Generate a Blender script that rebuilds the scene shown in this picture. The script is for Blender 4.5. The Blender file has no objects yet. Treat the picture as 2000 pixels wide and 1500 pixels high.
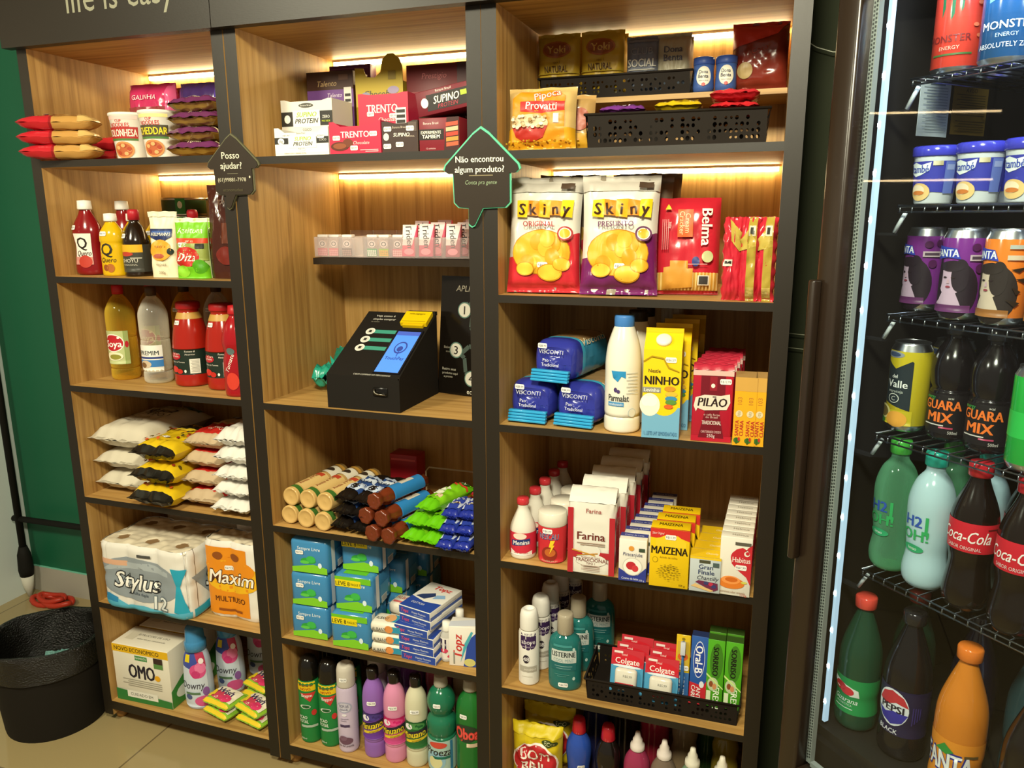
import bpy, bmesh, math, random
from math import sin, cos, pi, radians, sqrt
from mathutils import Vector, Matrix, noise
from mathutils.geometry import tessellate_polygon
S = bpy.context.scene
COL = S.collection
random.seed(7)

# ------------------------------------------------------------- camera
cam_d = bpy.data.cameras.new('camera')
cam = bpy.data.objects.new('camera', cam_d)
COL.objects.link(cam)
cam_d.sensor_fit = 'HORIZONTAL'; cam_d.sensor_width = 36.0
cam_d.lens = 1490.013 * 36 / 2000
cam_d.clip_start = 0.02
_yaw, _pit, _rol = radians(-18.7976), radians(-12.4052), radians(-0.2672)
_f = Vector((sin(_yaw) * cos(_pit), cos(_yaw) * cos(_pit), sin(_pit)))
_r = Vector((cos(_yaw), -sin(_yaw), 0)); _u = _r.cross(_f)
_r, _u = cos(_rol) * _r + sin(_rol) * _u, -sin(_rol) * _r + cos(_rol) * _u
_m = Matrix((_r, _u, -_f)).transposed().to_4x4()
_m.translation = (0.59542, -1.65506, 1.60561)
cam.matrix_world = _m
S.camera = cam

# ------------------------------------------------------------- world, lights, exposure
w = bpy.data.worlds.new('world'); S.world = w; w.use_nodes = True
w.node_tree.nodes['Background'].inputs[0].default_value = (1.0, 0.88, 0.66, 1)
w.node_tree.nodes['Background'].inputs[1].default_value = 0.2
S.view_settings.view_transform = 'Standard'; S.view_settings.look = 'None'
S.view_settings.gamma = 1.0; S.view_settings.use_curve_mapping = False
S.view_settings.exposure = 0.66
def area(name, loc, size, power, color, target):
    l = bpy.data.lights.new(name, 'AREA'); l.shape = 'DISK'; l.size = size; l.energy = power; l.color = color
    o = bpy.data.objects.new(name, l); COL.objects.link(o); o.location = loc
    o.rotation_euler = (Vector(target) - Vector(loc)).to_track_quat('-Z', 'Y').to_euler()
    return o
area('ceiling_lamp', (0.45, -1.75, 2.6), 0.35, 42, (1.0, 0.94, 0.69), (0.3, 0, 0.6))
area('ceiling_lamp', (-1.25, -1.7, 2.6), 0.35, 25, (1.0, 0.94, 0.69), (-1.0, 0, 0.6))

# unseen fill light added at the cabinet top to brighten the drinks
_t = area('fridge_fill', (.99, -.47, 1.99), .3, 2.0, (.75, .88, 1.0), (1.2, -.2, 1.2)); _t.data.shape = 'RECTANGLE'; _t.data.size = .6; _t.data.size_y = .02
_t.rotation_euler = (radians(40), 0, -.7936)

# ------------------------------------------------------------- materials
def lin(hx):
    c = [int(hx[i:i + 2], 16) / 255 for i in (0, 2, 4)]
    return tuple(x / 12.92 if x <= 0.04045 else ((x + 0.055) / 1.055) ** 2.4 for x in c) + (1,)
_mats = {}
def M(key):
    """'RRGGBB' print on film, 'mt:' matte, 'sh:' shiny, 'me:' metal, 'gl:' clear tinted plastic, 'em:hex:strength' lamp"""
    if not isinstance(key, str): return key
    if key in _mats: return _mats[key]
    k = key.split(':'); kind = k[0] if len(k) > 1 else 'pr'; hx = k[1] if len(k) > 1 else k[0]
    m = bpy.data.materials.new('paint_' + key.replace(':', '_')); m.use_nodes = True
    b = m.node_tree.nodes['Principled BSDF']; I = b.inputs
    I['Base Color'].default_value = lin(hx)
    I['Roughness'].default_value = {'pr': .42, 'mt': .75, 'sh': .16, 'me': .28, 'gl': .04, 'em': .5, 'fl': .2}[kind]
    if kind == 'pr': I['Specular IOR Level'].default_value = .35
    if kind == 'mt': I['Specular IOR Level'].default_value = .2
    if kind == 'me': I['Metallic'].default_value = 1
    if kind == 'gl':
        nt = m.node_tree; mx = nt.nodes.new('ShaderNodeMixShader'); tr = nt.nodes.new('ShaderNodeBsdfTransparent')
        tr.inputs[0].default_value = lin(hx); lw = nt.nodes.new('ShaderNodeLayerWeight'); lw.inputs[0].default_value = .35
        mr = nt.nodes.new('ShaderNodeMapRange'); mr.inputs[3].default_value = float(k[2]) if len(k) > 2 else .3; mr.inputs[4].default_value = .95
        nt.links.new(lw.outputs['Facing'], mr.inputs[0]); nt.links.new(mr.outputs[0], mx.inputs[0]); nt.links.new(tr.outputs[0], mx.inputs[1])
        nt.links.new(b.outputs[0], mx.inputs[2]); nt.links.new(mx.outputs[0], nt.nodes['Material Output'].inputs[0])
    if kind == 'em':
        I['Emission Color'].default_value = lin(hx); I['Emission Strength'].default_value = float(k[2])
    _mats[key] = m
    return m
def nodes_mat(name):
    m = bpy.data.materials.new(name); m.use_nodes = True
    n = m.node_tree.nodes; return m, n, m.node_tree.links, n['Principled BSDF']
def wood(name, sc, dark='8E6634', mid='B28A4C', light='C69E60'):
    m, n, l, b = nodes_mat(name)
    tc = n.new('ShaderNodeTexCoord'); mp = n.new('ShaderNodeMapping'); mp.inputs['Scale'].default_value = sc
    nz = n.new('ShaderNodeTexNoise'); nz.inputs['Scale'].default_value = 1; nz.inputs['Detail'].default_value = 5; nz.inputs['Roughness'].default_value = .62
    nz.inputs['Distortion'].default_value = .4
    cr = n.new('ShaderNodeValToRGB'); e = cr.color_ramp.elements
    e[0].position = .28; e[0].color = lin(dark); e[1].position = .72; e[1].color = lin(light)
    x = e.new(.5); x.color = lin(mid)
    l.new(tc.outputs['Object'], mp.inputs[0]); l.new(mp.outputs[0], nz.inputs['Vector'])
    l.new(nz.outputs['Fac'], cr.inputs[0]); l.new(cr.outputs[0], b.inputs['Base Color'])
    bp = n.new('ShaderNodeBump'); bp.inputs['Strength'].default_value = .08
    l.new(nz.outputs['Fac'], bp.inputs['Height']); l.new(bp.outputs[0], b.inputs['Normal'])
    b.inputs['Roughness'].default_value = .5
    return m
WV = wood('oak_grain_vertical', (55, 55, 1.8))
WH = wood('oak_grain_horizontal', (1.8, 55, 55))
def black_lam():
    m, n, l, b = nodes_mat('black_laminate')
    nz = n.new('ShaderNodeTexNoise'); nz.inputs['Scale'].default_value = 120
    bp = n.new('ShaderNodeBump'); bp.inputs['Strength'].default_value = .1
    l.new(nz.outputs['Fac'], bp.inputs['Height']); l.new(bp.outputs[0], b.inputs['Normal'])
    b.inputs['Base Color'].default_value = lin('1C150B'); b.inputs['Roughness'].default_value = .45
    return m
BLK = black_lam()
def tiles():
    m, n, l, b = nodes_mat('beige_floor_tiles')
    tc = n.new('ShaderNodeTexCoord'); br = n.new('ShaderNodeTexBrick')
    br.offset = 0; br.inputs['Scale'].default_value = 1
    br.inputs['Brick Width'].default_value = .6; br.inputs['Row Height'].default_value = .6
    br.inputs['Mortar Size'].default_value = .003
    br.inputs['Color1'].default_value = lin('A08E64'); br.inputs['Color2'].default_value = lin('9B8960'); br.inputs['Mortar'].default_value = lin('6E5E42')
    mp = n.new('ShaderNodeMapping'); mp.inputs['Location'].default_value = (.56, .27, 0)
    l.new(tc.outputs['Object'], mp.inputs[0]); l.new(mp.outputs[0], br.inputs['Vector']); l.new(br.outputs['Color'], b.inputs['Base Color'])
    b.inputs['Roughness'].default_value = .12
    return m
def wallpaint():
    m, n, l, b = nodes_mat('green_wall_paint')
    nz = n.new('ShaderNodeTexNoise'); nz.inputs['Scale'].default_value = 6
    cr = n.new('ShaderNodeValToRGB'); e = cr.color_ramp.elements
    e[0].color = lin('0A5538'); e[1].color = lin('0D5E40')
    l.new(nz.outputs['Fac'], cr.inputs[0]); l.new(cr.outputs[0], b.inputs['Base Color'])
    b.inputs['Roughness'].default_value = .5
    return m
def clear_glass():
    m, n, l, b = nodes_mat('door_glass')
    n.remove(b); out = n['Material Output']
    t = n.new('ShaderNodeBsdfTransparent'); t.inputs[0].default_value = (.93, .96, .97, 1)
    g = n.new('ShaderNodeBsdfGlossy'); g.inputs['Roughness'].default_value = .02
    f = n.new('ShaderNodeFresnel'); f.inputs[0].default_value = 1.45
    x = n.new('ShaderNodeMixShader'); ge = n.new('ShaderNodeNewGeometry')
    iv = n.new('ShaderNodeMath'); iv.operation = 'SUBTRACT'; iv.inputs[0].default_value = 1; l.new(ge.outputs['Backfacing'], iv.inputs[1])
    mu = n.new('ShaderNodeMath'); mu.operation = 'MULTIPLY'; l.new(f.outputs[0], mu.inputs[0]); l.new(iv.outputs[0], mu.inputs[1])
    l.new(mu.outputs[0], x.inputs[0]); l.new(t.outputs[0], x.inputs[1]); l.new(g.outputs[0], x.inputs[2]); l.new(x.outputs[0], out.inputs[0])
    return m
GLASS = clear_glass()
def film(name, tint=(1, 1, 1, 1), k=.25):
    m, n, l, b = nodes_mat(name)
    n.remove(b); out = n['Material Output']
    t = n.new('ShaderNodeBsdfTransparent'); t.inputs[0].default_value = tint
    g = n.new('ShaderNodeBsdfGlossy'); g.inputs['Roughness'].default_value = .15
    x = n.new('ShaderNodeMixShader'); x.inputs[0].default_value = k
    l.new(t.outputs[0], x.inputs[1]); l.new(g.outputs[0], x.inputs[2]); l.new(x.outputs[0], out.inputs[0])
    return m
FILM = film('clear_film', (1, 1, 1, 1), .12)

# ------------------------------------------------------------- mesh builder
class B:
    def __init__(s): s.v = []; s.f = []; s.mi = []; s.sm = []; s.mats = []
    def slot(s, m):
        m = M(m)
        if m not in s.mats: s.mats.append(m)
        return s.mats.index(m)
    def add(s, vs, fs, m, smooth=False):
        o = len(s.v); k = s.slot(m); s.v += [tuple(p) for p in vs]
        for f in fs: s.f.append([i + o for i in f]); s.mi.append(k); s.sm.append(smooth)
        return s
    def box(s, x0, y0, z0, x1, y1, z1, m, bev=0, faces={}):
        """faces: other materials for 'f' front(-y) 'k' back 'l' 'r' 't' 'b'"""
        if bev:
            bm = bmesh.new(); bmesh.ops.create_cube(bm, size=1)
            for v in bm.verts: v.co = Vector(((x0 + x1) / 2 + v.co.x * (x1 - x0), (y0 + y1) / 2 + v.co.y * (y1 - y0), (z0 + z1) / 2 + v.co.z * (z1 - z0)))
            bmesh.ops.bevel(bm, geom=bm.edges[:], offset=bev, segments=2, affect='EDGES', profile=.5)
            s.bm(bm, m, True); return s
        vs = [(x0, y0, z0), (x1, y0, z0), (x1, y1, z0), (x0, y1, z0), (x0, y0, z1), (x1, y0, z1), (x1, y1, z1), (x0, y1, z1)]
        for key, f in (('f', (0, 1, 5, 4)), ('r', (1, 2, 6, 5)), ('k', (2, 3, 7, 6)), ('l', (3, 0, 4, 7)), ('t', (4, 5, 6, 7)), ('b', (3, 2, 1, 0))):
            s.add([vs[i] for i in f], [(0, 1, 2, 3)], faces.get(key, m))
        return s
    def bm(s, bm, m, smooth=False):
        bm.verts.ensure_lookup_table(); bm.verts.index_update()
        s.add([v.co[:] for v in bm.verts], [[v.index for v in f.verts] for f in bm.faces], m, smooth); bm.free(); return s
    def lathe(s, prof, m, seg=28, sx=1, sy=1, c=(0, 0), close=True, flute=0, nf=5, smooth=True):
        """prof: (r, z) or (r, z, material from here up)"""
        rings = []; base = len(s.v); cur = m
        for p in prof:
            r, z = p[0], p[1]
            for k in range(seg):
                a = 2 * pi * k / seg; q = r * (1 + flute * cos(nf * a)) if flute else r
                s.v.append((c[0] + sx * q * sin(a), c[1] - sy * q * cos(a), z))
        for i in range(len(prof) - 1):
            if len(prof[i]) > 2: cur = prof[i][2]
            kk = s.slot(cur)
            for k in range(seg):
                k2 = (k + 1) % seg
                s.f.append([base + i * seg + k, base + i * seg + k2, base + (i + 1) * seg + k2, base + (i + 1) * seg + k]); s.mi.append(kk); s.sm.append(smooth)
        if close:
            for i, rev, mm in ((0, True, m), (len(prof) - 1, False, cur)):
                if prof[i][0] > 1e-5:
                    f = [base + i * seg + k for k in range(seg)]
                    s.f.append(f[::-1] if rev else f); s.mi.append(s.slot(mm)); s.sm.append(False)
        return s
    def tube(s, pts, r, m, seg=8):
        pts = [Vector(p) for p in pts]; rings = []
        for i, p in enumerate(pts):
            t = (pts[min(i + 1, len(pts) - 1)] - pts[max(i - 1, 0)]).normalized()
            a = t.orthogonal().normalized() if i == 0 else (a - t * a.dot(t)).normalized()
            b = t.cross(a); rr = r[i] if isinstance(r, (list, tuple)) else r
            rings.append([p + (a * cos(2 * pi * k / seg) + b * sin(2 * pi * k / seg)) * rr for k in range(seg)])
        vs = [q for R in rings for q in R]; fs = []
        for i in range(len(pts) - 1):
            for k in range(seg):
                k2 = (k + 1) % seg; fs.append((i * seg + k, i * seg + k2, (i + 1) * seg + k2, (i + 1) * seg + k))
        fs.append(tuple(range(seg))[::-1]); fs.append(tuple((len(pts) - 1) * seg + k for k in range(seg)))
        return s.add(vs, fs, m, True)
    def grid(s, fn, nu, nv, m, smooth=True, wrap=False):
        """m: material or function of (u, v) -> material"""
        vs = [fn(i / nu, j / nv) for j in range(nv + 1) for i in range(nu + 1)]
        o = len(s.v); s.v += [tuple(p) for p in vs]
        for j in range(nv):
            for i in range(nu):
                mm = m((i + .5) / nu, (j + .5) / nv) if callable(m) else m
                a = o + j * (nu + 1) + i
                s.f.append([a, a + 1, a + nu + 2, a + nu + 1]); s.mi.append(s.slot(mm)); s.sm.append(smooth)
        return s
    def xf(s, mat):
        s.v = [tuple(mat @ Vector(p)) for p in s.v]; return s
    def join(s, o, mat=None):
        base = len(s.v); s.v += [tuple(mat @ Vector(p)) for p in o.v] if mat else o.v
        for f, k, q in zip(o.f, o.mi, o.sm): s.f.append([i + base for i in f]); s.mi.append(s.slot(o.mats[k])); s.sm.append(q)
        return s
    def art(s, surf, items, w, h, cut=0, off=.0003, step=.00018):
        """prints flat shapes on surf(u, v, off); items in fractions of the face: u -.5...5, v 0..1"""
        o = off
        for it, side in [(i_, q_) for i_ in items for q_ in ((-1, 1) if i_[0] == 't' and 0 < i_[7].get('b', 0) <= 2.2 else (0,))]:   # heavier words: the letters set twice, a hair apart
            vs, fs, col = flat(it, w, h, side)
            if cut:
                bm = bmesh.new(); bv = [bm.verts.new((x, y, 0)) for x, y in vs]
                for f in fs:
                    try: bm.faces.new([bv[i] for i in f])
                    except ValueError: pass
                xs = [x for x, y in vs]; ys = [y for x, y in vs]
                for lo, hi, ax in ((min(xs), max(xs), 0), (min(ys), max(ys), 1)):
                    k = math.ceil(lo / cut) * cut
                    while k < hi:
                        p = [0, 0, 0]; p[ax] = k; nn = [0, 0, 0]; nn[ax] = 1
                        bmesh.ops.bisect_plane(bm, geom=bm.verts[:] + bm.edges[:] + bm.faces[:], plane_co=p, plane_no=nn); k += cut
                bm.verts.index_update(); bm.verts.ensure_lookup_table()
                vs = [(v.co.x, v.co.y) for v in bm.verts]; fs = [[v.index for v in f.verts] for f in bm.faces]; bm.free()
            s.add([surf(x, y, o) for x, y in vs], fs, col, bool(cut)); o += step if side != -1 else step * .4
        return s
    def mesh(s, name):
        me = bpy.data.meshes.new(name); me.from_pydata(s.v, [], s.f)
        for m in s.mats: me.materials.append(m)
        me.polygons.foreach_set('material_index', s.mi); me.polygons.foreach_set('use_smooth', s.sm)
        me.update(); return me

# ------------------------------------------------------------- flat print: rectangles, ellipses, polygons, words
_tx = {}
def words2d(t, bold, shear):
    k = (t, bold, shear)
    if k not in _tx:
        cu = bpy.data.curves.new('lettering', 'FONT'); cu.body = t; cu.resolution_u = 2; cu.offset = .016 * bold; cu.shear = shear
        ob = bpy.data.objects.new('lettering', cu); me = bpy.data.meshes.new_from_object(ob)
        vs = [(v.co.x, v.co.y) for v in me.vertices]; fs = [list(p.vertices) for p in me.polygons]
        bpy.data.objects.remove(ob); bpy.data.meshes.remove(me); bpy.data.curves.remove(cu)
        xs = [x for x, y in vs] or [0, 1]; x0, x1 = min(xs), max(xs)
        _tx[k] = ([((x - (x0 + x1) / 2) / .7, (y - .35) / .7) for x, y in vs], fs, (x1 - x0) / .7)
    return _tx[k]
def flat(it, w, h, side=0):
    k = it[0]
    if k == 'r': x0, y0, x1, y1 = it[1] * w, it[2] * h, it[3] * w, it[4] * h; return [(x0, y0), (x1, y0), (x1, y1), (x0, y1)], [(0, 1, 2, 3)], it[5]
    if k == 'e':
        n = 24; return [(it[1] * w + it[3] * w * cos(2 * pi * i / n), it[2] * h + it[4] * h * sin(2 * pi * i / n)) for i in range(n)], [tuple(range(n))], it[5]
    if k == 'p':
        ps = [(a * w, b * h) for a, b in it[1]]
        return ps, [tuple(t) for t in tessellate_polygon([[Vector((a, b, 0)) for a, b in ps]])], it[2]
    bo = it[7].get('b', 0); halo = bo if bo > 2.2 else 0
    vs, fs, tw = words2d(it[1], halo, it[7].get('s', 0)); th = it[4] * h
    if bo and not halo: vs = [(x + .028 * bo * side, y) for x, y in vs]
    mw = it[6] * w
    if abs(it[7].get('rot', 0)) > 45: th = it[4] * w; mw = it[6] * h   # upright lettering is sized by the width
    sx = th
    if mw and tw * th > mw: sx = mw / tw
    a = radians(it[7].get('rot', 0)); ca, sa = cos(a), sin(a)
    return [(it[2] * w + x * sx * ca - y * th * sa, it[3] * h + x * sx * sa + y * th * ca) for x, y in vs], fs, it[5]
def T(t, u, v, hh, c, mw=0, **k): return ('t', t, u, v, hh, c, mw, k)
def R(a, b, c, d, m): return ('r', a, b, c, d, m)
def E(u, v, a, b, m): return ('e', u, v, a, b, m)
def P(ps, m): return ('p', ps, m)
def lines(u, v0, n, dv, wd, c, th=.006): return [R(u - wd / 2 * (1 - .25 * (i % 2)), v0 - i * dv, u + wd / 2, v0 - i * dv + th, c) for i in range(n)]

# ------------------------------------------------------------- objects
def mk(name, data, parent=None, loc=(0, 0, 0), rot=(0, 0, 0)):
    o = bpy.data.objects.new(name, data); COL.objects.link(o); o.location = loc; o.rotation_euler = rot
    if parent: o.parent = parent
    return o
def tag(o, label, cat, group=None):
    o['label'] = label; o['category'] = cat
    if group: o['group'] = group
    return o
def put(name, label, cat, parts, loc=(0, 0, 0), rz=0, group=None, rot=None):
    """parts: a B (one mesh) or a list of (name, B[, [(name, B)...]])"""
    rot = rot or (0, 0, radians(rz))
    if isinstance(parts, B): return tag(mk(name, parts.mesh(name), None, loc, rot), label, cat, group)
    r = tag(mk(name, None, None, loc, rot), label, cat, group); r.empty_display_size = .03
    for p in parts:
        q = mk(p[0], p[1].mesh(p[0]), r)
        for sp in (p[2] if len(p) > 2 else []): mk(sp[0], sp[1].mesh(sp[0]), q)
    return r
def dup(root, loc, label, rz=None, rot=None):
    r = root.copy(); COL.objects.link(r); r.location = loc; r['label'] = label
    if rz is not None: r.rotation_euler = (0, 0, radians(rz))
    if rot: r.rotation_euler = rot
    for ch in list(root.children):
        c = ch.copy(); COL.objects.link(c); c.parent = r
        for g in ch.children:
            d = g.copy(); COL.objects.link(d); d.parent = c
    return r
def struct(name, b):
    o = mk(name, b.mesh(name)); o['kind'] = 'structure'; return o

# ------------------------------------------------------------- product shapes
def sticker(surf, u, v, price='R$5,99', sw=.024, sh=.012, cut=0):
    b = B(); ps = [(-.5, .2), (-.42, 0), (.42, 0), (.5, .2), (.5, .8), (.42, 1), (-.42, 1), (-.5, .8)]
    return b.art(lambda x, y, o: surf(u + x, v + y - sh / 2, o + .0022), [P(ps, 'EDEBE6'), T(price, 0, .5, .42, '55585C', .85)], sw, sh, cut)
def carton(w, d, h, col, front=(), side=(), top=(), bev=.0012, stick=None, faces=None, price='R$5,99'):
    b = B().box(-w / 2, -d / 2, 0, w / 2, d / 2, h, col, bev if not faces else 0, faces or {})
    b.art(lambda u, v, o: (u, -d / 2 - o, v), front, w, h)
    b.art(lambda u, v, o: (w / 2 + o, u, v), side, d, h)
    b.art(lambda u, v, o: (u, v - d / 2, h + o), top, w, d)
    parts = [('body', b)]
    if stick: parts.append(('price_sticker', sticker(lambda u, v, o: (u, -d / 2 - o + .0012, v), stick[0] * w, stick[1] * h, price)))
    return parts
def rfun(prof):
    def f(z):
        for a, b in zip(prof, prof[1:]):
            if a[1] <= z <= b[1]: return a[0] + (b[0] - a[0]) * (z - a[1]) / max(b[1] - a[1], 1e-6)
        return prof[-1][0]
    return f
def lsurf(prof, sx=1, sy=1, face=0):
    rf = rfun(prof); R0 = max(p[0] for p in prof); a0 = radians(face)
    def s(u, v, o):
        r = rf(v) + o; a = u / R0 + a0; return (sx * r * sin(a), -sy * r * cos(a), v)
    return s
def band(prof, z0, z1, col, sx=1, sy=1, off=.0006, seg=28):
    rf = rfun(prof); zs = sorted({z0, z1} | {p[1] for p in prof if z0 < p[1] < z1})
    return B().lathe([(rf(z) + off, z) for z in zs], col, seg, sx, sy, close=False)
def smooth_prof(pts, n=4):
    """Catmull-Rom through (r, z) points"""
    out = []
    for i in range(len(pts) - 1):
        p0, p1, p2, p3 = pts[max(i - 1, 0)], pts[i], pts[i + 1], pts[min(i + 2, len(pts) - 1)]
        for k in range(n):
            t = k / n; q = []
            for j in (0, 1):
                a, b, c, d = p0[j], p1[j], p2[j], p3[j]
                q.append(.5 * (2 * b + (c - a) * t + (2 * a - 5 * b + 4 * c - d) * t * t + (3 * b - a - 3 * c + d) * t ** 3))
            out.append((max(q[0], 0), q[1]))
    out.append(pts[-1])
    zz = out[0][1]; r = []
    for a, z in out:
        zz = max(zz, z); r.append((a, zz))
    return r
def bottle(prof, col, cap, capcol, labels=(), sx=1, sy=1, stick=None, face=0, price='R$8,99', seg=28, flute=0, extra=(), fill=None):
    """labels: (z0, z1, colour, art, width in metres); art wraps around the front"""
    parts = [('bottle_body', B().lathe(prof, col, seg, sx, sy, flute=flute))]
    if fill: parts.append(('liquid', B().lathe(fill[0], fill[1], seg, sx, sy)))
    if cap: parts.append(('cap', B().lathe(cap, capcol, 20)))
    sf = lsurf(prof, sx, sy, face)
    for z0, z1, lc, art, wd in labels:
        b = band(prof, z0, z1, lc, sx, sy) if lc else B()
        b.art(lambda u, v, o: sf(u, v + z0, o), art, wd, z1 - z0, .012, .0012); parts.append(('label', b))
    if stick: parts.append(('price_sticker', sticker(lambda u, v, o: sf(u, v, o), stick[0], stick[1], price, cut=.006)))
    return parts + list(extra)
def pouch(w, h, t, col, front=(), kind='pillow', seed=1, wr=.003, crimp=.06, pin=.03, back=None, stick=None, price='R$6,99', zig=.0, cut=None, body='bag', nu=18, nv=22, fine=1.0):
    def g(v):
        if v < crimp * (kind == 'pillow') or v > 1 - crimp: return 0
        q = (v - crimp * (kind == 'pillow')) / (1 - crimp * (2 if kind == 'pillow' else 1))
        if kind == 'pillow': return (1 - abs(2 * q - 1) ** 5) ** .5
        return (1 - q ** 2.2) ** .75 * (.72 + .28 * min(1, q * 4))
    def pos(u, v, sgn, o=0):
        th = t * (1 - min(1, abs(2 * u)) ** 4.5) ** .52 * g(v)
        x = w * u * (1 - pin * sin(pi * v))
        k = noise.noise(Vector((u * 7 * fine + seed * 3.1, v * 8 * fine, seed + sgn))) * wr * 1.6 + noise.noise(Vector((u * 12 * fine, v * 11 * fine + seed, sgn * 2))) * wr * .7
        e = min(1, (1 - abs(2 * u)) * 5)
        return (x + zig * sin(v * 40) * (abs(u) > .45), sgn * (th / 2 + o) + k * e * (1 if kind == 'pillow' else min(1, v * 6)), h * v + wr * .8 * noise.noise(Vector((u * 5, seed, 0))) * (v > .9))
    b = B()
    b.grid(lambda u, v: pos(u - .5, v, -1), nu, nv, col); b.grid(lambda u, v: pos(u - .5, v, 1), nu, nv, back or col)
    if kind == 'stand': b.grid(lambda u, v: tuple(Vector(pos(u - .5, 0, -1)) * (1 - v) + Vector(pos(u - .5, 0, 1)) * v), nu, 1, col)
    sf = lambda x, z, o: pos(max(-.5, min(.5, x / w)), max(0, min(1, z / h)), -1, o + .0018)
    b.art(sf, front, w, h, min(cut or .006, .006), .0008, .00035)
    parts = [(body, b)]
    if stick: parts.append(('price_sticker', sticker(sf, stick[0] * w, stick[1] * h, price, cut=.005)))
    return parts
def lay(parts, t=0):
    """turn a standing pouch onto its back: front faces up"""
    m = Matrix.Translation((0, 0, t / 2)) @ Matrix.Rotation(radians(-90), 4, 'X')
    out = []
    for p in parts: p[1].xf(m); out.append(p)
    dz = -min(v[2] for p in out for v in p[1].v)
    for p in out: p[1].xf(Matrix.Translation((0, 0, dz)))
    return out
ORD = ['front', 'second', 'third', 'fourth', 'fifth', 'sixth', 'seventh', 'eighth']
# ============================================================= the setting
struct('floor', B().box(-3.4, -3.2, -.05, 2.6, .62, 0, tiles()))
GREEN = wallpaint()
struct('wall_back', B().box(-2.42, .62, 0, 2.6, .7, 2.75, GREEN))
struct('wall_left', B().box(-2.5, -.4, 0, -2.42, .62, 2.75, 'mt:CFD8D4'))
struct('ceiling', B().box(-3.4, -3.2, 2.75, 2.6, .7, 2.8, 'mt:B9B6AC'))
struct('baseboard_back', B().box(-2.42, .608, 0, 2.6, .62, .115, 'mt:A8A296', 0, {'t': '7FC7AE'}))

struct('gap_shade_1', B().box(.640, .32, 0, 1.5, .335, 2.75, 'mt:262B1A'))  # dark panel added to give the shade in the gap beside the fridge

# ------------------------------------------------------------- the three shelf units
LED = 'em:FFE9B2:17'
TB = .018
ZS = {1: [.413, .762, 1.108, 1.426, 1.742], 2: [.415, .7575, 1.105, 1.734], 3: [.398, .751, 1.102, 1.411, 1.729]}
TOPZ = 2.05
def shelf_unit(x0, x1, bay, label):
    r = tag(mk('shelf_unit', None), label, 'shelf', 'shelf units along the wall')
    def part(name, b): return mk(name, b.mesh(name), r)
    for a, b_ in ((x0 - .0345, x0), (x1, x1 + .0345)): part('side_panel', B().box(a, 0, .03, b_, .45, TOPZ + .03, WV, 0, {'f': BLK, 'l': BLK if a < x0 and bay == 1 else WV, 'r': BLK if b_ > x1 and bay == 3 else WV}))
    part('back_panel', B().box(x0, .435, .05, x1, .45, TOPZ + .03, WV))
    part('top_panel', B().box(x0, 0, TOPZ, x1, .435, TOPZ + .03, WH, 0, {'f': BLK}))
    part('bottom_panel', B().box(x0, .0, .052, x1, .435, .082, WH, 0, {'f': BLK}))
    for z in ZS[bay]: part('shelf', B().box(x0, 0, z, x1, .435, z + TB, WH, 0, {'f': BLK}))
    for xx in (x0 + .0, x1 - .0):
        for yy in (.045, .40): part('foot', B().lathe([(.017, 0), (.019, .01), (.019, .03 if xx in (x0, x1) else .05)], 'A0743A', 16, c=(xx - .012 if xx == x0 else xx + .012, yy)))
    for z in (TOPZ, ZS[bay][-1]):
        mk('diffuser', B().box(x0 + .012, .4205, z - .0165, x1 - .008, .432, z - .006, LED).mesh('diffuser'),
           part('led_strip', B().box(x0 + .01, .419, z - .006, x1 - .006, .4345, z - .0005, 'D8D2C2')))
    return r
shelf_unit(-1.34, -.739, 1, 'leftmost oak shelf unit with black edges, holding rice, toilet paper and sauces')
shelf_unit(-.667, -.0705, 2, 'middle oak shelf unit with black edges, holding the payment terminal')
shelf_unit(0, .6, 3, 'rightmost oak shelf unit with black edges, holding crisps, milk and flour')
# fascia boards above
def fascia(x0, x1, words):
    b = B().box(x0, -.03, TOPZ - .002, x1, -.002, 2.42, BLK)
    if words: b.art(lambda u, v, o: ((x0 + x1) / 2 + u, -.03 - o, 2.05 + v), [T('life is easy', .105, .275, .19, '8C8A76', .5)], x1 - x0, .36)
    return b
put('fascia_board', 'dark fascia board with thin lettering above the rice and sauce shelves', 'sign', fascia(-1.39, -.7125, True))
put('fascia_board', 'plain dark fascia board spanning the middle and right shelf units', 'sign', fascia(-.7105, .637, False))

# ------------------------------------------------------------- house shaped signs on the posts
def house_sign(label, cx, cz, sc, edge, arts):
    o = [(0, 1.0), (.10, .93), (.47, .56), (.49, .50), (.44, .455), (.37, .455), (.37, .10), (.31, .04), (.02, .03), (-.09, -.18), (-.13, -.2), (-.17, -.17), (-.17, .03), (-.30, .04), (-.36, .10), (-.37, .455), (-.44, .455), (-.49, .50), (-.47, .56), (-.10, .93)]
    w, h = .155 * sc, .15 * sc
    def plate(pts, y0, y1, m):
        n = len(pts); b = B(); ps = [(a * w, c * h) for a, c in pts]
        tri = [tuple(t) for t in tessellate_polygon([[Vector((a, c, 0)) for a, c in ps]])]
        b.add([(a, y0, c) for a, c in ps], tri, m); b.add([(a, y1, c) for a, c in ps], tri, m)
        b.add([(a, y0, c) for a, c in ps] + [(a, y1, c) for a, c in ps], [(i, (i + 1) % n, n + (i + 1) % n, n + i) for i in range(n)], m); return b
    rim = plate(o, -.006, 0, edge)
    inner = plate([(a * .955, .03 + (c - .03) * .955 + .012) for a, c in o], -.009, -.006, '2B2219')
    inner.art(lambda u, v, q: (u, -.009 - q, v), arts, w, h)
    return put('house_sign', label, 'sign', [('rim', rim), ('face', inner)], (cx, -.0005, cz))
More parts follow.
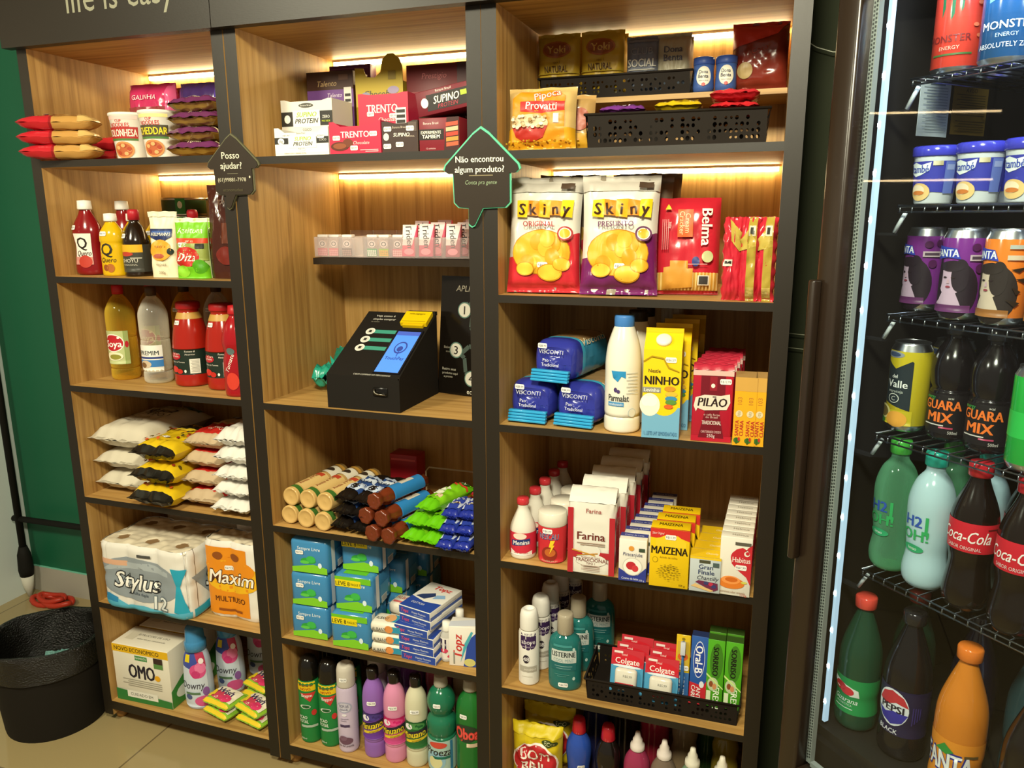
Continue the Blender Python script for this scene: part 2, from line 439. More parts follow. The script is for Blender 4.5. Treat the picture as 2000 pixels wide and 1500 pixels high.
house_sign('dark house shaped sign asking Posso ajudar, between left and middle shelf units', -.699, 1.655, 1.03, '5E5B42', [
    T('Posso', -.02, .66, .105, 'D9D3BE', b=.6), T('ajudar?', -.02, .50, .105, 'D9D3BE', b=.6), R(-.1, .37, .1, .378, '6F6A55'),
    T('(61)99881-7978', -.02, .28, .06, 'C5BEA5', .62), E(.315, .315, .015, .02, 'C5BEA5'), T('economarket', -.01, .12, .05, '565038', .45)])
house_sign('green rimmed house shaped sign asking Não encontrou algum produto, between middle and right units', -.0355, 1.617, 1.22, '5FC49C', [
    T('Não encontrou', -.02, .62, .075, 'EDE9DA', .6, b=.7), T('algum produto?', -.02, .50, .075, 'EDE9DA', .62, b=.7), R(-.15, .42, .15, .43, '8C8062'),
    T('Conta pra gente', 0, .345, .05, '8FA081', .4, s=.2)])

# ------------------------------------------------------------- left corner
pm = B().lathe([(.014, .1), (.014, 2.6)], 'mt:15130F', 12, c=(-2.372, .55))
rail = B().tube([(-2.40, .55, .36), (-1.40, .585, .36)], .013, 'mt:15130F')
sleeve = B().lathe([(.026, .1), (.03, .13), (.026, .2), (.016, .235)], 'mt:15130F', 12, c=(-2.372, .55))
foot = B().lathe([(.006, .0), (.02, .05), (.026, .1)], 'mt:C9C6B8', 12, c=(-2.372, .55))
put('metal_rack_frame', 'black metal rack frame with horizontal rail in the green corner', 'rack', [('post', pm), ('rail', rail), ('sleeve', sleeve), ('foot_cap', foot)])
b = B()
for k, (r0, zz) in enumerate(((.05, .012), (.042, .03), (.05, .02))):
    b.tube([(-2.25 + .03 * k + r0 * 1.5 * cos(a * .42), .53 + r0 * sin(a * .42) * .7, zz + .006 * sin(a)) for a in range(16)], .011, 'B0301E')
put('extension_cord', 'coiled red cord lying on the floor by the baseboard', 'cord', b)

def trash():
    prof = [(.148, 0), (.150, .012), (.160, .15), (.167, .285)]
    body = B().lathe(prof, 'mt:1C1813', 48, close=False); body.lathe([(.0, .004), (.146, .004)], 'mt:1C1813', 48, close=False)
    lin_ = B(); m, n, l, bb = nodes_mat('black_bin_liner'); bb.inputs['Base Color'].default_value = lin('100E0B'); bb.inputs['Roughness'].default_value = .12
    nz = n.new('ShaderNodeTexNoise'); nz.inputs['Scale'].default_value = 60; nz.inputs['Detail'].default_value = 4
    bp = n.new('ShaderNodeBump'); bp.inputs['Strength'].default_value = .7; bp.inputs['Distance'].default_value = .01; l.new(nz.outputs['Fac'], bp.inputs['Height']); l.new(bp.outputs[0], bb.inputs['Normal'])
    def f(u, v):
        a = u * 2 * pi; k = noise.noise(Vector((cos(a) * 3, sin(a) * 3, v * 5)))
        if v < .3: z = .21 + v / .3 * .09; r = .169 + .004 * k + .002
        elif v < .4: z = .30 + .006 * sin(a * 3) + .004 * k; r = .170 - (v - .3) * .12
        else: q = (v - .4) / .6; z = .295 - q * .25 + .004 * k; r = (.158 - .05 * q) * (1 + .08 * k)
        return (r * sin(a), -r * cos(a), z)
    lin_.grid(f, 64, 30, m); lin_.lathe([(0, .045), (.11, .042)], m, 64, close=False)
    put('trash_bin', 'round black bin with shiny black liner beside the leftmost shelf unit', 'trash bin', [('bin_body', body), ('bin_liner', lin_)], (-1.555, -.02, 0))
    w_ = pouch(.07, .06, .02, '5F8A84', seed=9, wr=.008, crimp=.02)
    put('crumpled_wrapper', 'crumpled grey green wrapper lying inside the black bin', 'litter', w_[0][1], (-1.50, -.06, .20), rot=(radians(-50), 0, .5))
trash()
# ============================================================= leftmost unit
Z1, Z2, Z3, Z4, Z5, Z6 = 1.7608, 1.4448, 1.1268, .7808, .4318, .0828
# --- top shelf
def pasta(label, loc, rz, first=None):
    if first: return dup(first, loc, label, rz)
    L, W, H = .2, .06, .036
    b = pouch(L, W, H, lambda u, v: 'fl:B5202A' if u < .42 else ('fl:8E1A20' if u < .46 else 'fl:B98A48'), [ E(-.3, .62, .05, .14, 'E6DED8'), E(-.15, .4, .04, .1, 'E6DED8'), R(.30, 0, .5, 1, 'fl:D7B26C'), R(-.07, .46, .3, .54, 'E0BE80')], 'pillow', 3, .0022, .03, 0, stick=None, body='bag', nu=26, nv=10)
    b = lay(b, H)
    for p in b: p[1].xf(Matrix.Translation((0, -W / 2, 0)))
    return put('pasta_pack', label, 'pasta', b[0][1], loc, rz, 'red ended pasta packs')
p0 = pasta('red ended pasta pack at the bottom of the pile by the post', (-1.256, -.001, Z1), 22)
for i, (l, c, a) in enumerate((('red ended pasta pack second from the bottom of the pile', (-1.259, .0, Z1 + .0375), 23),
    ('red ended pasta pack on top of the pile by the post', (-1.255, .0, Z1 + .075), 22),
    ('red ended pasta pack lying behind the pile, lower one', (-1.228, .19, Z1), 4),
    ('red ended pasta pack lying behind the pile, upper one', (-1.228, .19, Z1 + .0375), 3))): pasta(l, c, a, p0)
def noodle_cup(label, name, col, tint, loc):
    pr = [(.040, 0), (.041, .004), (.053, .117), (.0555, .119), (.0555, .124)]
    body = B().lathe(pr, 'E9E4DA', 32)
    sf = lsurf(pr)
    body.art(sf, [R(-.5, .86, .5, .93, tint), T('CUP', -.05, .83, .06, 'C23B3B', b=1), T('NOODLES', -.05, .745, .09, 'C23B3B', .62, b=1), R(-.5, .46, .5, .70, col),
                  T(name, .0, .58, .15, 'F3EAD6' if name[0] == 'B' else 'E8D22F', .95, b=1.4), R(-.5, .42, .5, .46, '4D7A3E'), E(0, .22, .36, .18, 'C98A52'), E(0, .22, .29, .14, 'B25E38')] +
                 [E(.2 * cos(k * 1.3), .22 + .09 * sin(k * 1.3), .07, .04, ('D9A46A', 'A9452E')[k % 2]) for k in range(7)], .1, .124, .01, .0006)
    return put('noodle_cup', label, 'noodle cup', [('cup', body), ('foil_lid', B().lathe([(.0552, .1238), (.0545, .1255), (.0, .1258)], 'D8D4CC', 32))], loc, 12, 'instant noodle cups')
noodle_cup('white noodle cup with red bolonhesa band beside the pasta packs', 'BOLONHESA', 'A9302E', 'E3BFB8', (-1.122, .112, Z1))
noodle_cup('white noodle cup with yellow cheddar lettering', 'CHEDDAR', '4A4434', 'E8D890', (-1.008, .10, Z1))
NB = [0]
def noodles(label, col, arts, loc, rz=0, sz=(.13, .115, .034), grp='purple and gold noodle packs', tilt=0):
    NB[0] += 1
    w_, h_, t_ = sz
    b = lay(pouch(w_, h_, t_, col, arts, 'pillow', NB[0], .003, .05, .02), t_)
    for p in b: p[1].xf(Matrix.Translation((0, -h_ / 2, 0)))
    return put('noodle_pack', label, 'noodle pack', b[0][1], loc, rz, grp, (radians(tilt), 0, radians(rz)) if tilt else None)
GOLD = [R(-.5, .0, .5, .3, 'fl:6A2F5E'), R(-.5, .3, .5, .36, 'E8D9A8'), E(0, .66, .3, .2, 'C88A3C'), T('Turma', 0, .2, .1, 'E8D8B0', .5)]
for k, nm in enumerate(('at the bottom', 'second from the bottom', 'third from the bottom', 'fourth from the bottom')):
    noodles('purple and gold noodle pack %s of the stack by the post' % nm, 'fl:9A7A34', GOLD, (-.86 - .004 * (k % 2), .085 + .006 * k, Z1 + .038 * k), 3 * (-1) ** k, (.15, .115, .033))
for l, x, y, col, sd in (('pink noodle multipack standing behind the white cups', -1.135, .225, 'C0305E', 90), ('pink noodle multipack, rear one by the back panel', -1.13, .31, 'B02A56', 91)):
    put('noodle_pack', l, 'noodle pack', pouch(.155, .222, .07, 'fl:' + col, [R(-.5, .0, .5, .7, 'fl:8E3A3E'), E(-.05, .5, .3, .16, 'A8603E'), R(.38, 0, .5, 1, 'fl:E0608E'), T('GALINHA', -.05, .82, .06, 'F0D0D0', .6)], 'pillow', sd, .004, .035, .02)[0][1], (x, y, Z1), 4, 'pink noodle packs')
for l, x, y, sd in (('dark purple noodle multipack standing behind the gold stack', -.962, .225, 92), ('dark purple noodle multipack, rear one by the back panel', -.965, .31, 93)):
    put('noodle_pack', l, 'noodle pack', pouch(.15, .216, .07, 'fl:3E2A5E', [R(-.5, .0, .5, .72, 'fl:4A3226'), R(.4, 0, .5, 1, 'fl:5A44A0'), E(0, .4, .3, .2, '6A4A3A')], 'pillow', sd, .004, .035, .02)[0][1], (x, y, Z1), 0, 'dark purple noodle packs')

# --- sauces
def ketchup(label, loc, first=None):
    if first: return dup(first, loc, label)
    pr = smooth_prof([(.037, 0), (.043, .008), (.043, .03), (.038, .08), (.0435, .118), (.036, .145), (.021, .172), (.0165, .185), (.0165, .19)])
    art = [R(-.5, 0, .5, 1, 'E6DDD2'), E(-.05, .72, .4, .24, 'E9E4DA'), T('Quero', .05, .37, .17, '2A2018', .8, s=.3, b=1), T('Q', -.02, .70, .36, '231C17', b=1), R(-.5, 0, .5, .25, 'C4847A'), E(.1, .1, .35, .2, 'B33A2C')]
    return put('ketchup_bottle', label, 'bottle', bottle(pr, 'sh:7E1016', [(.0185, .185), (.0195, .188), (.018, .21), (.0, .212)], 'E6E2DA', [(.03, .118, None, art, .058)], 1, .72, (-.03, .135), seg=32), loc, 10, 'ketchup bottles')
k0 = ketchup('dark red ketchup bottle with white cap, nearest the edge', (-1.295, .085, Z2))
ketchup('dark red ketchup bottle with white cap behind the mustard', (-1.275, .20, Z2), k0)
def mustard(label, loc, first=None):
    if first: return dup(first, loc, label)
    pr = smooth_prof([(.032, 0), (.036, .006), (.036, .07), (.034, .09), (.036, .1), (.033, .122), (.019, .143), (.015, .15), (.015, .156)])
    art = [T('Q', -.05, .72, .38, '2A241A', b=1), T('Quero', .02, .38, .15, '2A241A', .8, s=.3), E(.1, .12, .2, .14, 'A8622A'), E(-.15, .13, .15, .1, '8A4A20')]
    return put('mustard_bottle', label, 'bottle', bottle(pr, 'sh:D3A80E', [(.017, .152), (.0175, .155), (.0165, .173), (0, .175)], 'E6E2DA', [(.012, .1, None, art, .055)], 1, .8, (-.01, .118)), loc, 10, 'yellow mustard bottles')
m0 = mustard('yellow mustard bottle with white cap in front', (-1.192, .072, Z2))
mustard('second yellow mustard bottle right behind the front one', (-1.195, .155, Z2), m0)
mustard('third yellow mustard bottle, behind the soy sauce', (-1.118, .165, Z2), m0)
def soy(label, loc, first=None):
    if first: return dup(first, loc, label)
    pr = smooth_prof([(.033, 0), (.036, .006), (.036, .085), (.034, .105), (.024, .132), (.014, .148), (.0135, .162)])
    art = [R(-.5, 0, .5, 1, '3A3A34'), R(-.5, .72, .5, 1, 'D9A521'), E(-.12, .66, .28, .08, 'B03A2A'), T('SHOYU', .0, .42, .13, 'D8D4C4', .75), T('TRADICIONAL', 0, .27, .06, 'B8B4A4', .7), R(.05, .5, .45, .53, 'C8C4B4')]
    return put('soy_sauce_bottle', label, 'bottle', bottle(pr, 'sh:1E120A', [(.0155, .155), (.0155, .178), (.012, .184), (0, .185)], 'B01F2C', [(.012, .088, '3A3A34', art, .075)], 1, 1, (-.02, .112), seg=32), loc, 8, 'soy sauce bottles')
s0 = soy('soy sauce bottle with red cap and black label, in front', (-1.118, .082, Z2))
soy('soy sauce bottle with red cap standing behind the mayonnaise', (-1.06, .25, Z2), s0)
soy('soy sauce bottle with red cap standing behind the olive pouches', (-.965, .25, Z2), s0)
put('mayonnaise_pouch', 'cream mayonnaise pouch with blue shield and orange sauce blot', 'pouch', pouch(.088, .178, .05, 'E8DDBE', [
    R(-.5, .92, .5, 1, 'D8CFB6'), P([(-.42, .74), (.42, .74), (.42, .62), (0, .53), (-.42, .62)], '1F2C5A'), R(-.36, .67, .36, .71, '3C5A9A'), T("HELLMANN'S", 0, .66, .05, 'EFEBDC', .72, b=.8),
    E(0, .42, .4, .16, 'E09A2C'), T('FURIOSA', 0, .47, .035, '7A3A14', .5), E(-.05, .33, .2, .035, 'A8503A'), E(.36, .40, .1, .05, '22302A'), T('MAIONESE', 0, .2, .03, '6A5A3A', .5), T('200g', 0, .08, .04, '6A5A3A')], 'stand', 5, .003, .05, .12), (-.995, .06, Z2), 8)
OLV = [R(-.5, .93, .5, 1, 'D8D2C0'), R(-.5, .66, .5, .93, '74B81E'), T('Azeitona', 0, .80, .1, 'F1F0DC', .8, s=.25), R(-.5, .585, .5, .67, 'D8482A'), T('verdes', 0, .625, .045, 'F4E6C8', .4), R(-.5, .3, .5, .585, '8E9A4A'),
       E(-.1, .36, .42, .17, 'B8271F'), T('Diza', -.08, .36, .14, 'F3E9DC', .7, s=.3, b=.5), R(-.5, 0, .5, .2, '6DBE1C'), E(.3, .2, .2, .12, '4E9A1A'), E(-.2, .12, .2, .1, '8ACB34'), R(.2, .5, .45, .58, '2A2A22')]
def olive(label, loc, rz, first=None):
    if first: return dup(first, loc, label, rz)
    return put('olive_pouch', label, 'pouch', pouch(.098, .16, .05, 'B9C98E', OLV, 'stand', 8, .004, .05, .06, stick=(-.2, .56)), loc, rz, 'green olive pouches')
o0 = olive('green olive pouch with red oval logo in front', (-.898, .058, Z2), 8)
olive('green olive pouch half hidden behind the front one', (-.862, .128, Z2), 8, o0)
put('tall_dark_pouch', 'tall dark brown pouch leaning against the post under the sign', 'pouch', pouch(.10, .245, .05, 'sh:3E1B12', [R(.0, .38, .36, .6, '5A2A18'), T('TOMATE', .1, .82, .05, '8A6A54', .5), E(.1, .25, .3, .1, '6A1F16')], 'stand', 12, .003, .04, .04), (-.80, .075, Z2), 4)
def tincan(label, loc, rr=.052, hh=.052, col='3E5A22', arts=()):
    pr = [(rr - .002, 0), (rr, .003), (rr - .0015, .006), (rr - .0015, hh - .006), (rr, hh - .003), (rr - .002, hh)]
    return put('tin_can', label, 'can', [('can_body', B().lathe(pr, 'me:B9B4A8', 36)), ('label', band(pr, .007, hh - .007, col, 1, 1, .0004, 36).art(lsurf(pr), arts, .09, hh, .012, .0012))], loc, 10, 'tin cans at the back of the sauce shelf')
for k, nm in enumerate(('bottom', 'second', 'third', 'top')):
    tincan('low green tin can, %s of the stack behind the sauces' % nm, (-1.18, .36, Z2 + .0555 * k), .07, .055, '2F4A22', [R(.1, .1, .42, .95, '2E8A34'), E(.25, .6, .08, .2, 'E8F0E0')])
for k, nm in enumerate(('bottom', 'middle', 'top')):
    tincan('gold tin can, %s of the stack beside the green ones' % nm, (-1.045, .372, Z2 + .0735 * k), .05, .073, 'B8913C', [R(-.5, .05, .0, .9, 'CBB27A'), E(-.1, .5, .2, .3, 'D8A23A')])

# --- oil, vinegar, passata
OILP = smooth_prof([(.035, 0), (.0405, .008), (.0405, .03), (.038, .036), (.0405, .042), (.0405, .12), (.0375, .128), (.0405, .136), (.0415, .19), (.038, .215), (.024, .243), (.0135, .255), (.0135, .268)])
def oil(label, loc, liquid='gl:F0CE48:.12', capc='C0202A', art=None, first=None, lz=(.05, .15)):
    if first: return dup(first, loc, label)
    return put('oil_bottle', label, 'bottle', bottle(OILP, liquid, [(.0158, .257), (.0158, .281), (.014, .2835), (0, .284)], capc, [(lz[0], lz[1], None, art, .075)] if art else [], seg=36, stick=(-.01, .205) if not art else None), loc, 15, 'clear bottles of oil and vinegar')
SOYA = [R(-.5, 0, .5, 1, '8FA35A'), R(-.5, 0, .32, 1, 'B6BE86'), E(-.12, .64, .46, .27, 'EFEBE0'), E(-.12, .64, .42, .24, 'B5222C'), T('Soya', -.1, .62, .2, 'F4F0EA', .75, b=1.2), E(-.1, .24, .36, .13, 'E8E2C0'), E(-.06, .22, .24, .08, '8E8A3A'), R(.35, .0, .5, 1, '9CA86A'), E(.42, .6, .07, .1, 'B5222C')]
ol0 = oil('clear bottle of yellow soybean oil with red cap, nearest the side', (-1.262, .135, Z3), art=SOYA)
oil('bottle of yellow soybean oil with red cap behind the front one', (-1.255, .255, Z3), first=ol0)
MIM = [R(-.5, 0, .5, 1, 'E6E2DA'), T('PREMIM', -.05, .72, .17, '2E3A3A', .8, b=.8), R(-.5, .50, .5, .57, '2A3A7A'), R(-.5, .2, .5, .46, '3A78B8'), E(-.2, .3, .25, .14, 'C8B49A'), E(-.3, .26, .15, .1, '7A5A3A')]
vn0 = oil('clear vinegar bottle with brown cap and white blue label', (-1.128, .125, Z3), 'gl:F2EEE0:.12', '4A3320', MIM, lz=(.035, .115))
oil('clear vinegar bottle with brown cap and no visible label, at the back right', (-1.02, .275, Z3), 'gl:F2EEE0:.12', '4A3320', first=None)
oil('bottle of golden oil with brown cap behind the passata', (-1.12, .25, Z3), 'gl:F0BE38:.15', '3E2C1A', None)
PASP = smooth_prof([(.046, 0), (.052, .006), (.052, .035), (.051, .04), (.051, .105), (.052, .112), (.045, .165), (.033, .205), (.029, .215), (.031, .222), (.031, .226)])
def passata(label, loc, first=None, rz=10):
    if first: return dup(first, loc, label, rz)
    art = [T('Predilecta', -.22, .82, .09, 'F2E6DC', .3), E(-.25, .72, .2, .14, 'B0202A'), T('La Pastina', -.25, .72, .075, 'F2E4DC', .32), T('Tomate &', .2, .92, .07, 'E8E2D4', .4, s=.3), T('Manjericao', .2, .8, .06, 'E8E2D4', .4, s=.3), T('Molho de Tomate', -.15, .5, .06, 'D8D2C4', .5),
           E(-.28, .2, .14, .13, 'C8302A'), E(-.1, .13, .09, .1, 'B8281F'), E(.06, .14, .03, .06, 'E8E6DC'), R(.18, .05, .44, .62, 'E3DED2')] + lines(.31, .56, 9, .055, .2, '8A8A80', .012)
    gold = [R(-.5, 0, .5, 1, 'C79A4A')]
    return put('passata_bottle', label, 'bottle', bottle(PASP, 'sh:9C1E12', [(.0325, .222), (.034, .225), (.034, .238), (.031, .242), (.0, .2415)], 'A81A1E', [(.036, .11, '1C2A22', art, .11)], extra=[('neck_band', band(PASP, .195, .213, 'B98E44'))], stick=(-.02, .185), seg=36), loc, rz, 'tomato passata bottles')
pa0 = passata('red tomato passata bottle with dark label, left one in front', (-1.005, .133, Z3))
passata('red tomato passata bottle with dark label, right one in front', (-.880, .123, Z3), pa0)
passata('red tomato passata bottle half hidden behind the right one', (-.878, .245, Z3), pa0)
kp = smooth_prof([(.036, 0), (.041, .008), (.041, .09), (.036, .12), (.041, .15), (.033, .19), (.018, .215), (.016, .225)])
put('red_sauce_bottle', 'shiny red squeeze bottle with white script, against the right post', 'bottle', bottle(kp, 'sh:98101A', [(.019, .222), (.02, .226), (.018, .246), (0, .248)], 'A8141C', [(.02, .14, None, [T('Tomate', -.1, .62, .2, 'E8DCD4', .8, s=.3, rot=70), E(-.05, .88, .22, .08, '5A6A6A'), E(0, .2, .3, .2, 'C83A2A')], .06)]), (-.783, .06, Z3), 10)
put('red_sauce_bottle', 'shiny red squeeze bottle standing behind the first one at the post', 'bottle', bottle(kp, 'sh:98101A', [(.019, .222), (.02, .226), (.018, .246), (0, .248)], 'A8141C'), (-.79, .155, Z3), 0)

# --- rice, beans, sugar
def sack(name, label, w_, d_, t_, col, arts, loc, rz, seed, grp, stick=None, wr=.004, cat='bag', crimp=.05):
    b = lay(pouch(w_, d_, t_, col, arts, 'pillow', seed, wr, crimp, .02, stick=stick, cut=w_ / 16, nu=20, nv=20), t_)
    for p in b: p[1].xf(Matrix.Translation((0, -d_ / 2, 0)))
    return put(name, label, cat, b, loc, rz, grp)
RICE = [T('ARROZ', .0, .62, .1, '2E2A22', .55, b=1), T('TIPO 1', .1, .5, .07, '2E2A22', .4), T('agulhinha', .05, .75, .06, '4A6A2A', .5), T('longo fino', -.05, .38, .04, '3A362C', .5), T('validade e lote', -.05, .28, .03, '3A362C', .5), R(.1, .8, .45, .9, '3E5A2A')]
for k, nm in enumerate(('bottom', 'middle', 'top')):
    sack('rice_bag', 'white plastic rice bag at the %s of the pile by the side' % nm, .20, .33 if k == 2 else .27, .064 if k < 2 else .08, 'fl:CFC7B4', RICE, (-1.236, .175 + .02 * (k == 2), Z4 + .066 * k), 0, 20 + k, 'white rice bags')
def beanart(r):
    a = [E(0, .8, .35, .14, '2E2A1C'), T('Feijao', 0, .82, .1, 'D9B52A', .55, s=.2), R(-.45, .58, .45, .66, 'E8C93A')]
    for k in range(26): a.append(E(r.uniform(-.46, .46), r.uniform(.14, .6), .03, .022, ('C8552A', '5A4A14', '8A2A1C', '3A3A20')[k % 4]))
    return a
rr = random.Random(4)
for k, nm in enumerate(('bottom', 'middle', 'top')):
    sack('bean_bag', 'black bean bag with yellow patterned band, %s of three' % nm, .15, .25, .061, (lambda u, v: 'fl:1E1B16' if v < .12 else ('fl:D7B41C' if v < .64 else 'fl:2A261D')), beanart(rr), (-1.062, .085 + .012 * k, Z4 + .064 * k), 0, 30 + k, 'yellow banded black bean bags', (0, .3) if k != 1 else None)
for k, nm in enumerate(('bottom', 'second', 'third', 'top')):
    sack('beige_grain_bag', 'beige grain bag with red band, %s of the pile of four' % nm, .135, .24, .052, (lambda u, v: 'fl:C02A24' if .13 < v < .52 else 'fl:BFA98A'), [R(-.42, .5, .42, .53, 'E0A070'), T('ORGANICO', 0, .3, .06, 'E8D4C0', .4), T('Divino', .1, .8, .1, '2A2018', .5, s=.2, b=.6), R(-.5, .9, .5, 1, 'C8B8A0')], (-.928, .135 + .01 * k, Z4 + .054 * k), 0, 40 + k, 'beige grain bags with red band')
for k, nm in enumerate(('bottom', 'second', 'third', 'fourth', 'top')):
    sack('sugar_bag', 'crumpled white sugar bag, %s of the pile by the post' % nm, .122, .22, .042 + .012 * (k > 2), 'fl:DAD7D0', [R(-.5, .6, .5, .85, 'fl:B83A30'), T('Acucar', 0, .72, .12, 'F2E8E0', .6)] if k == 4 else [], (-.804, .098 + .008 * k, Z4 + .045 * k + .006 * (k == 4)), 0, 50 + k, 'white sugar bags', None, .0065)

# --- paper
def roll_pack(label, loc, nx, ny, nz, r_, hh, arts, sidearts, stickers, rz=0, name='toilet_paper_pack', hole=True, grp=None):
    """shrink wrapped rolls: an outline that follows the rolls, domed round each"""
    b = B(); W, D, H = nx * 2 * r_, ny * 2 * r_, nz * hh
    def outline(t):
        """point at arc fraction t around the pack"""
        per = [W, D, W, D]; tot = sum(per); s_ = t * tot; k = 0
        while k < 3 and s_ > per[k]: s_ -= per[k]; k += 1
        wv = r_ * .16 * (abs(sin(pi * s_ / (2 * r_))) ** .6 - 1) + 0
        x, y, nx_, ny_ = [(-W / 2 + s_, -D / 2, 0, -1), (W / 2, -D / 2 + s_, 1, 0), (W / 2 - s_, D / 2, 0, 1), (-W / 2, D / 2 - s_, -1, 0)][k]
        c_ = min(s_, per[k] - s_); rd = r_ * .55
        q = rd * (1 - sqrt(max(0, 1 - (1 - min(1, c_ / rd)) ** 2))) if c_ < rd else 0
        return x + nx_ * (wv - q), y + ny_ * (wv - q)
    def f(u, v):
        x, y = outline(u); z = v * H
        e = .008 * ((1 - min(1, v * 14)) ** 2 + (1 - min(1, (1 - v) * 14)) ** 2); l_ = sqrt(x * x + y * y)
        k = .0022 * noise.noise(Vector((x * 60, y * 60, z * 40)))
        gr = -.003 * (nz > 1) * math.exp(-((v - .5) * 22) ** 2)
        return (x * (1 - (e - k - gr) / l_), y * (1 - (e - k - gr) / l_), z)
    b.grid(f, 120, 26, 'fl:E4E0D8')
    def top(u, v):
        x, y = (u - .5) * (W - .02), (v - .5) * (D - .02)
        dx = ((x + W / 2) % (2 * r_)) - r_; dy = ((y + D / 2) % (2 * r_)) - r_; q = sqrt(dx * dx + dy * dy) / r_
        return (x, y, H - .0005 - .012 * max(0, q - .75) + (-.008 * (q < .33) if hole else 0) + .004 * noise.noise(Vector((x * 50, y * 50, 3))) * (1 + (not hole)))
    b.grid(top, 15 * nx, 15 * ny, 'fl:DDD2BA')
    tot = 2 * (W + D)
    if hole:
        for i in range(nx):
            for j in range(ny):
                cx, cy = -W / 2 + r_ * (2 * i + 1), -D / 2 + r_ * (2 * j + 1)
                b.add([(cx + .021 * cos(a * pi / 8), cy + .021 * sin(a * pi / 8), H - .003) for a in range(16)], [tuple(range(16))], '8A6E4C')
    def sf(u, v, o):
        x, y, z = f(min(1, max(0, (u + W / 2) / tot)), min(1, max(0, v / H)))
        return (x, y - o, z) if u < W / 2 - r_ * .3 else (x + o, y - o * .3, z)
    b.art(sf, arts, W, H, .012, .0014)
    b.art(lambda u, v, o: (lambda p: (p[0] + o, p[1], p[2]))(f((W + D / 2 + u) / tot, min(1, max(0, v / H)))), sidearts, D, H, .012, .0014)
    return put(name, label, 'paper rolls', [('wrapped_rolls', b)] + ([('price_sticker', sticker(sf, stickers[0], stickers[1], 'R$19,99', .03, .014, .006))] if stickers else []), loc, rz, grp)
STY = [E(-.05, .5, .47, .33, '8F98A0'), P([(-.5, .55), (-.3, .72), (.1, .78), (.3, .68), (.3, .62), (0, .68), (-.3, .62)], 'A9B2B8'), R(-.5, .68, -.15, .76, 'D8A88A'),
       P([(.33, .76), (.47, .76), (.42, .5), (.47, .1), (.33, .1), (.38, .5)], '2AA0BE'), P([(-.5, .14), (-.36, .2), (-.2, .08), (.0, .12), (.2, .06), (.48, .12), (.48, .0), (-.5, .0)], '5AB4D2'), P([(-.5, .2), (-.4, .23), (-.3, .18), (-.3, .1), (-.5, .12)], '2E86B8'),
       T('Stylus', -.06, .475, .24, '24282E', .72, s=.25, b=3.4), T('Stylus', -.06, .475, .24, 'F2F0EA', .72, s=.25, b=1.0), T('folha dupla', -.03, .29, .045, '3A4A5A', .3), T('12', .18, .2, .2, '5A6A74', s=.1, b=3), T('12', .18, .2, .2, 'E6EAEA', s=.1, b=1), R(-.02, .86, .12, .9, '4A4A48')]
STYS = [P([(-.4, .62), (.45, .74), (.45, .34), (-.1, .26)], '8F98A0'), T('Sty', .06, .50, .24, '24282E', s=.25, b=3.4), T('Sty', .06, .50, .24, 'F2F0EA', s=.25, b=1), P([(-.4, .14), (.45, .24), (.45, .12), (-.4, .02)], '2AA0BE'), T('neutro', .1, .84, .05, '5A5A58', .5), E(.3, .82, .08, .04, 'D8705A')]
roll_pack('large white and blue pack of toilet paper rolls in front', (-1.142, .10, Z5), 3, 2, 2, .056, .107, STY, STYS, None, 0, grp='toilet paper packs')
roll_pack('second pack of toilet paper rolls behind the front one, mostly its top visible', (-1.142, .318, Z5), 3, 1, 2, .056, .107, [], [], None, 0, grp='toilet paper packs')
MAX_ = [R(-.42, .05, .28, .93, 'E08A1C'), E(0, .56, .5, .21, 'E8B21E'), E(-.02, .66, .42, .15, 'E08A1C'), T('Maxim', 0, .55, .17, '4A2410', .92, s=.2, b=3), T('Maxim', 0, .55, .17, 'F4EEE0', .92, s=.2, b=.8), T('MULTIUSO', -.04, .26, .07, '5A2A10', .5, b=.8), E(-.2, .82, .08, .05, '8A4A1A'), E(.08, .82, .08, .05, '8A4A1A'), R(-.25, .1, .15, .13, '8A4A1A')]
roll_pack('white and orange pack of two paper towel rolls by the post', (-.861, .095, Z5), 2, 1, 1, .052, .245, MAX_, [], (-.005, .165), 0, 'paper_towel_pack', False)
roll_pack('white pack of paper towel rolls hidden behind the orange one', (-.861, .24, Z5), 2, 1, 1, .052, .245, [], [], None, 0, 'paper_towel_pack', False)

# --- washing powder, softener, soap
OMO = [R(-.5, .86, .5, .99, 'E5B41E'), T('NOVO ECONOMICO', -.06, .925, .07, '3A2A12', .8, b=.6), R(-.1, .76, .12, .84, '3E8A4A'), T('PAVIMENTO', .01, .8, .04, 'E8EAD8', .2), T('OMO', .0, .56, .24, '241F2C', .46, b=2), E(.28, .5, .05, .05, 'E5A81E'),
       P([(-.5, .2), (.5, .12), (.5, .0), (-.5, .0)], '2E7A3A'), R(-.3, .08, .25, .2, 'E8E6DA'), T('CUIDADO EM', -.04, .14, .05, '4A4A44', .4), R(.24, .76, .40, .86, '3A2A26'), R(.24, .68, .40, .76, '5A8A4A')] + lines(0, .4, 4, .035, .7, 'A8A498', .012)
def omo(label, loc, first=None):
    if first: return dup(first, loc, label)
    return put('washing_powder_box', label, 'box', carton(.215, .105, .2, 'E3DDCC', OMO, [P([(-.5, .3), (.5, .6), (.5, 0), (-.5, 0)], '3E8A3A'), E(0, .2, .3, .1, 'E8ECE0')], [T('INSTRUCOES DE USO', 0, .6, .09, '4A463A', .6), T('sabao em po concentrado', .05, .4, .07, '6A6658', .5), R(-.4, .3, -.25, .7, 'CFC8B4')], .002)[0][1], loc, 2, 'cream washing powder boxes')
om0 = omo('cream washing powder box with OMO print, front of the row', (-1.225, .074, Z6))
omo('cream washing powder box, second of the row', (-1.222, .186, Z6), om0)
omo('cream washing powder box, rear of the row', (-1.22, .298, Z6), om0)
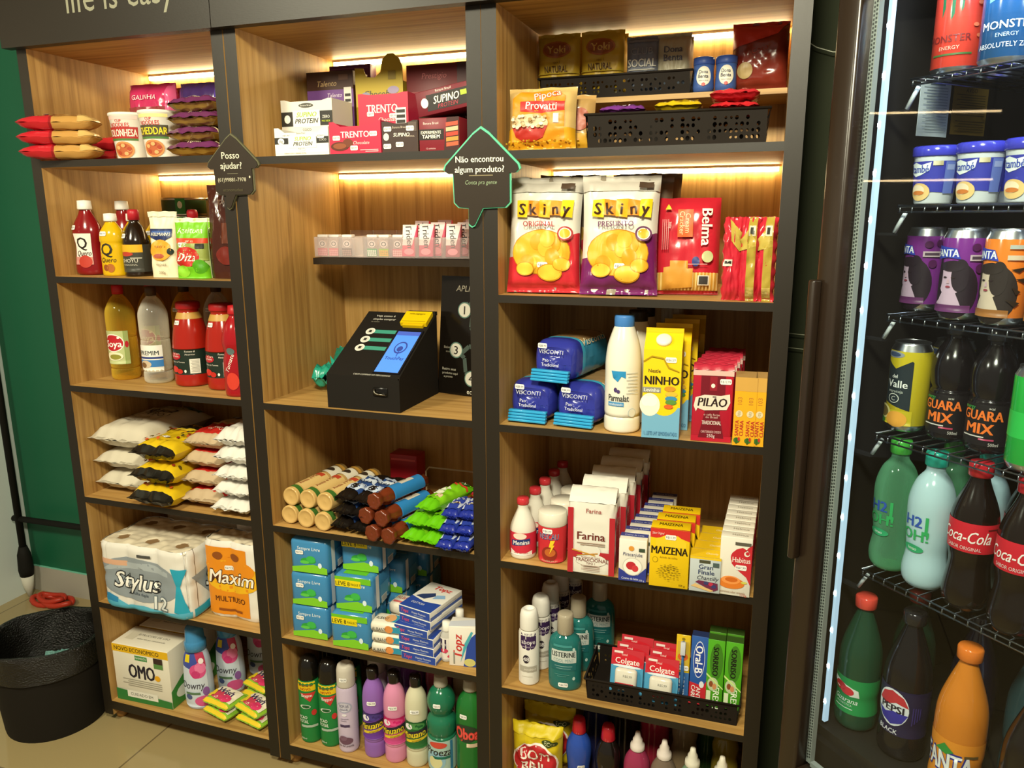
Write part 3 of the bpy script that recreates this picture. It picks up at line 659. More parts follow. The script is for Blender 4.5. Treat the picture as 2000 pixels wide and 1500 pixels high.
DP = smooth_prof([(.036, 0), (.043, .008), (.046, .06), (.044, .12), (.041, .165), (.034, .19), (.028, .2)])
def downy(label, loc, first=None):
    if first: return dup(first, loc, label, 14)
    art = [R(-.5, 0, .5, 1, 'C9D4E2'), P([(-.5, 1), (.5, 1), (.5, .82), (-.1, .72), (-.5, .76)], '3F4FA0'), P([(.1, 1), (.5, 1), (.5, .74), (.25, .72)], 'B8375A'), E(.18, .68, .3, .13, 'D8508A'), E(.28, .74, .2, .1, 'E87AA8'), E(.1, .62, .15, .07, 'C63A76'), R(-.32, .84, -.1, .97, 'E0C81E'),
           T('Downy', -.05, .42, .13, '3E3A44', .85, s=.2), E(.33, .86, .1, .05, 'F0E4E4'), E(.3, .12, .3, .1, 'D85A92'), E(-.2, .2, .12, .05, '4A5A8A'), R(-.3, .25, .2, .29, '5A7A5A'), E(.4, .3, .12, .08, '8A5AA0')]
    return put('softener_bottle', label, 'bottle', bottle(DP, 'B8C6DC', [(.03, .198), (.033, .2), (.033, .225), (.031, .228), (.029, .232), (.027, .268), (.024, .275), (0, .276)], 'sh:3F86B8', [(.01, .195, None, art, .092)], 1, .75), loc, 14, 'blue capped softener bottles')
d0 = downy('pink flowered softener bottle with blue cap, front of the row', (-1.052, .078, Z6))
downy('pink flowered softener bottle with blue cap, second of the row', (-1.012, .18, Z6), d0)
downy('pink flowered softener bottle with blue cap, rear of the row', (-.975, .29, Z6), d0)
def soap(label, loc, rz, first=None):
    if first: return dup(first, loc, label, rz)
    b = lay(pouch(.105, .085, .032, 'fl:8FC23A', [R(-.46, .18, .46, .86, 'E8E0C8'), E(-.1, .35, .35, .2, 'C8445A'), E(.2, .3, .2, .18, 'D83A6A'), T('Wish', 0, .6, .26, '3A2A5A', .7, s=.2, b=1.2), R(-.5, .0, .5, .1, 'E8C82A'), E(-.35, .35, .1, .2, 'E8C82A')], 'pillow', 61, .002, .04, 0), .032)
    for p in b: p[1].xf(Matrix.Translation((0, -.0425, 0)))
    return put('soap_pack', label, 'soap', b[0][1], loc, rz, 'green soap packs')
w0 = soap('green soap pack, lower of the front left pair', (-.945, .062, Z6), -14)
for l, c, a in (('green soap pack lying on the front left one', (-.943, .064, Z6 + .0335), -10), ('green soap pack, lower of the pair by the post', (-.822, .062, Z6), -12), ('green soap pack, upper of the pair by the post', (-.826, .064, Z6 + .0335), -18),
                ('green soap pack, lower one in the second row', (-.885, .175, Z6), -10), ('green soap pack, upper one in the second row', (-.883, .177, Z6 + .031), -16), ('green soap pack lying behind against the post', (-.815, .27, Z6), -12)): soap(l, c, a, w0)
# ============================================================= middle unit
Z1, Z3, Z4, Z5, Z6 = 1.7528, 1.1238, .7763, .4338, .0828
# --- snack bar boxes
def display(name, label, w_, d_, h_, col, arts, loc, rz, grp, low=.6, back=None, bars=None, side=(), inner='B8A88A', stickers=()):
    """open display box: low front with a dip, higher back, bars inside"""
    b = B(); t = .0015; hf = h_ * low
    ps = [(-w_ / 2, 0), (w_ / 2, 0), (w_ / 2, h_), (w_ / 2 - .012, h_), (w_ / 2 - .03, hf), (-w_ / 2 + .03, hf), (-w_ / 2 + .012, h_), (-w_ / 2, h_)]
    tri = [tuple(q) for q in tessellate_polygon([[Vector((a, c, 0)) for a, c in ps]])]
    y0 = -d_ / 2
    for y in (y0, y0 + t): b.add([(a, y, c) for a, c in ps], tri, col if y == y0 else inner)
    n = len(ps); b.add([(a, y0, c) for a, c in ps] + [(a, y0 + t, c) for a, c in ps], [(i, (i + 1) % n, n + (i + 1) % n, n + i) for i in range(n)], inner)
    b.box(-w_ / 2, y0 + t, 0, w_ / 2, d_ / 2, t, col); b.box(-w_ / 2, d_ / 2 - t, t, w_ / 2, d_ / 2, back or h_, col, 0, {'f': inner})
    b.box(-w_ / 2, y0 + t, t, -w_ / 2 + t, d_ / 2 - t, h_, col); b.box(w_ / 2 - t, y0 + t, t, w_ / 2, d_ / 2 - t, h_, col)
    b.art(lambda u, v, o: (u, y0 - o, v), arts, w_, h_); b.art(lambda u, v, o: (w_ / 2 + o, u, v), side, d_, h_)
    parts = [('box_body', b)]
    if bars:
        nb = 6
        for k in range(nb):
            x = -w_ / 2 + .012 + (w_ - .024) * (k + .5) / nb
            parts.append(('snack_bar', B().box(x - .009, y0 + .006, .004, x + .009, d_ / 2 - .006, h_ * .55 + .004 * (k % 2), bars, .003)))
    for u, v in stickers: parts.append(('price_sticker', sticker(lambda a, c, o: (a, y0 - o + .0012, c), u * w_, v * h_, 'R$9,99', .02, .011)))
    return put(name, label, 'box', parts, loc, rz, grp)
G = 'snack and chocolate display boxes'
SUPW = [R(-.5, .1, .5, .5, 'E9E7E0'), R(-.5, .42, .5, .66, '2E2C28'), E(-.38, .52, .06, .12, 'F0EEE6'), T('10g', -.38, .52, .09, '2E2C28'), R(-.24, .28, .28, .70, 'EFEDE4'), T('SUPINO', .03, .60, .14, '9DB82E', .44, s=.3, b=1.2), T('PROTEIN', .03, .42, .14, '34322E', .46, s=.3, b=1), T('COCO', .40, .54, .07, 'EDEBE2', .15), T('Banana Brasil', 0, .8, .05, '5A5A50', .22), T('DISPLAY COM 12 BARRAS DE 30g', -.12, .09, .045, '6A685E', .55)]
display('protein_bar_box', 'white SUPINO PROTEIN bar box, front one with price stickers', .152, .11, .066, 'E6E3DA', SUPW, (-.514, .075, Z1), 0, G, .82, stickers=((-.28, .72), (.0, .25), (.36, .68)), bars='C9C4B8')
display('protein_bar_box', 'white SUPINO PROTEIN bar box behind and above the front one', .152, .10, .148, 'DEDBD2', [R(-.5, .56, .5, .8, '2E2C28'), E(-.38, .68, .06, .07, 'F0EEE6'), R(-.27, .54, .26, .82, 'EFEDE4'), T('SUPINO', 0, .75, .08, '9DB82E', .44, s=.3, b=1.2), T('PROTEIN', 0, .645, .08, '34322E', .46, s=.3, b=1), T('ZERO', .38, .70, .05, 'EDEBE2', .14), T('MAIS SABOR', .38, .63, .03, 'C8D82E', .16), T('COCO', 0, .5, .04, '5A5A50', .2), E(0, .9, .14, .035, '4A4840'), T('Banana Brasil', 0, .9, .03, 'D8D6CC', .22)], (-.568, .182, Z1), 0, G, .97)
TRE = [T('TRENTO', .0, .60, .19, 'F3EAE4', .55, b=1), T('Chocolate', .12, .34, .10, 'F0D8D4', .36, s=.3), E(-.3, .24, .18, .14, '5A2A1A'), E(-.14, .34, .1, .13, '6E3620'), E(-.3, .25, .13, .09, '8A4A2A'), R(.1, .1, .45, .125, 'E8B8C0'), R(.2, .05, .45, .075, 'E8B8C0')]
display('chocolate_wafer_box', 'pink TRENTO wafer box, lower one at the shelf edge', .138, .10, .074, 'C72545', TRE, (-.366, .07, Z1), 0, G, .85, stickers=((-.36, .5), (.36, .6), (-.02, .18)), bars='5A1F22', inner='8A1A2E')
display('chocolate_wafer_box', 'pink TRENTO wafer box standing taller behind the lower one', .138, .085, .152, 'C52A48', [T('TRENTO', -.02, .76, .13, 'F3EAE4', .62, b=1), T('Chocolate', .1, .59, .06, 'F0D8D4', .4, s=.3), E(-.05, .45, .25, .06, '6E3620'), R(.25, .5, .46, .76, 'E8E0DC'), R(.27, .52, .44, .57, '2A2622'), R(.27, .6, .44, .65, '2A2622'), R(.27, .68, .44, .73, '2A2622'), E(.18, .44, .08, .07, '3A1A14')], (-.348, .175, Z1), 0, G, .98, stickers=((-.25, .68), (.2, .64)), inner='8A1A2E')
display('snack_bar_box', 'dark brown SUPINO bar box between the pink and the wine red boxes', .092, .10, .07, '3B2A26', [T('SUPINO', .05, .56, .12, 'E8E4DA', .5, s=.2, b=1), E(-.38, .5, .08, .12, 'D8D4CA'), T('Banana Brasil', 0, .8, .07, 'C8B8A8', .5), R(.25, .65, .48, .95, '5A4A44'), T('ORIGINAL', .3, .5, .05, 'C8B8A8', .3)], (-.248, .07, Z1), 0, G, .92, stickers=((-.33, .75), (.3, .75), (.0, .25), (-.35, .2)))
b = carton(.10, .10, .073, '7A1F2B', [T('Banana Brasil', -.2, .84, .07, 'E8D8D0', .4), R(-.5, .34, .12, .66, '241E1C'), T('EXPERIMENTE', -.2, .565, .09, 'F0ECE0', .5, b=1), T('TAMBEM', -.2, .44, .11, 'F0ECE0', .5, b=1.2), P([(.12, 0), (.5, 0), (.5, 1), (.2, 1)], '3A1A1A')] +
    [P([(.18, .12 + k * .15), (.48, .16 + k * .15), (.48, .28 + k * .15), (.18, .24 + k * .15)], ('C85A3A', 'C98A3C', 'B8402E', 'D8B08A', 'C0503A')[k]) for k in range(5)] + [T('12 unidades', -.2, .08, .05, 'D8B8B8', .4)], stick=None)
put('snack_bar_box', 'wine red bar box reading EXPERIMENTE TAMBEM by the post', 'box', b[0][1], (-.148, .07, Z1), 0, G)
b = carton(.13, .10, .055, '6E1C28', [R(-.3, .15, .5, .8, '26201E'), T('SUPINO', .08, .55, .3, 'F0ECE0', .5, s=.3, b=1), T('PROTEIN', .1, .28, .16, 'B03A4A', .45, s=.3), E(-.34, .5, .07, .2, 'F0ECE0'), R(.36, .5, .48, .7, 'A8C03A'), T('Banana Brasil', .05, .9, .1, 'E8D8D0', .3)], faces=None)
put('snack_bar_box', 'wine red SUPINO PROTEIN bar box tilted up on top by the post', 'box', b[0][1], (-.142, .088, Z1 + .087), 0, G, (0, radians(-9), 0))
put('chocolate_bar_box', 'dark purple chocolate box at the left of the back row', 'box', carton(.142, .08, .234, '3E2218', [R(-.5, .0, .5, .80, '6B4284'), R(-.5, .80, .5, 1, '3E2218'), T('Talento', -.06, .87, .06, 'B89A6A', .6, s=.3), T('Talento', .1, .74, .045, 'D8C8D8', .35, s=.3), R(.3, .64, .46, .82, 'D8D0C4'), R(.32, .66, .44, .69, '2A2420'), R(.32, .72, .44, .75, '2A2420'), R(.2, .9, .4, .96, '5A3A2A')], stick=(-.3, .68))[0][1], (-.567, .29, Z1), 0, G)
put('chocolate_bar_box', 'plum coloured box peeking out above the dark purple box', 'box', carton(.13, .035, .268, '5A2E5E', [T('Talento', .1, .93, .04, 'A88AA8', .4, s=.3), R(-.45, .96, .45, .97, '7A4A7E')])[0][1], (-.565, .372, Z1), 0, G)
put('chocolate_bar_box', 'beige cardboard flap box behind the dark purple one', 'box', carton(.03, .05, .25, 'C8B090', [])[0][1], (-.649, .36, Z1), 0, G)
yb = B(); hw = .06
ps = [(-.07, 0), (.07, 0), (.07, .235), (.062, .255), (.045, .268), (.028, .268), (.012, .255), (.006, .225), (-.012, .212), (-.036, .214), (-.045, .236), (-.07, .238)]
tri = [tuple(q) for q in tessellate_polygon([[Vector((a, c, 0)) for a, c in ps]])]
for y, cc in ((-.04, 'B39A22'), (-.0385, '8A7420')): yb.add([(a, y, c) for a, c in ps], tri, cc)
n = len(ps); yb.add([(a, -.04, c) for a, c in ps] + [(a, -.0385, c) for a, c in ps], [(i, (i + 1) % n, n + (i + 1) % n, n + i) for i in range(n)], '8A7420')
yb.box(-.07, -.0385, 0, .07, .04, .20, 'A08A20').art(lambda u, v, o: (u, -.04 - o, v), [T('Chocobis', 0, .72, .07, '4A4634', .7, s=.2, b=1), E(-.28, .70, .1, .04, '8A8AA0'), E(.3, .75, .12, .04, '9A8AA8'), E(.02, .62, .1, .03, '8A9A6A'), R(.2, .86, .36, .95, '8A7420'), R(-.45, .5, .0, .52, '8A7420')], .14, .238)
put('yellow_display_box', 'olive yellow display box with rounded top, middle of the back row', 'box', yb, (-.422, .295, Z1), 0, G)
put('chocolate_bar_box', 'dark maroon box with white dots, right of the yellow one', 'box', carton(.175, .085, .236, '5E1A1E', [T('Prestigio', -.05, .88, .06, '9A4A4A', .5, s=.2), R(-.42, .5, .2, .72, '7A1F24'), T('PROBIO', -.08, .61, .09, 'D8C8BC', .62, b=1), E(-.08, .62, .16, .055, '2A2624'), T('MELBIS', -.08, .62, .04, '9AA88A', .28), E(.24, .63, .07, .07, 'B09A8A'), R(.32, 0, .5, 1, '3A1216')] + [E(-.4 + .1 * k, .4 + .04 * (k % 3), .015, .01, 'C8A8A0') for k in range(8)])[0][1], (-.255, .30, Z1), 0, G)
put('chocolate_bar_box', 'low maroon dotted box under the tilted bar box', 'box', carton(.17, .07, .12, '521A1C', [E(-.4 + .13 * k, .6 + .15 * (k % 2), .02, .03, 'A88078') for k in range(7)])[0][1], (-.175, .185, Z1), 0, G)
put('chocolate_bar_box', 'open brown box corner rising above the maroon box at the post', 'box', carton(.075, .05, .258, '4E2A1C', [P([(-.5, 1), (.5, 1), (.2, .9), (-.5, .85)], '7A5A3A')])[0][1], (-.125, .385, Z1), 0, G)

# --- floating ledge with gum dispensers
ZT = 1.497
lb = B().box(-.622, .205, ZT - .02, -.0715, .4345, ZT - .002, 'mt:2A2118', 0)
put('gum_ledge', 'black floating ledge carrying the clear gum trays', 'shelf', lb)
def tray(label, x, w_, first=None):
    b = B(); d_ = .2; h_ = .055; t = .0025
    for x0, y0, z0, x1, y1, z1 in ((-w_ / 2, 0, 0, w_ / 2, d_, t), (-w_ / 2, 0, t, w_ / 2, t, h_), (-w_ / 2, d_ - t, t, w_ / 2, d_, h_ + .015), (-w_ / 2, t, t, -w_ / 2 + t, d_ - t, h_), (w_ / 2 - t, t, t, w_ / 2, d_ - t, h_)): b.box(x0, y0, z0, x1, y1, z1, 'gl:FAF6F6:.05')
    return put('acrylic_tray', label, 'tray', b, (x, .212, ZT), 0, 'clear acrylic gum trays')
TW = .0755; TX = [-.582 + .0775 * k for k in range(7)]
for k, nm in enumerate(('with two pink mint boxes', 'with a single mint box, second along the ledge', 'with green and yellow gum beads', 'with pink gum beads and a sleeve', 'with two upright pink gum sleeves', 'with dull red gum sleeves by the post', 'partly hidden by the post')):
    tray('clear acrylic tray ' + nm, TX[k], TW)
def gumbox(label, x, y, col, ball, first=None, lab='2E2A2C'):
    w_, d_, h_ = .031, .02, .05
    b = B().box(-w_ / 2, -d_ / 2, 0, w_ / 2, d_ / 2, h_, 'gl:F4ECEA:.2', .003)
    b.art(lambda u, v, o: (u, -d_ / 2 - o, v), [R(-.5, .0, .5, .42, col), E(0, .66, .34, .18, 'E6DAD6'), E(0, .66, .24, .12, lab), E(0, .66, .15, .08, 'E6DAD6')] + [E(-.35 + .18 * (k % 5), .07 + .11 * (k // 5), .08, .05, ball) for k in range(15)], w_, h_)
    return put('mint_box', label, 'mints', [('body', b), ('lid', B().box(-w_ / 2, -d_ / 2, h_, w_ / 2, d_ / 2, h_ + .008, 'E8E2DE', .002))], (x, y, ZT + .0032), 0, 'little boxes of mints and gum')
for label, x, y, c_, bl in (('small pink mint box at the end of the gum ledge', TX[0] - .018, .232, 'C8485A', 'E08A94'), ('small pink mint box, second on the gum ledge', TX[0] + .018, .232, 'C8485A', 'E08A94'),
    ('small brown mint box in the second tray', TX[1] - .018, .232, '5A3A34', 'A87A70'),
    ('small box of white and green gum beads', TX[2] - .018, .232, '3E9A5A', 'F0F0E6'), ('small box of yellow and lime gum beads', TX[2] + .018, .232, '8AB81E', 'F0B02A'),
    ('small box of pale pink gum beads', TX[3] - .018, .232, 'C86A7A', 'F0B8B8')): gumbox(label, x, y, c_, bl)
gnum = [0]
def gum(label, x, y, col, rz=0, tilt=-8, h_=.088, grp='gum sleeves on the ledge'):
    gnum[0] += 1
    b = carton(.04, .012, h_, col, [P([(-.5, .35), (.2, .35), (.5, .95), (-.5, .95)], 'E8DCDA'), T('Trident', 0, .58, .42, '2A2024', s=.1, rot=-82, b=1), E(0, .15, .35, .1, 'E88A9A'), R(-.5, .95, .5, 1, 'D8C8C8')])
    return put('gum_sleeve', label, 'gum', b[0][1], (x, y, ZT + .0035), rz, grp, (radians(tilt), 0, radians(rz)))
for label, x, y, c_, hh in (('pink gum sleeve beside the pale pink gum beads', TX[3] + .016, .225, 'D83A62', .084), ('pink gum sleeve behind the one beside the beads', TX[3] + .016, .30, 'D03058', .094), ('rose gum sleeve in the fifth tray, left in front', TX[4] - .012, .225, 'C84A6A', .086), ('pink gum sleeve in the fifth tray, second row', TX[4] + .004, .262, 'D85070', .090), ('crimson gum sleeve in the fifth tray, rear', TX[4] - .002, .32, 'C02A4A', .096),
    ('dull rose gum sleeve in the sixth tray, in front', TX[5] - .012, .225, 'A84A5A', .086), ('red gum sleeve in the sixth tray, second row', TX[5] + .004, .262, 'B82A3A', .09), ('green topped gum sleeve in the sixth tray, third row', TX[5] + .012, .30, '4A9A3A', .098), ('pink gum sleeve in the sixth tray, rear', TX[5] - .014, .345, 'C83A5A', .094)): gum(label, x, y, c_, 4, -10, hh)

# --- payment terminal
def terminal():
    W, D, h0, h1 = .208, .235, .088, .222; cut = .125
    def wedge(x0, x1, hb, m):
        b = B(); vs = [(x0, 0, 0), (x1, 0, 0), (x1, D, 0), (x0, D, 0), (x0, 0, h0), (x1, 0, h0), (x1, D, hb), (x0, D, hb)]
        return b.add(vs, [(0, 1, 5, 4), (1, 2, 6, 5), (2, 3, 7, 6), (3, 0, 4, 7), (4, 5, 6, 7), (3, 2, 1, 0)], m)
    body = wedge(0, W, h1, 'mt:17130F')
    L = sqrt(D * D + (h1 - h0) ** 2); ty, tz = D / L, (h1 - h0) / L
    sf = lambda u, v, o: (W / 2 + u, v * ty - o * tz, h0 + v * tz + o * ty)
    G_, Wt = '3E8F7C', 'E0DED4'
    body.art(sf, [T('Veja como é', -.20, .93, .03, 'D8D4C8', .3), T('simples comprar', -.19, .875, .03, 'D8D4C8', .33), T('no totem', -.30, .83, .02, '8A8678', .12), T('E BOM COMPRAR NO MERCADINHO', .12, .025, .02, 'C8C4B8', .5)], W, L)
    bars = []
    for k in range(3):
        v = .67 - k * .13
        bb = B().art(sf, [R(-.28, v - .028, .09, v + .028, G_), E(-.28, v, .065, .052, 'E0DED4'), E(-.28, v, .05, .04, 'C9C7BC'), R(-.3, v - .018, -.26, v + .018, '2A2A26')], W, L, 0, .0006); bars.append(('step_marker', bb))
    phone = B(); c = lambda u0, v0, u1, v1, o0, o1, m: phone.add([sf(u * W, v * L, o) for o in (o0, o1) for u, v in ((u0, v0), (u1, v0), (u1, v1), (u0, v1))], [(0, 1, 5, 4), (1, 2, 6, 5), (2, 3, 7, 6), (3, 0, 4, 7), (4, 5, 6, 7)], m)
    c(.115, .05, .475, .70, 0, .004, 'sh:1A1A20')
    scr = B().art(sf, [R(.135, .06, .455, .67, 'em:3F6FC0:.75')], W, L, 0, .0045)
    scr.art(sf, [R(.135, .61, .455, .67, 'em:3A4FA0:.5'), E(.30, .42, .085, .09, 'em:2A3A80:.4'), E(.30, .42, .068, .07, 'em:3F6FC0:.75'), E(.30, .40, .04, .04, 'em:2A3A80:.4'), R(.30, .29, .31, .36, 'em:2A3A80:.4'), T('TouchPay', .30, .26, .045, 'em:24346E:.3', .26)], W, L, 0, .005)
    card = B(); cc = lambda u0, v0, u1, v1, o0, o1, m: card.add([sf(u * W, v * L, o) for o in (o0, o1) for u, v in ((u0, v0), (u1, v0), (u1, v1), (u0, v1))], [(0, 1, 5, 4), (1, 2, 6, 5), (2, 3, 7, 6), (3, 0, 4, 7), (4, 5, 6, 7)], m)
    cc(.10, .78, .47, .97, 0, .012, 'sh:E0BE10'); cc(.14, .755, .43, .78, 0, .008, 'sh:C8A80E'); card.art(sf, [T('minha pagseguro', .28, .93, .025, '3A3410', .22), R(.12, .80, .45, .81, 'B8980A')], W, L, 0, .0126)
    slot = B().box(.135, -.004, .04, .175, -.0003, .062, 'sh:0C0A08', .003); slot.tube([(.14, -.006, .058), (.142, -.008, .049), (.15, -.0085, .046), (.172, -.007, .045)], .0022, 'me:8A8478')
    lip = B().box(W - .003, .0, h0 - .004, W + .001, .002, h0 + .002, 'mt:2A241E'); lip.box(W * .6, D - .01, h1 - .004, W, D + .004, h1 + .006, 'mt:17130F')
    put('payment_terminal', 'black sloped payment box with blue screen and yellow card reader', 'payment terminal', [('housing', body)] + bars + [('phone', phone, [('screen', scr)]), ('card_reader', card), ('cable_slot', slot), ('rear_lip', lip)], (-.477, .012, Z3), 0)
terminal()
gb = pouch(.11, .17, .035, 'fl:1F8F78', [R(-.4, .3, -.1, .34, '8FD0C0'), E(.2, .6, .05, .04, 'A8DCD0')], 'pillow', 71, .012, .03, -.05)
gb[0][1].xf(Matrix.Translation((0, 0, .004)) @ Matrix.Rotation(radians(-62), 4, 'X'))
knot = B()
for k, a in enumerate((-40, 10, 60)):
    knot.add([Vector((0, 0, .03)), Vector((.05 * cos(radians(a + 150)), -.04 + .02 * k, .03 + .03 * k)), Vector((.06 * cos(radians(a + 170)), -.06 + .03 * k, .012 + .02 * k)), Vector((.03, -.02, .012))], [(0, 1, 2, 3)], 'fl:24A088')
lump = lay(pouch(.10, .09, .045, 'fl:1F8F78', [], 'pillow', 73, .014, .02, -.1), .05)
_mz = -min(v[2] for b_ in (gb[0][1], lump[0][1], knot) for v in b_.v)
for b_ in (gb[0][1], lump[0][1], knot): b_.xf(Matrix.Translation((0, 0, _mz)))
put('plastic_bag', 'crumpled teal plastic bag tucked behind the payment box', 'bag', [('folded_sheet', gb[0][1]), ('bunched_end', lump[0][1].xf(Matrix.Translation((-.035, -.06, 0)))), ('loose_handles', knot)], (-.548, .225, Z3 + .001), 20)
# board with steps 1 to 4
bw, bh = .19, .325
bb = B().box(-bw / 2, 0, 0, bw / 2, .006, bh, 'sh:14100C'); s_ = lambda u, v, o: (u, -o, v)
bb.art(s_, [T('APLICATIVO', .1, .90, .05, '8A8272', .75, s=.2), T('Baixe o app', -.29, .40, .022, '9A9484', .25), T('economarket', -.26, .365, .018, '8A8474', .3), T('Retire seus', -.31, .215, .022, 'C8C4B4', .25), T('produtos aqui', -.29, .18, .02, 'B8B4A4', .3), T('e pronto', -.32, .15, .018, 'B8B4A4', .2), T('economarket', .28, .04, .04, 'C8C4B4', .6)], bw, bh)
pth = [(-.12, .72), (-.02, .78), (.06, .72), (.04, .58), (.14, .50), (.26, .54), (.2, .42), (.02, .42), (-.1, .36), (-.2, .38), (-.05, .32), (-.02, .2), (.12, .13), (.28, .14)]
for a, c in zip(pth, pth[1:]):
    dx, dy = (c[0] - a[0]) * bw, (c[1] - a[1]) * bh; q = sqrt(dx * dx + dy * dy); nx_, ny_ = -dy / q * .006 / bw, dx / q * .006 / bh
    bb.art(s_, [P([(a[0] + nx_, a[1] + ny_), (a[0] - nx_, a[1] - ny_), (c[0] - nx_, c[1] - ny_), (c[0] + nx_, c[1] + ny_)], '3E4A44')], bw, bh, 0, .0004)
steps = []
for nn, u, v in (('1', -.08, .72), ('2', .2, .53), ('3', -.2, .38), ('4', .08, .15)):
    steps.append(('step_disc', B().art(s_, [E(u, v, .115, .068, '4E6A60'), E(u, v, .10, .058, 'B9B6AA'), T(nn, u, v, .07, '2A2622', b=1)], bw, bh, 0, .0008)))
put('instruction_board', 'glossy black board with steps 1 to 4 leaning behind the payment box', 'sign', [('panel', bb)] + steps, (-.182, .235, Z3), -12, None, (radians(-6), 0, radians(-12)))

# --- biscuits
def roll(label, loc, rz, first=None):
    if first: return dup(first, loc, label, rz)
    r_, L = .026, .235
    b = B(); pr = [(.0, .004), (.012, .006), (.020, .003), (.0245, 0), (r_, .004), (r_ * 1.01, L * .5), (r_, L - .004), (.02, L), (0, L - .003)]
    b.lathe(pr, 'sh:C9A566', 28)
    b.art(lsurf(pr), [R(-.5, .05, .5, .12, '3E6A2A'), R(-.5, .14, .5, .60, 'D8B878'), T('Aveia e Mel', 0, .34, .16, '8A3A1A', rot=90, b=1), R(-.2, .5, .2, .58, 'B8442A'), R(-.5, .64, .5, .86, 'DDD6C4'), E(0, .75, .2, .05, '3A2E22'), R(-.5, .88, .5, .93, 'B98A3C')], .075, L, .006, .0006)
    b.xf(Matrix.Translation((0, 0, r_)) @ Matrix.Rotation(radians(-90), 4, 'X'))
    return put('biscuit_roll', label, 'biscuits', b, loc, rz, 'cream wrapped biscuit rolls')
r0 = roll('cream biscuit roll, lower one next to the side panel', (-.628, .022, Z4), -4)
for l, c, a in (('cream biscuit roll, lower middle', (-.570, .012, Z4), -4), ('cream biscuit roll, lower one next to the black packs', (-.513, .006, Z4), -5), ('cream biscuit roll, upper one next to the side panel', (-.624, .028, Z4 + .0515), -6), ('cream biscuit roll, upper middle', (-.568, .024, Z4 + .0515), -6), ('cream biscuit roll, upper one next to the black packs', (-.512, .02, Z4 + .0515), -7)): roll(l, c, a, r0)
def bisc(name, label, loc, rz, end, arts, grp, first=None, L=.19, W=.058, H=.036, seed=80, wr=.004, roll_=0):
    if first: return dup(first, loc, label, None, (0, radians(roll_), radians(rz)))
    b = lay(pouch(W, L, H, 'fl:' + end, arts, 'pillow', seed, wr, .07, 0, nu=14, nv=24), H)
    return put(name, label, 'biscuits', b[0][1], loc, rz, grp, (0, radians(roll_), radians(rz)))
OREO = [R(-.5, .2, .5, .62, 'fl:2E4A82'), P([(-.3, .2), (.3, .2), (.5, .34), (.5, .4), (-.5, .36)], 'B9C4D8'), E(0, .28, .3, .07, '1E1814'), P([(-.45, .45), (.5, .5), (.5, .60), (-.45, .55)], 'C9D2E0'), T('Negresco', 0, .48, .07, '26304A', .8, s=.3, rot=8, b=1), R(-.5, .62, .5, .68, 'A8B4CC')]
n0 = None
for k, (x, y, z, a, l) in enumerate(((-.465, .0, 0, -14, 'lower left'), (-.405, -.004, 0, -14, 'lower right'), (-.46, .006, .0375, -14, 'second layer left'), (-.404, .002, .0375, -14, 'second layer right'), (-.456, .014, .075, -14, 'top left'), (-.40, .010, .075, -14, 'top right'))):
    o = bisc('black_biscuit_pack', 'black and blue biscuit pack with white lettering, %s of the pile' % l, (x, y, Z4 + z), a, '17120F', OREO, 'black and blue biscuit packs', n0, .2, .053, .036); n0 = n0 or o
c0 = None
L_, r_ = .20, .022
for k, (x, y, z, a, l) in enumerate(((-.352, -.018, 0, -15, 'lower left'), (-.303, -.022, 0, -15, 'lower right'), (-.376, -.006, .0405, -15, 'middle left, against the black packs'), (-.327, -.010, .0405, -15, 'middle right'), (-.352, .0, .081, -16, 'top'))):
    l = 'blue biscuit tube with twisted brown end, %s of the pile' % l
    if not c0:
        b = B(); pr = [(.0, .004), (.008, .001), (.015, .004), (.020, .0), (.0225, .008), (.0175, .022), (.016, .028), (.0195, .036), (r_, .048), (r_, L_ - .02), (.014, L_ - .012), (.019, L_)]
        b.lathe(pr, 'sh:6B2E18', 28, flute=.07, nf=7); b.art(lambda u, v, o: lsurf(pr)(u, v, o + .0016), [R(-.5, .3, .5, .9, 'fl:2F7FC0'), R(-.45, .5, .1, .75, 'C9C2B4'), E(-.2, .62, .18, .08, '6A3A22'), T('Recheado', -.1, .5, .12, 'E8DCC8', rot=90, b=1)], .085, L_, .006)
        b.xf(Matrix.Translation((0, 0, r_ + .002)) @ Matrix.Rotation(radians(-90), 4, 'X'))
        c0 = put('brown_biscuit_tube', l, 'biscuits', b, (x, y, Z4 + z), a, 'blue biscuit tubes with brown ends')
    else: dup(c0, (x, y, Z4 + z), l, a)
GR = [R(-.5, .2, .5, .75, 'fl:7CC21E'), P([(-.4, .35), (.0, .35), (.0, .6), (-.4, .6)], 'DDE2C8'), E(.1, .3, .22, .05, 'D8B8A0'), R(-.5, .75, .5, .79, 'C83A2A'), E(.1, .84, .3, .06, '2E5A22'), T('Bono', .1, .84, .05, 'E8F0D8', .4)]
g0 = None
for k, (x, y, z, a, l) in enumerate(((-.247, -.016, .0, -15, 'lower left'), (-.192, -.020, .0, -15, 'lower right'), (-.243, .0, .036, -15, 'middle left'), (-.188, -.004, .036, -15, 'middle right'), (-.220, .02, .072, -16, 'top'))):
    o = bisc('green_biscuit_pack', 'lime green biscuit pack, %s of its pile' % l, (x, y, Z4 + z), a, '62B414', GR, 'lime green biscuit packs', g0, .2, .054, .0345, 83, .005); g0 = g0 or o
BL = [R(-.5, .15, .5, .85, 'fl:2A3C96'), R(-.42, .2, -.3, .8, 'B8C0D8'), R(.3, .2, .42, .8, 'B8C0D8'), E(0, .4, .2, .09, 'D8CCB4'), E(0, .4, .13, .06, '5A3A2A'), T('Trakinas', .02, .66, .09, 'D8DCE8', .6, s=.2, rot=20)]
b0 = None
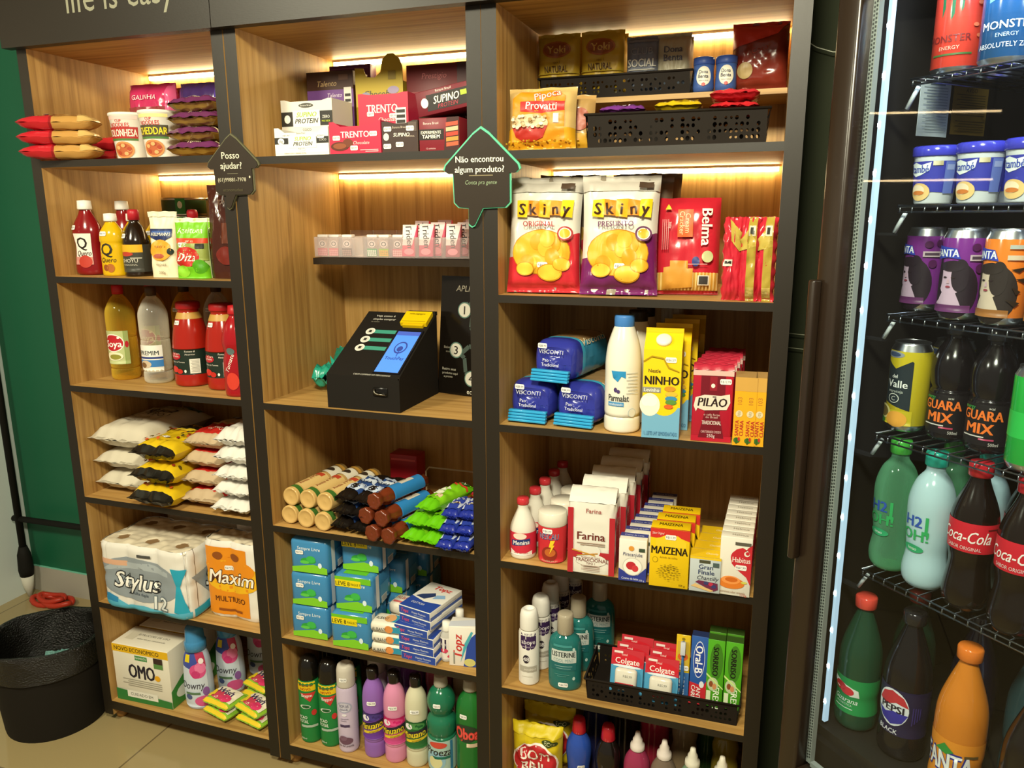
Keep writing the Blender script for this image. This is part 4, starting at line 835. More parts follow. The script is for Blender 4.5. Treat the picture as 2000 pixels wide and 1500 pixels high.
for k, (x, y, z, a, l) in enumerate(((-.143, -.034, 0, -6, 'lower left'), (-.097, -.030, 0, -1, 'lower right'), (-.142, -.014, .0345, -6, 'middle left'), (-.097, -.010, .0345, -1, 'middle right'), (-.142, .004, .069, -6, 'top left'), (-.097, .008, .069, -1, 'top right'))):
    o = bisc('blue_biscuit_pack', 'dark blue biscuit pack with white edge stripes, %s of the pile by the post' % l, (x, y, Z4 + z), a, '1E2C8C', BL, 'dark blue biscuit packs', b0, .12, .044, .033, 85, .004); b0 = b0 or o
ac = B(); ac.tube([(-.125, 0, 0), (-.125, 0, .085), (-.115, 0, .098), (.13, 0, .098)], .0025, 'gl:E8DCC0:.5'); ac.box(-.122, .001, .002, .13, .0035, .096, FILM)
put('acrylic_divider', 'clear acrylic divider standing behind the green biscuits', 'divider', [('sheet', ac)], (-.225, .32, Z4 + .0008), 0)
put('red_biscuit_box', 'small red box lying behind the black biscuit packs', 'box', carton(.09, .06, .125, 'A81F2A', [R(-.45, .85, .45, .9, 'D85A5A')])[0][1], (-.43, .36, Z4), 0)
for k, nm in enumerate(('lower', 'upper')):
    bisc('yellow_candy_bar', 'red and yellow snack bar between the blue tubes and green packs, %s' % nm, (-.205 - .004 * k, .225, Z4 + .0 + .0245 * k), -20, 'D8A81E', [R(-.5, .2, .5, .5, 'C82A3A'), R(-.5, .55, .5, .7, '2A4AA0')], 'red and yellow snack bars', None, .12, .035, .024, 88 + k)

# --- pads, soap, cotton
def pads(label, loc, leve, first=None):
    if first: return dup(first, loc, label)
    w_, d_, h_ = .118, .12, .1035 if leve else .1
    b = B().box(-w_ / 2, -d_ / 2, 0, w_ / 2, d_ / 2, h_, 'fl:3C82B4', .012)
    arts = [P([(-.46, .0 + .02), (.46, .02), (.46, .2), (.1, .28), (-.46, .16)], '7CC42A'), T('Sempre Livre', .0, .74, .1, 'E6EEF0', .6, s=.15), E(-.02, .38, .2, .09, '2E9A3A'), E(.05, .43, .12, .1, '3EB04A'), E(-.12, .33, .12, .05, '5AC04A'), E(.28, .27, .05, .08, 'D8E8F0')]
    if leve: arts += [R(-.46, .8, .46, .97, '6CBA24'), R(-.46, .68, .2, .88, 'E3CE12'), T('LEVE 8', -.26, .775, .12, '26301A', .36, b=.8), T('PAGUE 7', .07, .77, .07, '26301A', .24)]
    b.art(lambda u, v, o: (u, -d_ / 2 - o, v), arts, w_, h_)
    b.art(lambda u, v, o: (w_ / 2 + o, u, v), [R(-.34, .04, -.18, .96, 'D8DEE0'), R(.0, .1, .1, .5, '6ABF3A'), R(-.12, .2, .3, .6, '4E92BC'), R(-.08, .06, .2, .26, 'D8DEE0')] + [R(-.06 + .04 * k, .08, -.045 + .04 * k, .24, '3A3A3A') for k in range(6)], d_, h_)
    b.art(lambda u, v, o: (u, v - d_ / 2, h_ + o), [R(-.4, .45, .4, .5, '6AA4C4'), R(-.3, .1, .3, .3, '5CB02A' if leve else '4A8EB8')], w_, d_)
    parts = [('pack', b)]
    if not leve: parts.append(('price_sticker', sticker(lambda u, v, o: (u, -d_ / 2 - o, v), -.028, .062, 'R$7,99')))
    return put('pads_pack', label, 'hygiene pack', parts, loc, 3, 'blue packs of sanitary pads')
q0 = None
for k, nm in enumerate(('bottom', 'middle', 'top')):
    o = pads('blue and green pads pack, %s of the left front stack' % nm, (-.588 + .006 * k, .082, Z5 + .1008 * k), False, q0); q0 = q0 or o
q1 = None
for l, x, y, z in (('bottom of the right front stack', -.452, .072, 0), ('middle of the right front stack', -.447, .092, .1043), ('top of the right front stack, in shade', -.440, .125, .2086)):
    o = pads('pads pack with yellow LEVE 8 banner, ' + l, (x, y, Z5 + z), True, q1); q1 = q1 or o
for l, x, y, z in (('bottom of the stack behind the banner packs', -.425, .215, 0), ('upper one of the stack behind the banner packs', -.422, .225, .1008), ('rear one on the shelf', -.40, .34, 0), ('rear one, upper', -.40, .345, .1008), ('hidden behind the left stack, lower', -.585, .21, 0), ('hidden behind the left stack, middle', -.585, .215, .1008), ('hidden behind the left stack, upper', -.583, .22, .2016)):
    pads('blue pads pack, ' + l, (x, y, Z5 + z), False, q0)
def alb(label, loc, rz, first=None):
    if first: return dup(first, loc, label, rz)
    w_, d_, h_ = .102, .062, .031
    b = B().box(-w_ / 2, -d_ / 2, 0, w_ / 2, d_ / 2, h_, 'E0DACA', .011)
    b.art(lambda u, v, o: (u, -d_ / 2 - o, v), [R(.12, .22, .42, .78, '2E8FB0'), E(.06, .5, .12, .34, 'D88A4A'), T('ALBANY', -.22, .42, .34, '3A3A3A', .4)], w_, h_)
    b.art(lambda u, v, o: (u, v - d_ / 2, h_ + o), [R(.05, .2, .45, .8, '2E8FB0'), E(.0, .5, .16, .3, 'D8A06A'), T('ALBANY', -.22, .45, .22, '3A3A3A', .36)], w_, d_)
    return put('soap_bar_pack', label, 'soap', b, loc, rz, 'white wrapped soap bars')
a0 = None
for k, nm in enumerate(('bottom', 'middle', 'top')):
    o = alb('white and teal soap bar, %s of the front stack' % nm, (-.338 + .002 * (k % 2), .045, Z5 + .0312 * k), 4, a0); a0 = a0 or o
def albr(label, loc, rz):
    w_, d_, h_ = .11, .062, .036
    b = B().box(-w_ / 2, -d_ / 2, 0, w_ / 2, d_ / 2, h_, 'E2DACB', .01); b.art(lambda u, v, o: (u, v - d_ / 2, h_ + o), [R(.1, .1, .44, .9, 'C83A5A'), E(.1, .4, .15, .3, 'E0907A'), T('ALBANY', -.16, .6, .24, 'B8402E', .5), R(-.4, .15, .05, .3, 'D86A6A')], w_, d_)
    put('soap_bar_pack', label, 'soap', b, loc, rz, 'white and pink soap bars')
for k, nm in enumerate(('bottom', 'middle', 'top')): albr('white and pink soap bar, %s of the stack behind the teal ones' % nm, (-.318, .125, Z5 + .0365 * k), -6)
def topz(label, loc, rz, first=None):
    if first: return dup(first, loc, label, rz)
    w_, d_, h_ = .105, .15, .024
    b = B().box(-w_ / 2, -d_ / 2, 0, w_ / 2, d_ / 2, h_, 'E4E2DC', .001)
    b.art(lambda u, v, o: (u, -d_ / 2 - o, v), [R(-.49, .06, .49, .94, '2A48A0'), T('Topz', -.3, .5, .42, 'D8485A', .24, s=.2, b=1), T('Hastes Flexiveis', .14, .55, .24, 'D8DCE8', .44), R(-.02, .2, .3, .28, '8A9AC8')], w_, h_)
    b.art(lambda u, v, o: (w_ / 2 + o, u, v), [R(-.49, .06, .49, .4, '4A64B0'), R(-.3, .55, .3, .62, 'B0B4C0')], d_, h_)
    b.art(lambda u, v, o: (u, v - d_ / 2, h_ + o), [P([(-.49, .01), (.49, .01), (.49, .36), (.0, .30), (-.49, .40)], '2A48A0'), P([(-.4, .42), (-.1, .38), (.1, .56), (.0, .66), (-.3, .52)], '2A3A66'), P([(.1, .45), (.4, .56), (.3, .66), (.1, .6)], '8AB0D8'), T('Topz', .08, .84, .13, 'C8302E', .6, s=.2, b=1.5), T('COTTON', -.1, .2, .06, 'E8ECF4', .4)], w_, d_)
    return put('cotton_swab_box', label, 'box', b, loc, rz, 'blue and white cotton swab boxes')
t0 = None
for k, nm in enumerate(('bottom', 'second', 'third', 'fourth', 'fifth', 'top')):
    o = topz('blue cotton swab box, %s of the stack of six' % nm, (-.243 + (.006, 0, -.002, -.012, .004, .002)[k], .085 + (0, 0, .004, .003, .012, .014)[k], Z5 + .0245 * k), (-3, -3, -3, -6, -12, -12)[k], t0); t0 = t0 or o
BP = smooth_prof([(.015, 0), (.017, .004), (.017, .06), (.016, .072), (.011, .084), (.0095, .09)])
def remover(label, loc, first=None):
    if first: return dup(first, loc, label)
    return put('nail_polish_remover', label, 'bottle', bottle(BP, 'gl:E2DED6:.6', [(.0115, .086), (.012, .088), (.011, .112), (0, .113)], 'E3DFD6', [(.008, .07, 'E0DAD4', [R(-.5, .3, .5, .95, '2E2240'), T('ACETONA', .0, .7, .12, 'E0D8DC', .8), E(-.1, .42, .3, .1, 'C83A5A'), E(.25, .16, .12, .06, 'C83A5A')], .034)]), loc, 10, 'small white capped bottles')
e0 = remover('small white capped bottle between the swab boxes, in front', (-.174, .05, Z5))
remover('small white capped bottle behind the front one', (-.165, .12, Z5), e0)
put('lotion_bottle', 'grey capped small bottle at the back by the post', 'bottle', bottle(BP, 'C8BFAE', [(.0115, .086), (.012, .088), (.011, .112), (0, .113)], '8E8574'), (-.105, .19, Z5), 0, 'grey capped bottles')
put('lotion_bottle', 'cream capped bottle at the far back by the post', 'bottle', bottle(BP, 'D6CDBA', [(.0115, .086), (.012, .088), (.011, .112), (0, .113)], 'DCD2BC'), (-.092, .27, Z5), 0, 'grey capped bottles')
put('cotton_box', 'upright white and blue box with red sideways TOPZ lettering', 'box', carton(.078, .05, .115, 'E4E0D8', [P([(.0, 0), (.5, 0), (.5, .9), (.28, .75), (.12, .5)], '2A48A0'), P([(-.1, .1), (.12, .5), (.35, .88), (.28, .9), (.02, .55)], '4AA8B8'), T('Topz', -.2, .52, .3, 'C8302E', s=.2, rot=90, b=1.5), E(.22, .11, .2, .1, 'C8C47A'), R(-.35, .05, -.3, .35, '8A8A80')], [], [P([(-.5, 0), (.5, .2), (.5, .9), (-.5, .5)], 'C8CCD8')])[0][1], (-.1225, .055, Z5), 10)

# --- cleaning shelf
def spray(name, label, loc, r_, hh, col, capc, arts, zlab, first=None, cap=.065, grp=None, stick=None, dome=0):
    if first: return dup(first, loc, label)
    zc = hh - cap
    pr = [(r_ - .002, 0), (r_, .003), (r_, zc - .014), (r_ - .002, zc - .008), (r_ * .86, zc)]
    cp = [(r_ * .93, zc - .004), (r_ * .95, zc), (r_ * .93, zc + cap * .45), (r_ * .8, zc + cap * .75), (r_ * .62, hh - .006), (r_ * .3, hh), (0, hh)] if not dome else [(r_ * .9, zc - .004), (r_ * .92, zc), (r_ * .9, hh - .02), (r_ * .78, hh - .006), (r_ * .5, hh), (r_ * .45, hh - .008), (0, hh - .01)]
    return put(name, label, 'spray can', bottle(pr, col, cp, capc, [(zlab[0], zlab[1], col, arts, r_ * 1.9)] if arts else [], stick=stick), loc, 12, grp)
INS = [R(-.5, .86, .5, 1, 'E2BE16'), T('EFICIENCIA', 0, .95, .035, 'A8301E', .7), T('NOVO', 0, .895, .04, 'A8301E', .5, b=1), P([(-.3, .82), (.5, .84), (.2, .68)], 'C8342E'), T('Baygon', .05, .79, .05, 'F2E8E0', .5, b=1), E(-.05, .6, .26, .035, 'D8DCD0'), E(-.02, .6, .2, .025, '1E5A2E'), T('ACAO', -.2, .42, .055, 'E8ECE0', .45, b=1), T('TOTAL', -.17, .35, .055, 'E8ECE0', .5, b=1), R(-.3, .25, .5, .29, 'A8B8A8'), E(.35, .5, .12, .05, 'C8342E'), T('300ml', -.2, .06, .03, 'D8DCD0', .3)]
i0 = spray('insecticide_can', 'green and yellow insecticide can with black cap, nearest the side', (-.624, .055, Z6), .0315, .272, '1F7A3A', 'sh:14110E', INS, (.006, .2), grp='insecticide cans')
spray('insecticide_can', '', (-.558, .058, Z6), 0, 0, 0, 0, 0, 0, i0)['label'] = 'green and yellow insecticide can, second from the side'
spray('insecticide_can', '', (-.61, .145, Z6), 0, 0, 0, 0, 0, 0, i0)['label'] = 'insecticide can with black cap behind the first two, on the side'
spray('insecticide_can', '', (-.542, .15, Z6), 0, 0, 0, 0, 0, 0, i0)['label'] = 'insecticide can with black cap behind the second one'
AIRA = [E(0, .72, .42, .09, 'A8A8C0'), E(0, .72, .34, .07, 'C8C4D4'), T('BOM AR', 0, .74, .05, '5A5A7A', .5), T('lavanda', 0, .69, .035, '5A5A7A', .4), E(0, .6, .12, .02, 'E8E4EC'), R(-.25, .4, .25, .44, '4A3A5A'), R(-.2, .53, .2, .537, '7A7088'), R(-.2, .5, .1, .507, '7A7088'), E(.0, .18, .38, .06, '6A4A5E'), E(-.1, .22, .2, .04, '7A5A70'), T('Flor de Lavanda', 0, .10, .035, '3A2A3A', .8, b=.6)]
ai0 = spray('air_freshener_can', 'lilac air freshener can with grey cap', (-.495, .05, Z6), .029, .276, 'C4B4CC', 'C6BFB2', AIRA, (.006, .205), grp='air freshener cans', dome=1, stick=(0, .235))
spray('air_freshener_can', '', (-.445, .14, Z6), 0, 0, 0, 0, 0, 0, ai0)['label'] = 'lilac air freshener can standing behind the first one'
spray('air_freshener_can', '', (-.43, .225, Z6), 0, 0, 0, 0, 0, 0, ai0)['label'] = 'air freshener can at the back behind the two lilac ones'
MP = [(a * .84, b) for a, b in smooth_prof([(.034, 0), (.038, .006), (.038, .04), (.0365, .05), (.038, .06), (.038, .125), (.0355, .135), (.038, .145), (.038, .185), (.032, .215), (.018, .238), (.017, .245), (.017, .25)])]
def minu(label, loc, liquid, band_, first=None):
    art = [R(-.5, 0, .5, 1, band_[0]), P([(-.5, .62), (.5, .78), (.5, 1), (-.5, 1)], band_[1]), E(.1, .85, .3, .12, band_[2]), E(-.2, .8, .15, .1, 'E6E0E4'), P([(-.5, .30), (.5, .5), (.5, .76), (-.5, .56)], '2A2433'), T('Minuano', -.02, .53, .24, 'E5CE2A', .86, s=.2, rot=11, b=1.4), P([(-.3, .2), (.5, .36), (.5, .46), (-.3, .3)], 'E0C22E'), T('Limpador', .1, .33, .06, '3A3420', .5, rot=11), R(-.5, .0, .5, .08, band_[0])]
    return put('cleaner_bottle', label, 'bottle', bottle(MP, liquid, [(.017, .243), (.0175, .245), (.0175, .268), (.015, .274), (0, .275)], 'sh:17120F', [(.062, .145, None, art, .082)], stick=(.004, .178), seg=32), loc, 10, 'floor cleaner bottles with black caps')
minu('purple cleaner bottle with black cap', (-.412, .058, Z6), 'sh:8E62B4', ('6A3A9A', '3A2A6A', '4A3A8A'))
minu('pink cleaner bottle with black cap', (-.345, .058, Z6), 'sh:D68AAE', ('C84A86', 'C8206A', 'E04A8A'))
minu('pale cream cleaner bottle with black cap and green label', (-.279, .062, Z6), 'sh:CFCBAE', ('2E6A34', '1E5A2E', '4A8A4A'))
PP = smooth_prof([(.042, 0), (.046, .008), (.046, .10), (.042, .112), (.046, .125), (.046, .155), (.034, .172), (.036, .180), (.044, .20), (.044, .22), (.034, .242), (.018, .256), (.017, .262)])
put('disinfectant_bottle', 'large green waisted disinfectant bottle with grey cap, PROEZA label', 'bottle', bottle(PP, 'sh:1F6E50', [(.019, .256), (.02, .26), (.018, .285), (.016, .287), (0, .287)], 'A8A294', [(.01, .105, 'A8C4BC', [E(-.1, .35, .35, .3, '8FB8CC'), E(-.1, .3, .24, .2, 'D8D4A0'), T('Proeza', .0, .66, .24, '2A2622', .9, s=.15, b=1), E(0, .88, .3, .1, 'C84A3A'), P([(-.2, .5), (.4, .52), (.5, .44), (-.1, .42)], '1E6A5A'), R(.4, 0, .5, 1, '3A7AA0')], .1)], stick=(0, .215), seg=36, sx=.88, sy=.88), (-.203, .066, Z6), 6, 'green cleaner bottles')
QP = smooth_prof([(.043, 0), (.047, .008), (.047, .11), (.044, .12), (.047, .13), (.0475, .19), (.04, .225), (.02, .252), (.018, .262)])
put('bleach_bottle', 'bright green bleach bottle with grey cap by the post, QBOA label', 'bottle', bottle(QP, 'sh:1F6B2C', [(.0205, .256), (.021, .26), (.019, .285), (.016, .287), (0, .287)], 'A8A294', [(.095, .175, None, [E(-.05, .6, .5, .34, '2A3A2A'), T('Qboa', 0, .6, .42, 'C83A34', .9, b=3), T('Qboa', 0, .6, .42, 'E8584E', .9, b=1), R(0, .1, .5, .24, 'C8B49A')], .09)], stick=(-.01, .195), seg=36, sx=.88, sy=.88), (-.118, .075, Z6), 4, 'green cleaner bottles')
SP = smooth_prof([(.036, 0), (.041, .01), (.041, .1), (.038, .16), (.041, .2), (.038, .25)])
for l, x, y, c_, cp_ in (('purple softener jug behind the purple and pink cleaners', -.345, .185, '6A3A7A', '8A5A9A'), ('coral pink softener jug behind the pink cleaner', -.255, .17, 'A8505E', 'D88A88'), ('beige topped softener jug behind the green bottle', -.17, .175, 'B09A80', 'C8B898'), ('deep pink softener jug at the back', -.24, .29, 'A82A4E', 'C0446A'), ('lime topped softener jug behind the lilac spray', -.40, .30, '8A9A4A', '7A9A3A')):
    put('softener_jug', l, 'bottle', bottle(SP, 'sh:' + c_, [(.039, .245), (.040, .25), (.037, .29), (.034, .298), (.028, .288), (0, .286)], cp_), (x, y, Z6), 0, 'softener jugs at the back of the cleaning shelf')
# ============================================================= right unit
Z1, Z2, Z3, Z4, Z5, Z6 = 1.7478, 1.4298, 1.1208, .7698, .4168, .0828
# --- top shelf: a narrow raised ledge at the back
ZL = 1.885
put('raised_ledge', 'narrow oak ledge at the back of the top right shelf', 'shelf', B().box(.001, .255, ZL - .013, .599, .4345, ZL - .001, WH))
def basket(name_label, w_, d_, h_, loc, rz, seed, rows=4, flare=.006):
    """perforated black plastic basket: walls really pierced by small square holes"""
    b = B(); t = .002; r_ = random.Random(seed); m = 'mt:1D1712'
    def wall(L, place):
        n = max(4, int(L / .0105)); rows_ = max(3, int((h_ - .018) / .0105)); cw = L / n; z0 = .008; ch = (h_ - .018) / rows_
        solid = lambda i, j: i == 0 or i == n - 1 or (i % (n // 3 if n > 12 else n) == 0)
        b.add([place(-L / 2, 0), place(L / 2, 0), place(L / 2, z0), place(-L / 2, z0)], [(0, 1, 2, 3)], m)
        b.add([place(-L / 2, h_ - .01), place(L / 2, h_ - .01), place(L / 2, h_), place(-L / 2, h_)], [(0, 1, 2, 3)], m)
        for i in range(n):
            for j in range(rows_):
                x0, z = -L / 2 + i * cw, z0 + j * ch
                o = [place(x0, z), place(x0 + cw, z), place(x0 + cw, z + ch), place(x0, z + ch)]
                if solid(i, j) or r_.random() < .34: b.add(o, [(0, 1, 2, 3)], m); continue
                k = r_.uniform(.12, .28); cx, cz = x0 + cw / 2, z + ch / 2
                q = [place(cx + cw * (.5 - k) * 1.1 * cos(a * pi / 4), cz + ch * (.5 - k) * 1.1 * sin(a * pi / 4)) for a in range(8)]
                e = [place(cx + cw / 2 * c, cz + ch / 2 * s_) for c, s_ in ((1, 0), (1, 1), (0, 1), (-1, 1), (-1, 0), (-1, -1), (0, -1), (1, -1))]
                b.add(q + e, [(i2, 8 + i2, 8 + (i2 + 1) % 8, (i2 + 1) % 8) for i2 in range(8)], m)
    fl = lambda z: flare * z / h_
    wall(w_, lambda x, z: (x, -d_ / 2 - fl(z), z)); wall(w_, lambda x, z: (x, d_ / 2 + fl(z), z))
    wall(d_, lambda x, z: (-w_ / 2 - fl(z), x, z)); wall(d_, lambda x, z: (w_ / 2 + fl(z), x, z))
    b.box(-w_ / 2, -d_ / 2, .0015, w_ / 2, d_ / 2, .003, m)
    e = flare + .0005
    rim = B().tube([(-w_ / 2 - e, -d_ / 2 - e, h_), (w_ / 2 + e, -d_ / 2 - e, h_), (w_ / 2 + e, d_ / 2 + e, h_), (-w_ / 2 - e, d_ / 2 + e, h_), (-w_ / 2 - e, -d_ / 2 - e, h_)], .0028, m, 6)
    return put('plastic_basket', name_label, 'basket', [('pierced_body', b), ('rim', rim)], loc, rz, 'black plastic baskets')
basket('black pierced basket on the raised ledge, holding yellow flour packs', .36, .12, .05, (.203, .325, ZL), 0, 3)
def pk(name, label, w_, h_, t_, col, arts, loc, rz, seed, grp, cat='pack', tilt=0, kind='pillow', stick=None, wr=.003, back=None, crimp=.05, price='R$6,99', pin=.03):
    return put(name, label, cat, pouch(w_, h_, t_, col, arts, kind, seed, wr, crimp, pin, back, stick, price), loc, rz, grp, (radians(tilt), 0, radians(rz)) if tilt else None)
YOK = [R(-.5, 0, .5, .06, 'D8CDA0'), E(-.02, .74, .34, .13, 'A8602A'), E(-.02, .74, .30, .105, '8E4A22'), T('Yoki', -.02, .74, .12, 'C8A050', .45, b=1.2), T('NATURAL', -.02, .44, .10, '4A2E14', .55, b=1), T('tipo 1', -.02, .545, .04, '6A4A1E', .3), R(-.5, .36, .5, .38, 'A88E2A')]
for l, x, y, a in (('left one in the ledge basket', .0575, .302, 0), ('second from the side in the ledge basket', .1675, .302, 0), ('behind the left one', .0575, .348, 0), ('behind the second one', .1675, .348, 0)):
    pk('farofa_pack', 'yellow NATURAL cassava flour pack, ' + l, .108, .15, .036, 'C2A030', YOK, (x, y, ZL + .009), a, 5, 'yellow cassava flour packs')
pk('cracker_pack', 'grey blue SOCIAL cracker pack standing in the ledge basket', .08, .13, .04, '6E7484', [T('CLUB', .0, .72, .12, '8A8E98', .8), T('SOCIAL', 0, .52, .14, 'D8D6CC', .86, b=1.2), R(-.4, .39, .4, .41, 'B8B6AC'), R(-.5, .88, .5, .92, '7E8494')], (.266, .304, ZL + .009), 0, 7, 'cracker and mix packs in the ledge basket')
for l, x, y in (('in front', .340, .302), ('behind the front one', .340, .348)):
    pk('cake_mix_pack', 'beige and blue cake mix pack in the ledge basket, ' + l, .08, .13, .036, 'A8A088', [T('Dona', 0, .72, .11, '4A4A5A', .6, b=1), T('Benta', 0, .58, .11, '4A4A5A', .66, b=1), R(-.5, .0, .5, .2, '8A9AB0'), E(.2, .3, .2, .08, 'D8D0B8')], (x, y, ZL + .009), 0, 9, 'cracker and mix packs in the ledge basket')
TP = [(.018, 0), (.023, .003), (.0245, .012), (.0225, .045), (.0235, .06)]
for l, x in (('left one', .412), ('right one', .4625)):
    put('baking_powder_tin', 'blue baking powder tin with pale oval label, %s of two' % l, 'can', bottle(TP, '3E5A9A', [(.0235, .06), (.0245, .062), (.0245, .076), (.02, .078), (0, .078)], '35509A', [(.004, .06, None, [E(0, .55, .42, .38, 'D8D4C4'), T('Dona', -.02, .72, .14, '2A2E4A', .5, b=1), T('Benta', -.02, .55, .14, '2A2E4A', .55, b=1), T('fermento em po', 0, .38, .05, '5A5A6A', .5), E(0, .22, .1, .07, 'B83A3A')], .042)]), (x, .283, ZL), 5, 'blue baking powder tins')
pk('red_snack_bag', 'large red bag with clear lower half, at the end of the raised ledge', .125, .15, .055, 'fl:7A2A1E', [P([(-.5, .62), (.3, .8), (.5, 1), (-.5, 1)], 'C23A2E'), E(-.25, .3, .14, .12, 'A89060'), T('Coco', .0, .6, .08, '9A3A2A', .4, rot=15)], (.534, .312, ZL), 0, 11, 'red snack bags')
pk('red_snack_bag', 'red bag tucked behind the large one against the side', .09, .14, .045, 'fl:B03A30', [], (.552, .392, ZL), 0, 12, 'red snack bags')
POP = [R(-.5, 0, .5, .33, 'D29A1E'), P([(-.42, .12), (.36, .12), (.36, .84), (.2, .92), (-.3, .92), (-.42, .82)], 'D8861A'), P([(-.3, .76), (.36, .74), (.36, .60), (.02, .56), (-.3, .6)], 'C8302E'), T('Pipoca', .1, .86, .12, 'D8442E', .6, rot=12, b=3), T('Pipoca', .1, .86, .12, 'F0DCC8', .6, rot=12, b=.4), T('Provatti', .02, .675, .12, 'F0E6DC', .62, rot=-3, b=.6),
       E(-.15, .40, .28, .15, 'CDB894'), P([(-.42, .36), (.12, .36), (.05, .18), (-.08, .12), (-.24, .12), (-.36, .2)], 'A8281E'), R(.2, .4, .28, .55, 'E8E0C8')]
rq = random.Random(5)
POP += [E(-.15 + .24 * rq.uniform(-1, 1), .42 + .1 * rq.uniform(-1, 1), .03, .025, ('E2D4B4', 'B89A6A')[k % 2]) for k in range(26)] + [E(rq.uniform(-.47, .47), rq.uniform(.02, .11), .016, .012, ('E8B83A', 'B87A14')[k % 2]) for k in range(70)]
pk('popcorn_bag', 'orange popcorn corn bag with red bowl picture, at the front', .155, .135, .05, 'fl:C9A86A', POP, (.088, .05, Z1), 3, 13, 'popcorn bags', tilt=-6)
pk('popcorn_bag', 'clear popcorn corn bag behind the orange front one', .15, .125, .045, 'fl:B8935A', [R(-.5, 0, .5, .3, 'D2A02A'), E(.3, .55, .15, .2, 'B0604A')] + [E(rq.uniform(-.47, .47), rq.uniform(.02, .28), .016, .012, ('E8B83A', 'B87A14')[k % 2]) for k in range(40)], (.118, .115, Z1), 0, 14, 'popcorn bags', tilt=-6)
basket('black pierced basket at the front of the top right shelf', .365, .15, .068, (.378, .105, Z1), 3, 8)
for l, x, y, z, col, a2, r_ in (('purple snack pack poking out of the front basket', .26, .11, .066, '7A3A90', [T('uva', 0, .5, .3, 'D8C8E0', .5)], 5), ('yellow snack pack poking out of the front basket', .38, .11, .068, 'D8B81E', [R(-.4, .3, .4, .6, 'E8D86A')], 4),
    ('red snack pack in the front basket, lower', .495, .11, .062, 'C02A30', [T('morango', 0, .5, .2, 'E8C8C0', .6)], 3), ('red snack pack in the front basket, upper', .495, .115, .0865, 'C8303A', [T('morango', 0, .5, .2, 'E8C8C0', .6)], 2)):
    b = lay(pouch(.10, .12, .022, 'fl:' + col, a2, 'pillow', 15 + int(z * 1000), .003, .05, .0), .022)
    for p in b: p[1].xf(Matrix.Translation((0, -.06, 0)))
    put('snack_pack', l, 'snack', b[0][1], (x, y, Z1 + z), r_, 'packs in the front basket')

# --- crisps and crackers
def skiny(label, loc, rz, flav, low, ringc, art=True, seed=21):
    L_ = 'Skiny'; cols = ('F0C81E', 'E88A1E', 'F0A81E', 'F0902A', 'F0CC1E')
    a = [P([(-.5, 0), (.5, 0), (.5, .52), (.28, .46), (.1, .44), (-.1, .32), (-.5, .3)], low), R(-.5, .86, .5, 1, 'BDB8AE')]
    if art:
        a += [E(-.01, .345, .41, .195, 'B9781A'), E(-.01, .345, .40, .188, 'E0A72A')] + [E(.2 * cos(k * 1.9), .35 + .11 * sin(k * 2.3), .1, .07, ('E8B43A', 'D89A22')[k % 2]) for k in range(8)]
        a += [E(.12, .17, .17, .075, 'C98A1A'), E(.12, .17, .155, .066, 'EDBE3E'), E(.28, .24, .12, .06, 'C98A1A'), E(.28, .24, .11, .052, 'E8B032')]
        a += [E(-.22, .2, .13, .06, 'C98A1A'), E(-.22, .2, .12, .053, 'EDBE3E')]
        for k, c in enumerate(L_): a.append(P([(-.36 + .155 * k, .645 + .012 * (k % 2)), (-.205 + .155 * k, .635 + .015 * (k % 2)), (-.195 + .155 * k, .775 + .012 * ((k + 1) % 2)), (-.35 + .155 * k, .785)], cols[k]))
        for k, c in enumerate(L_): a.append(T(c, -.28 + .155 * k, .71, .098, '3A1F10', rot=(-6, 4, -3, 5, -5)[k], b=1.4))
        a += [T('sabor', 0, .605, .022, '6A5A4A', .15), T(flav, -.04, .582, .045, ringc, .5, b=1), E(.33, .5, .11, .062, ringc), E(.33, .5, .085, .048, 'F0E8D8'), E(.33, .5, .07, .04, 'E8B032'), R(.24, .88, .42, .93, '4A3A2E')]
    return put('crisp_bag', label, 'crisps', pouch(.174, .262, .062, 'fl:D9D5CB', a, 'pillow', seed, .005, .05, .06, 'fl:8E8474', (.02, .235) if art else None, cut=.009), loc, rz, 'corn crisp bags', (radians(-8), 0, radians(rz)))
skiny('white and red ORIGINAL crisp bag with yellow chips, at the front left', (.092, .052, Z2 + .002), 4, 'ORIGINAL', 'fl:C22A34', 'A8383A', seed=21)
skiny('white and purple PRESUNTO crisp bag with yellow chips, at the front', (.268, .048, Z2 + .002), 6, 'PRESUNTO', 'fl:6E2260', '6A3A5E', seed=22)
for l, x, y, s_, c_ in (('shade toned crisp bag right behind the red one', .10, .15, 23, 'fl:B02A34'), ('shade toned crisp bag at the back left', .105, .25, 24, 'fl:B02A34'), ('shade toned crisp bag right behind the purple one', .285, .15, 25, 'fl:6E2260'), ('shade toned crisp bag at the back behind the purple one', .292, .25, 26, 'fl:6E2260')):  # rear bags coloured darker for the shade behind the front row
    o = put('crisp_bag', l, 'crisps', pouch(.168, .262 if y < .2 else .275, .06, 'fl:7A6E5E', [P([(-.5, 0), (.5, 0), (.5, .5), (-.5, .4)], c_), E(.1, .3, .3, .16, 'C8962A'), E(.36, .5, .1, .06, 'A8802A')], 'pillow', s_, .005, .05, .06), (x, y, Z2 + .002), 4, 'corn crisp bags', (radians(-6), 0, radians(4)))
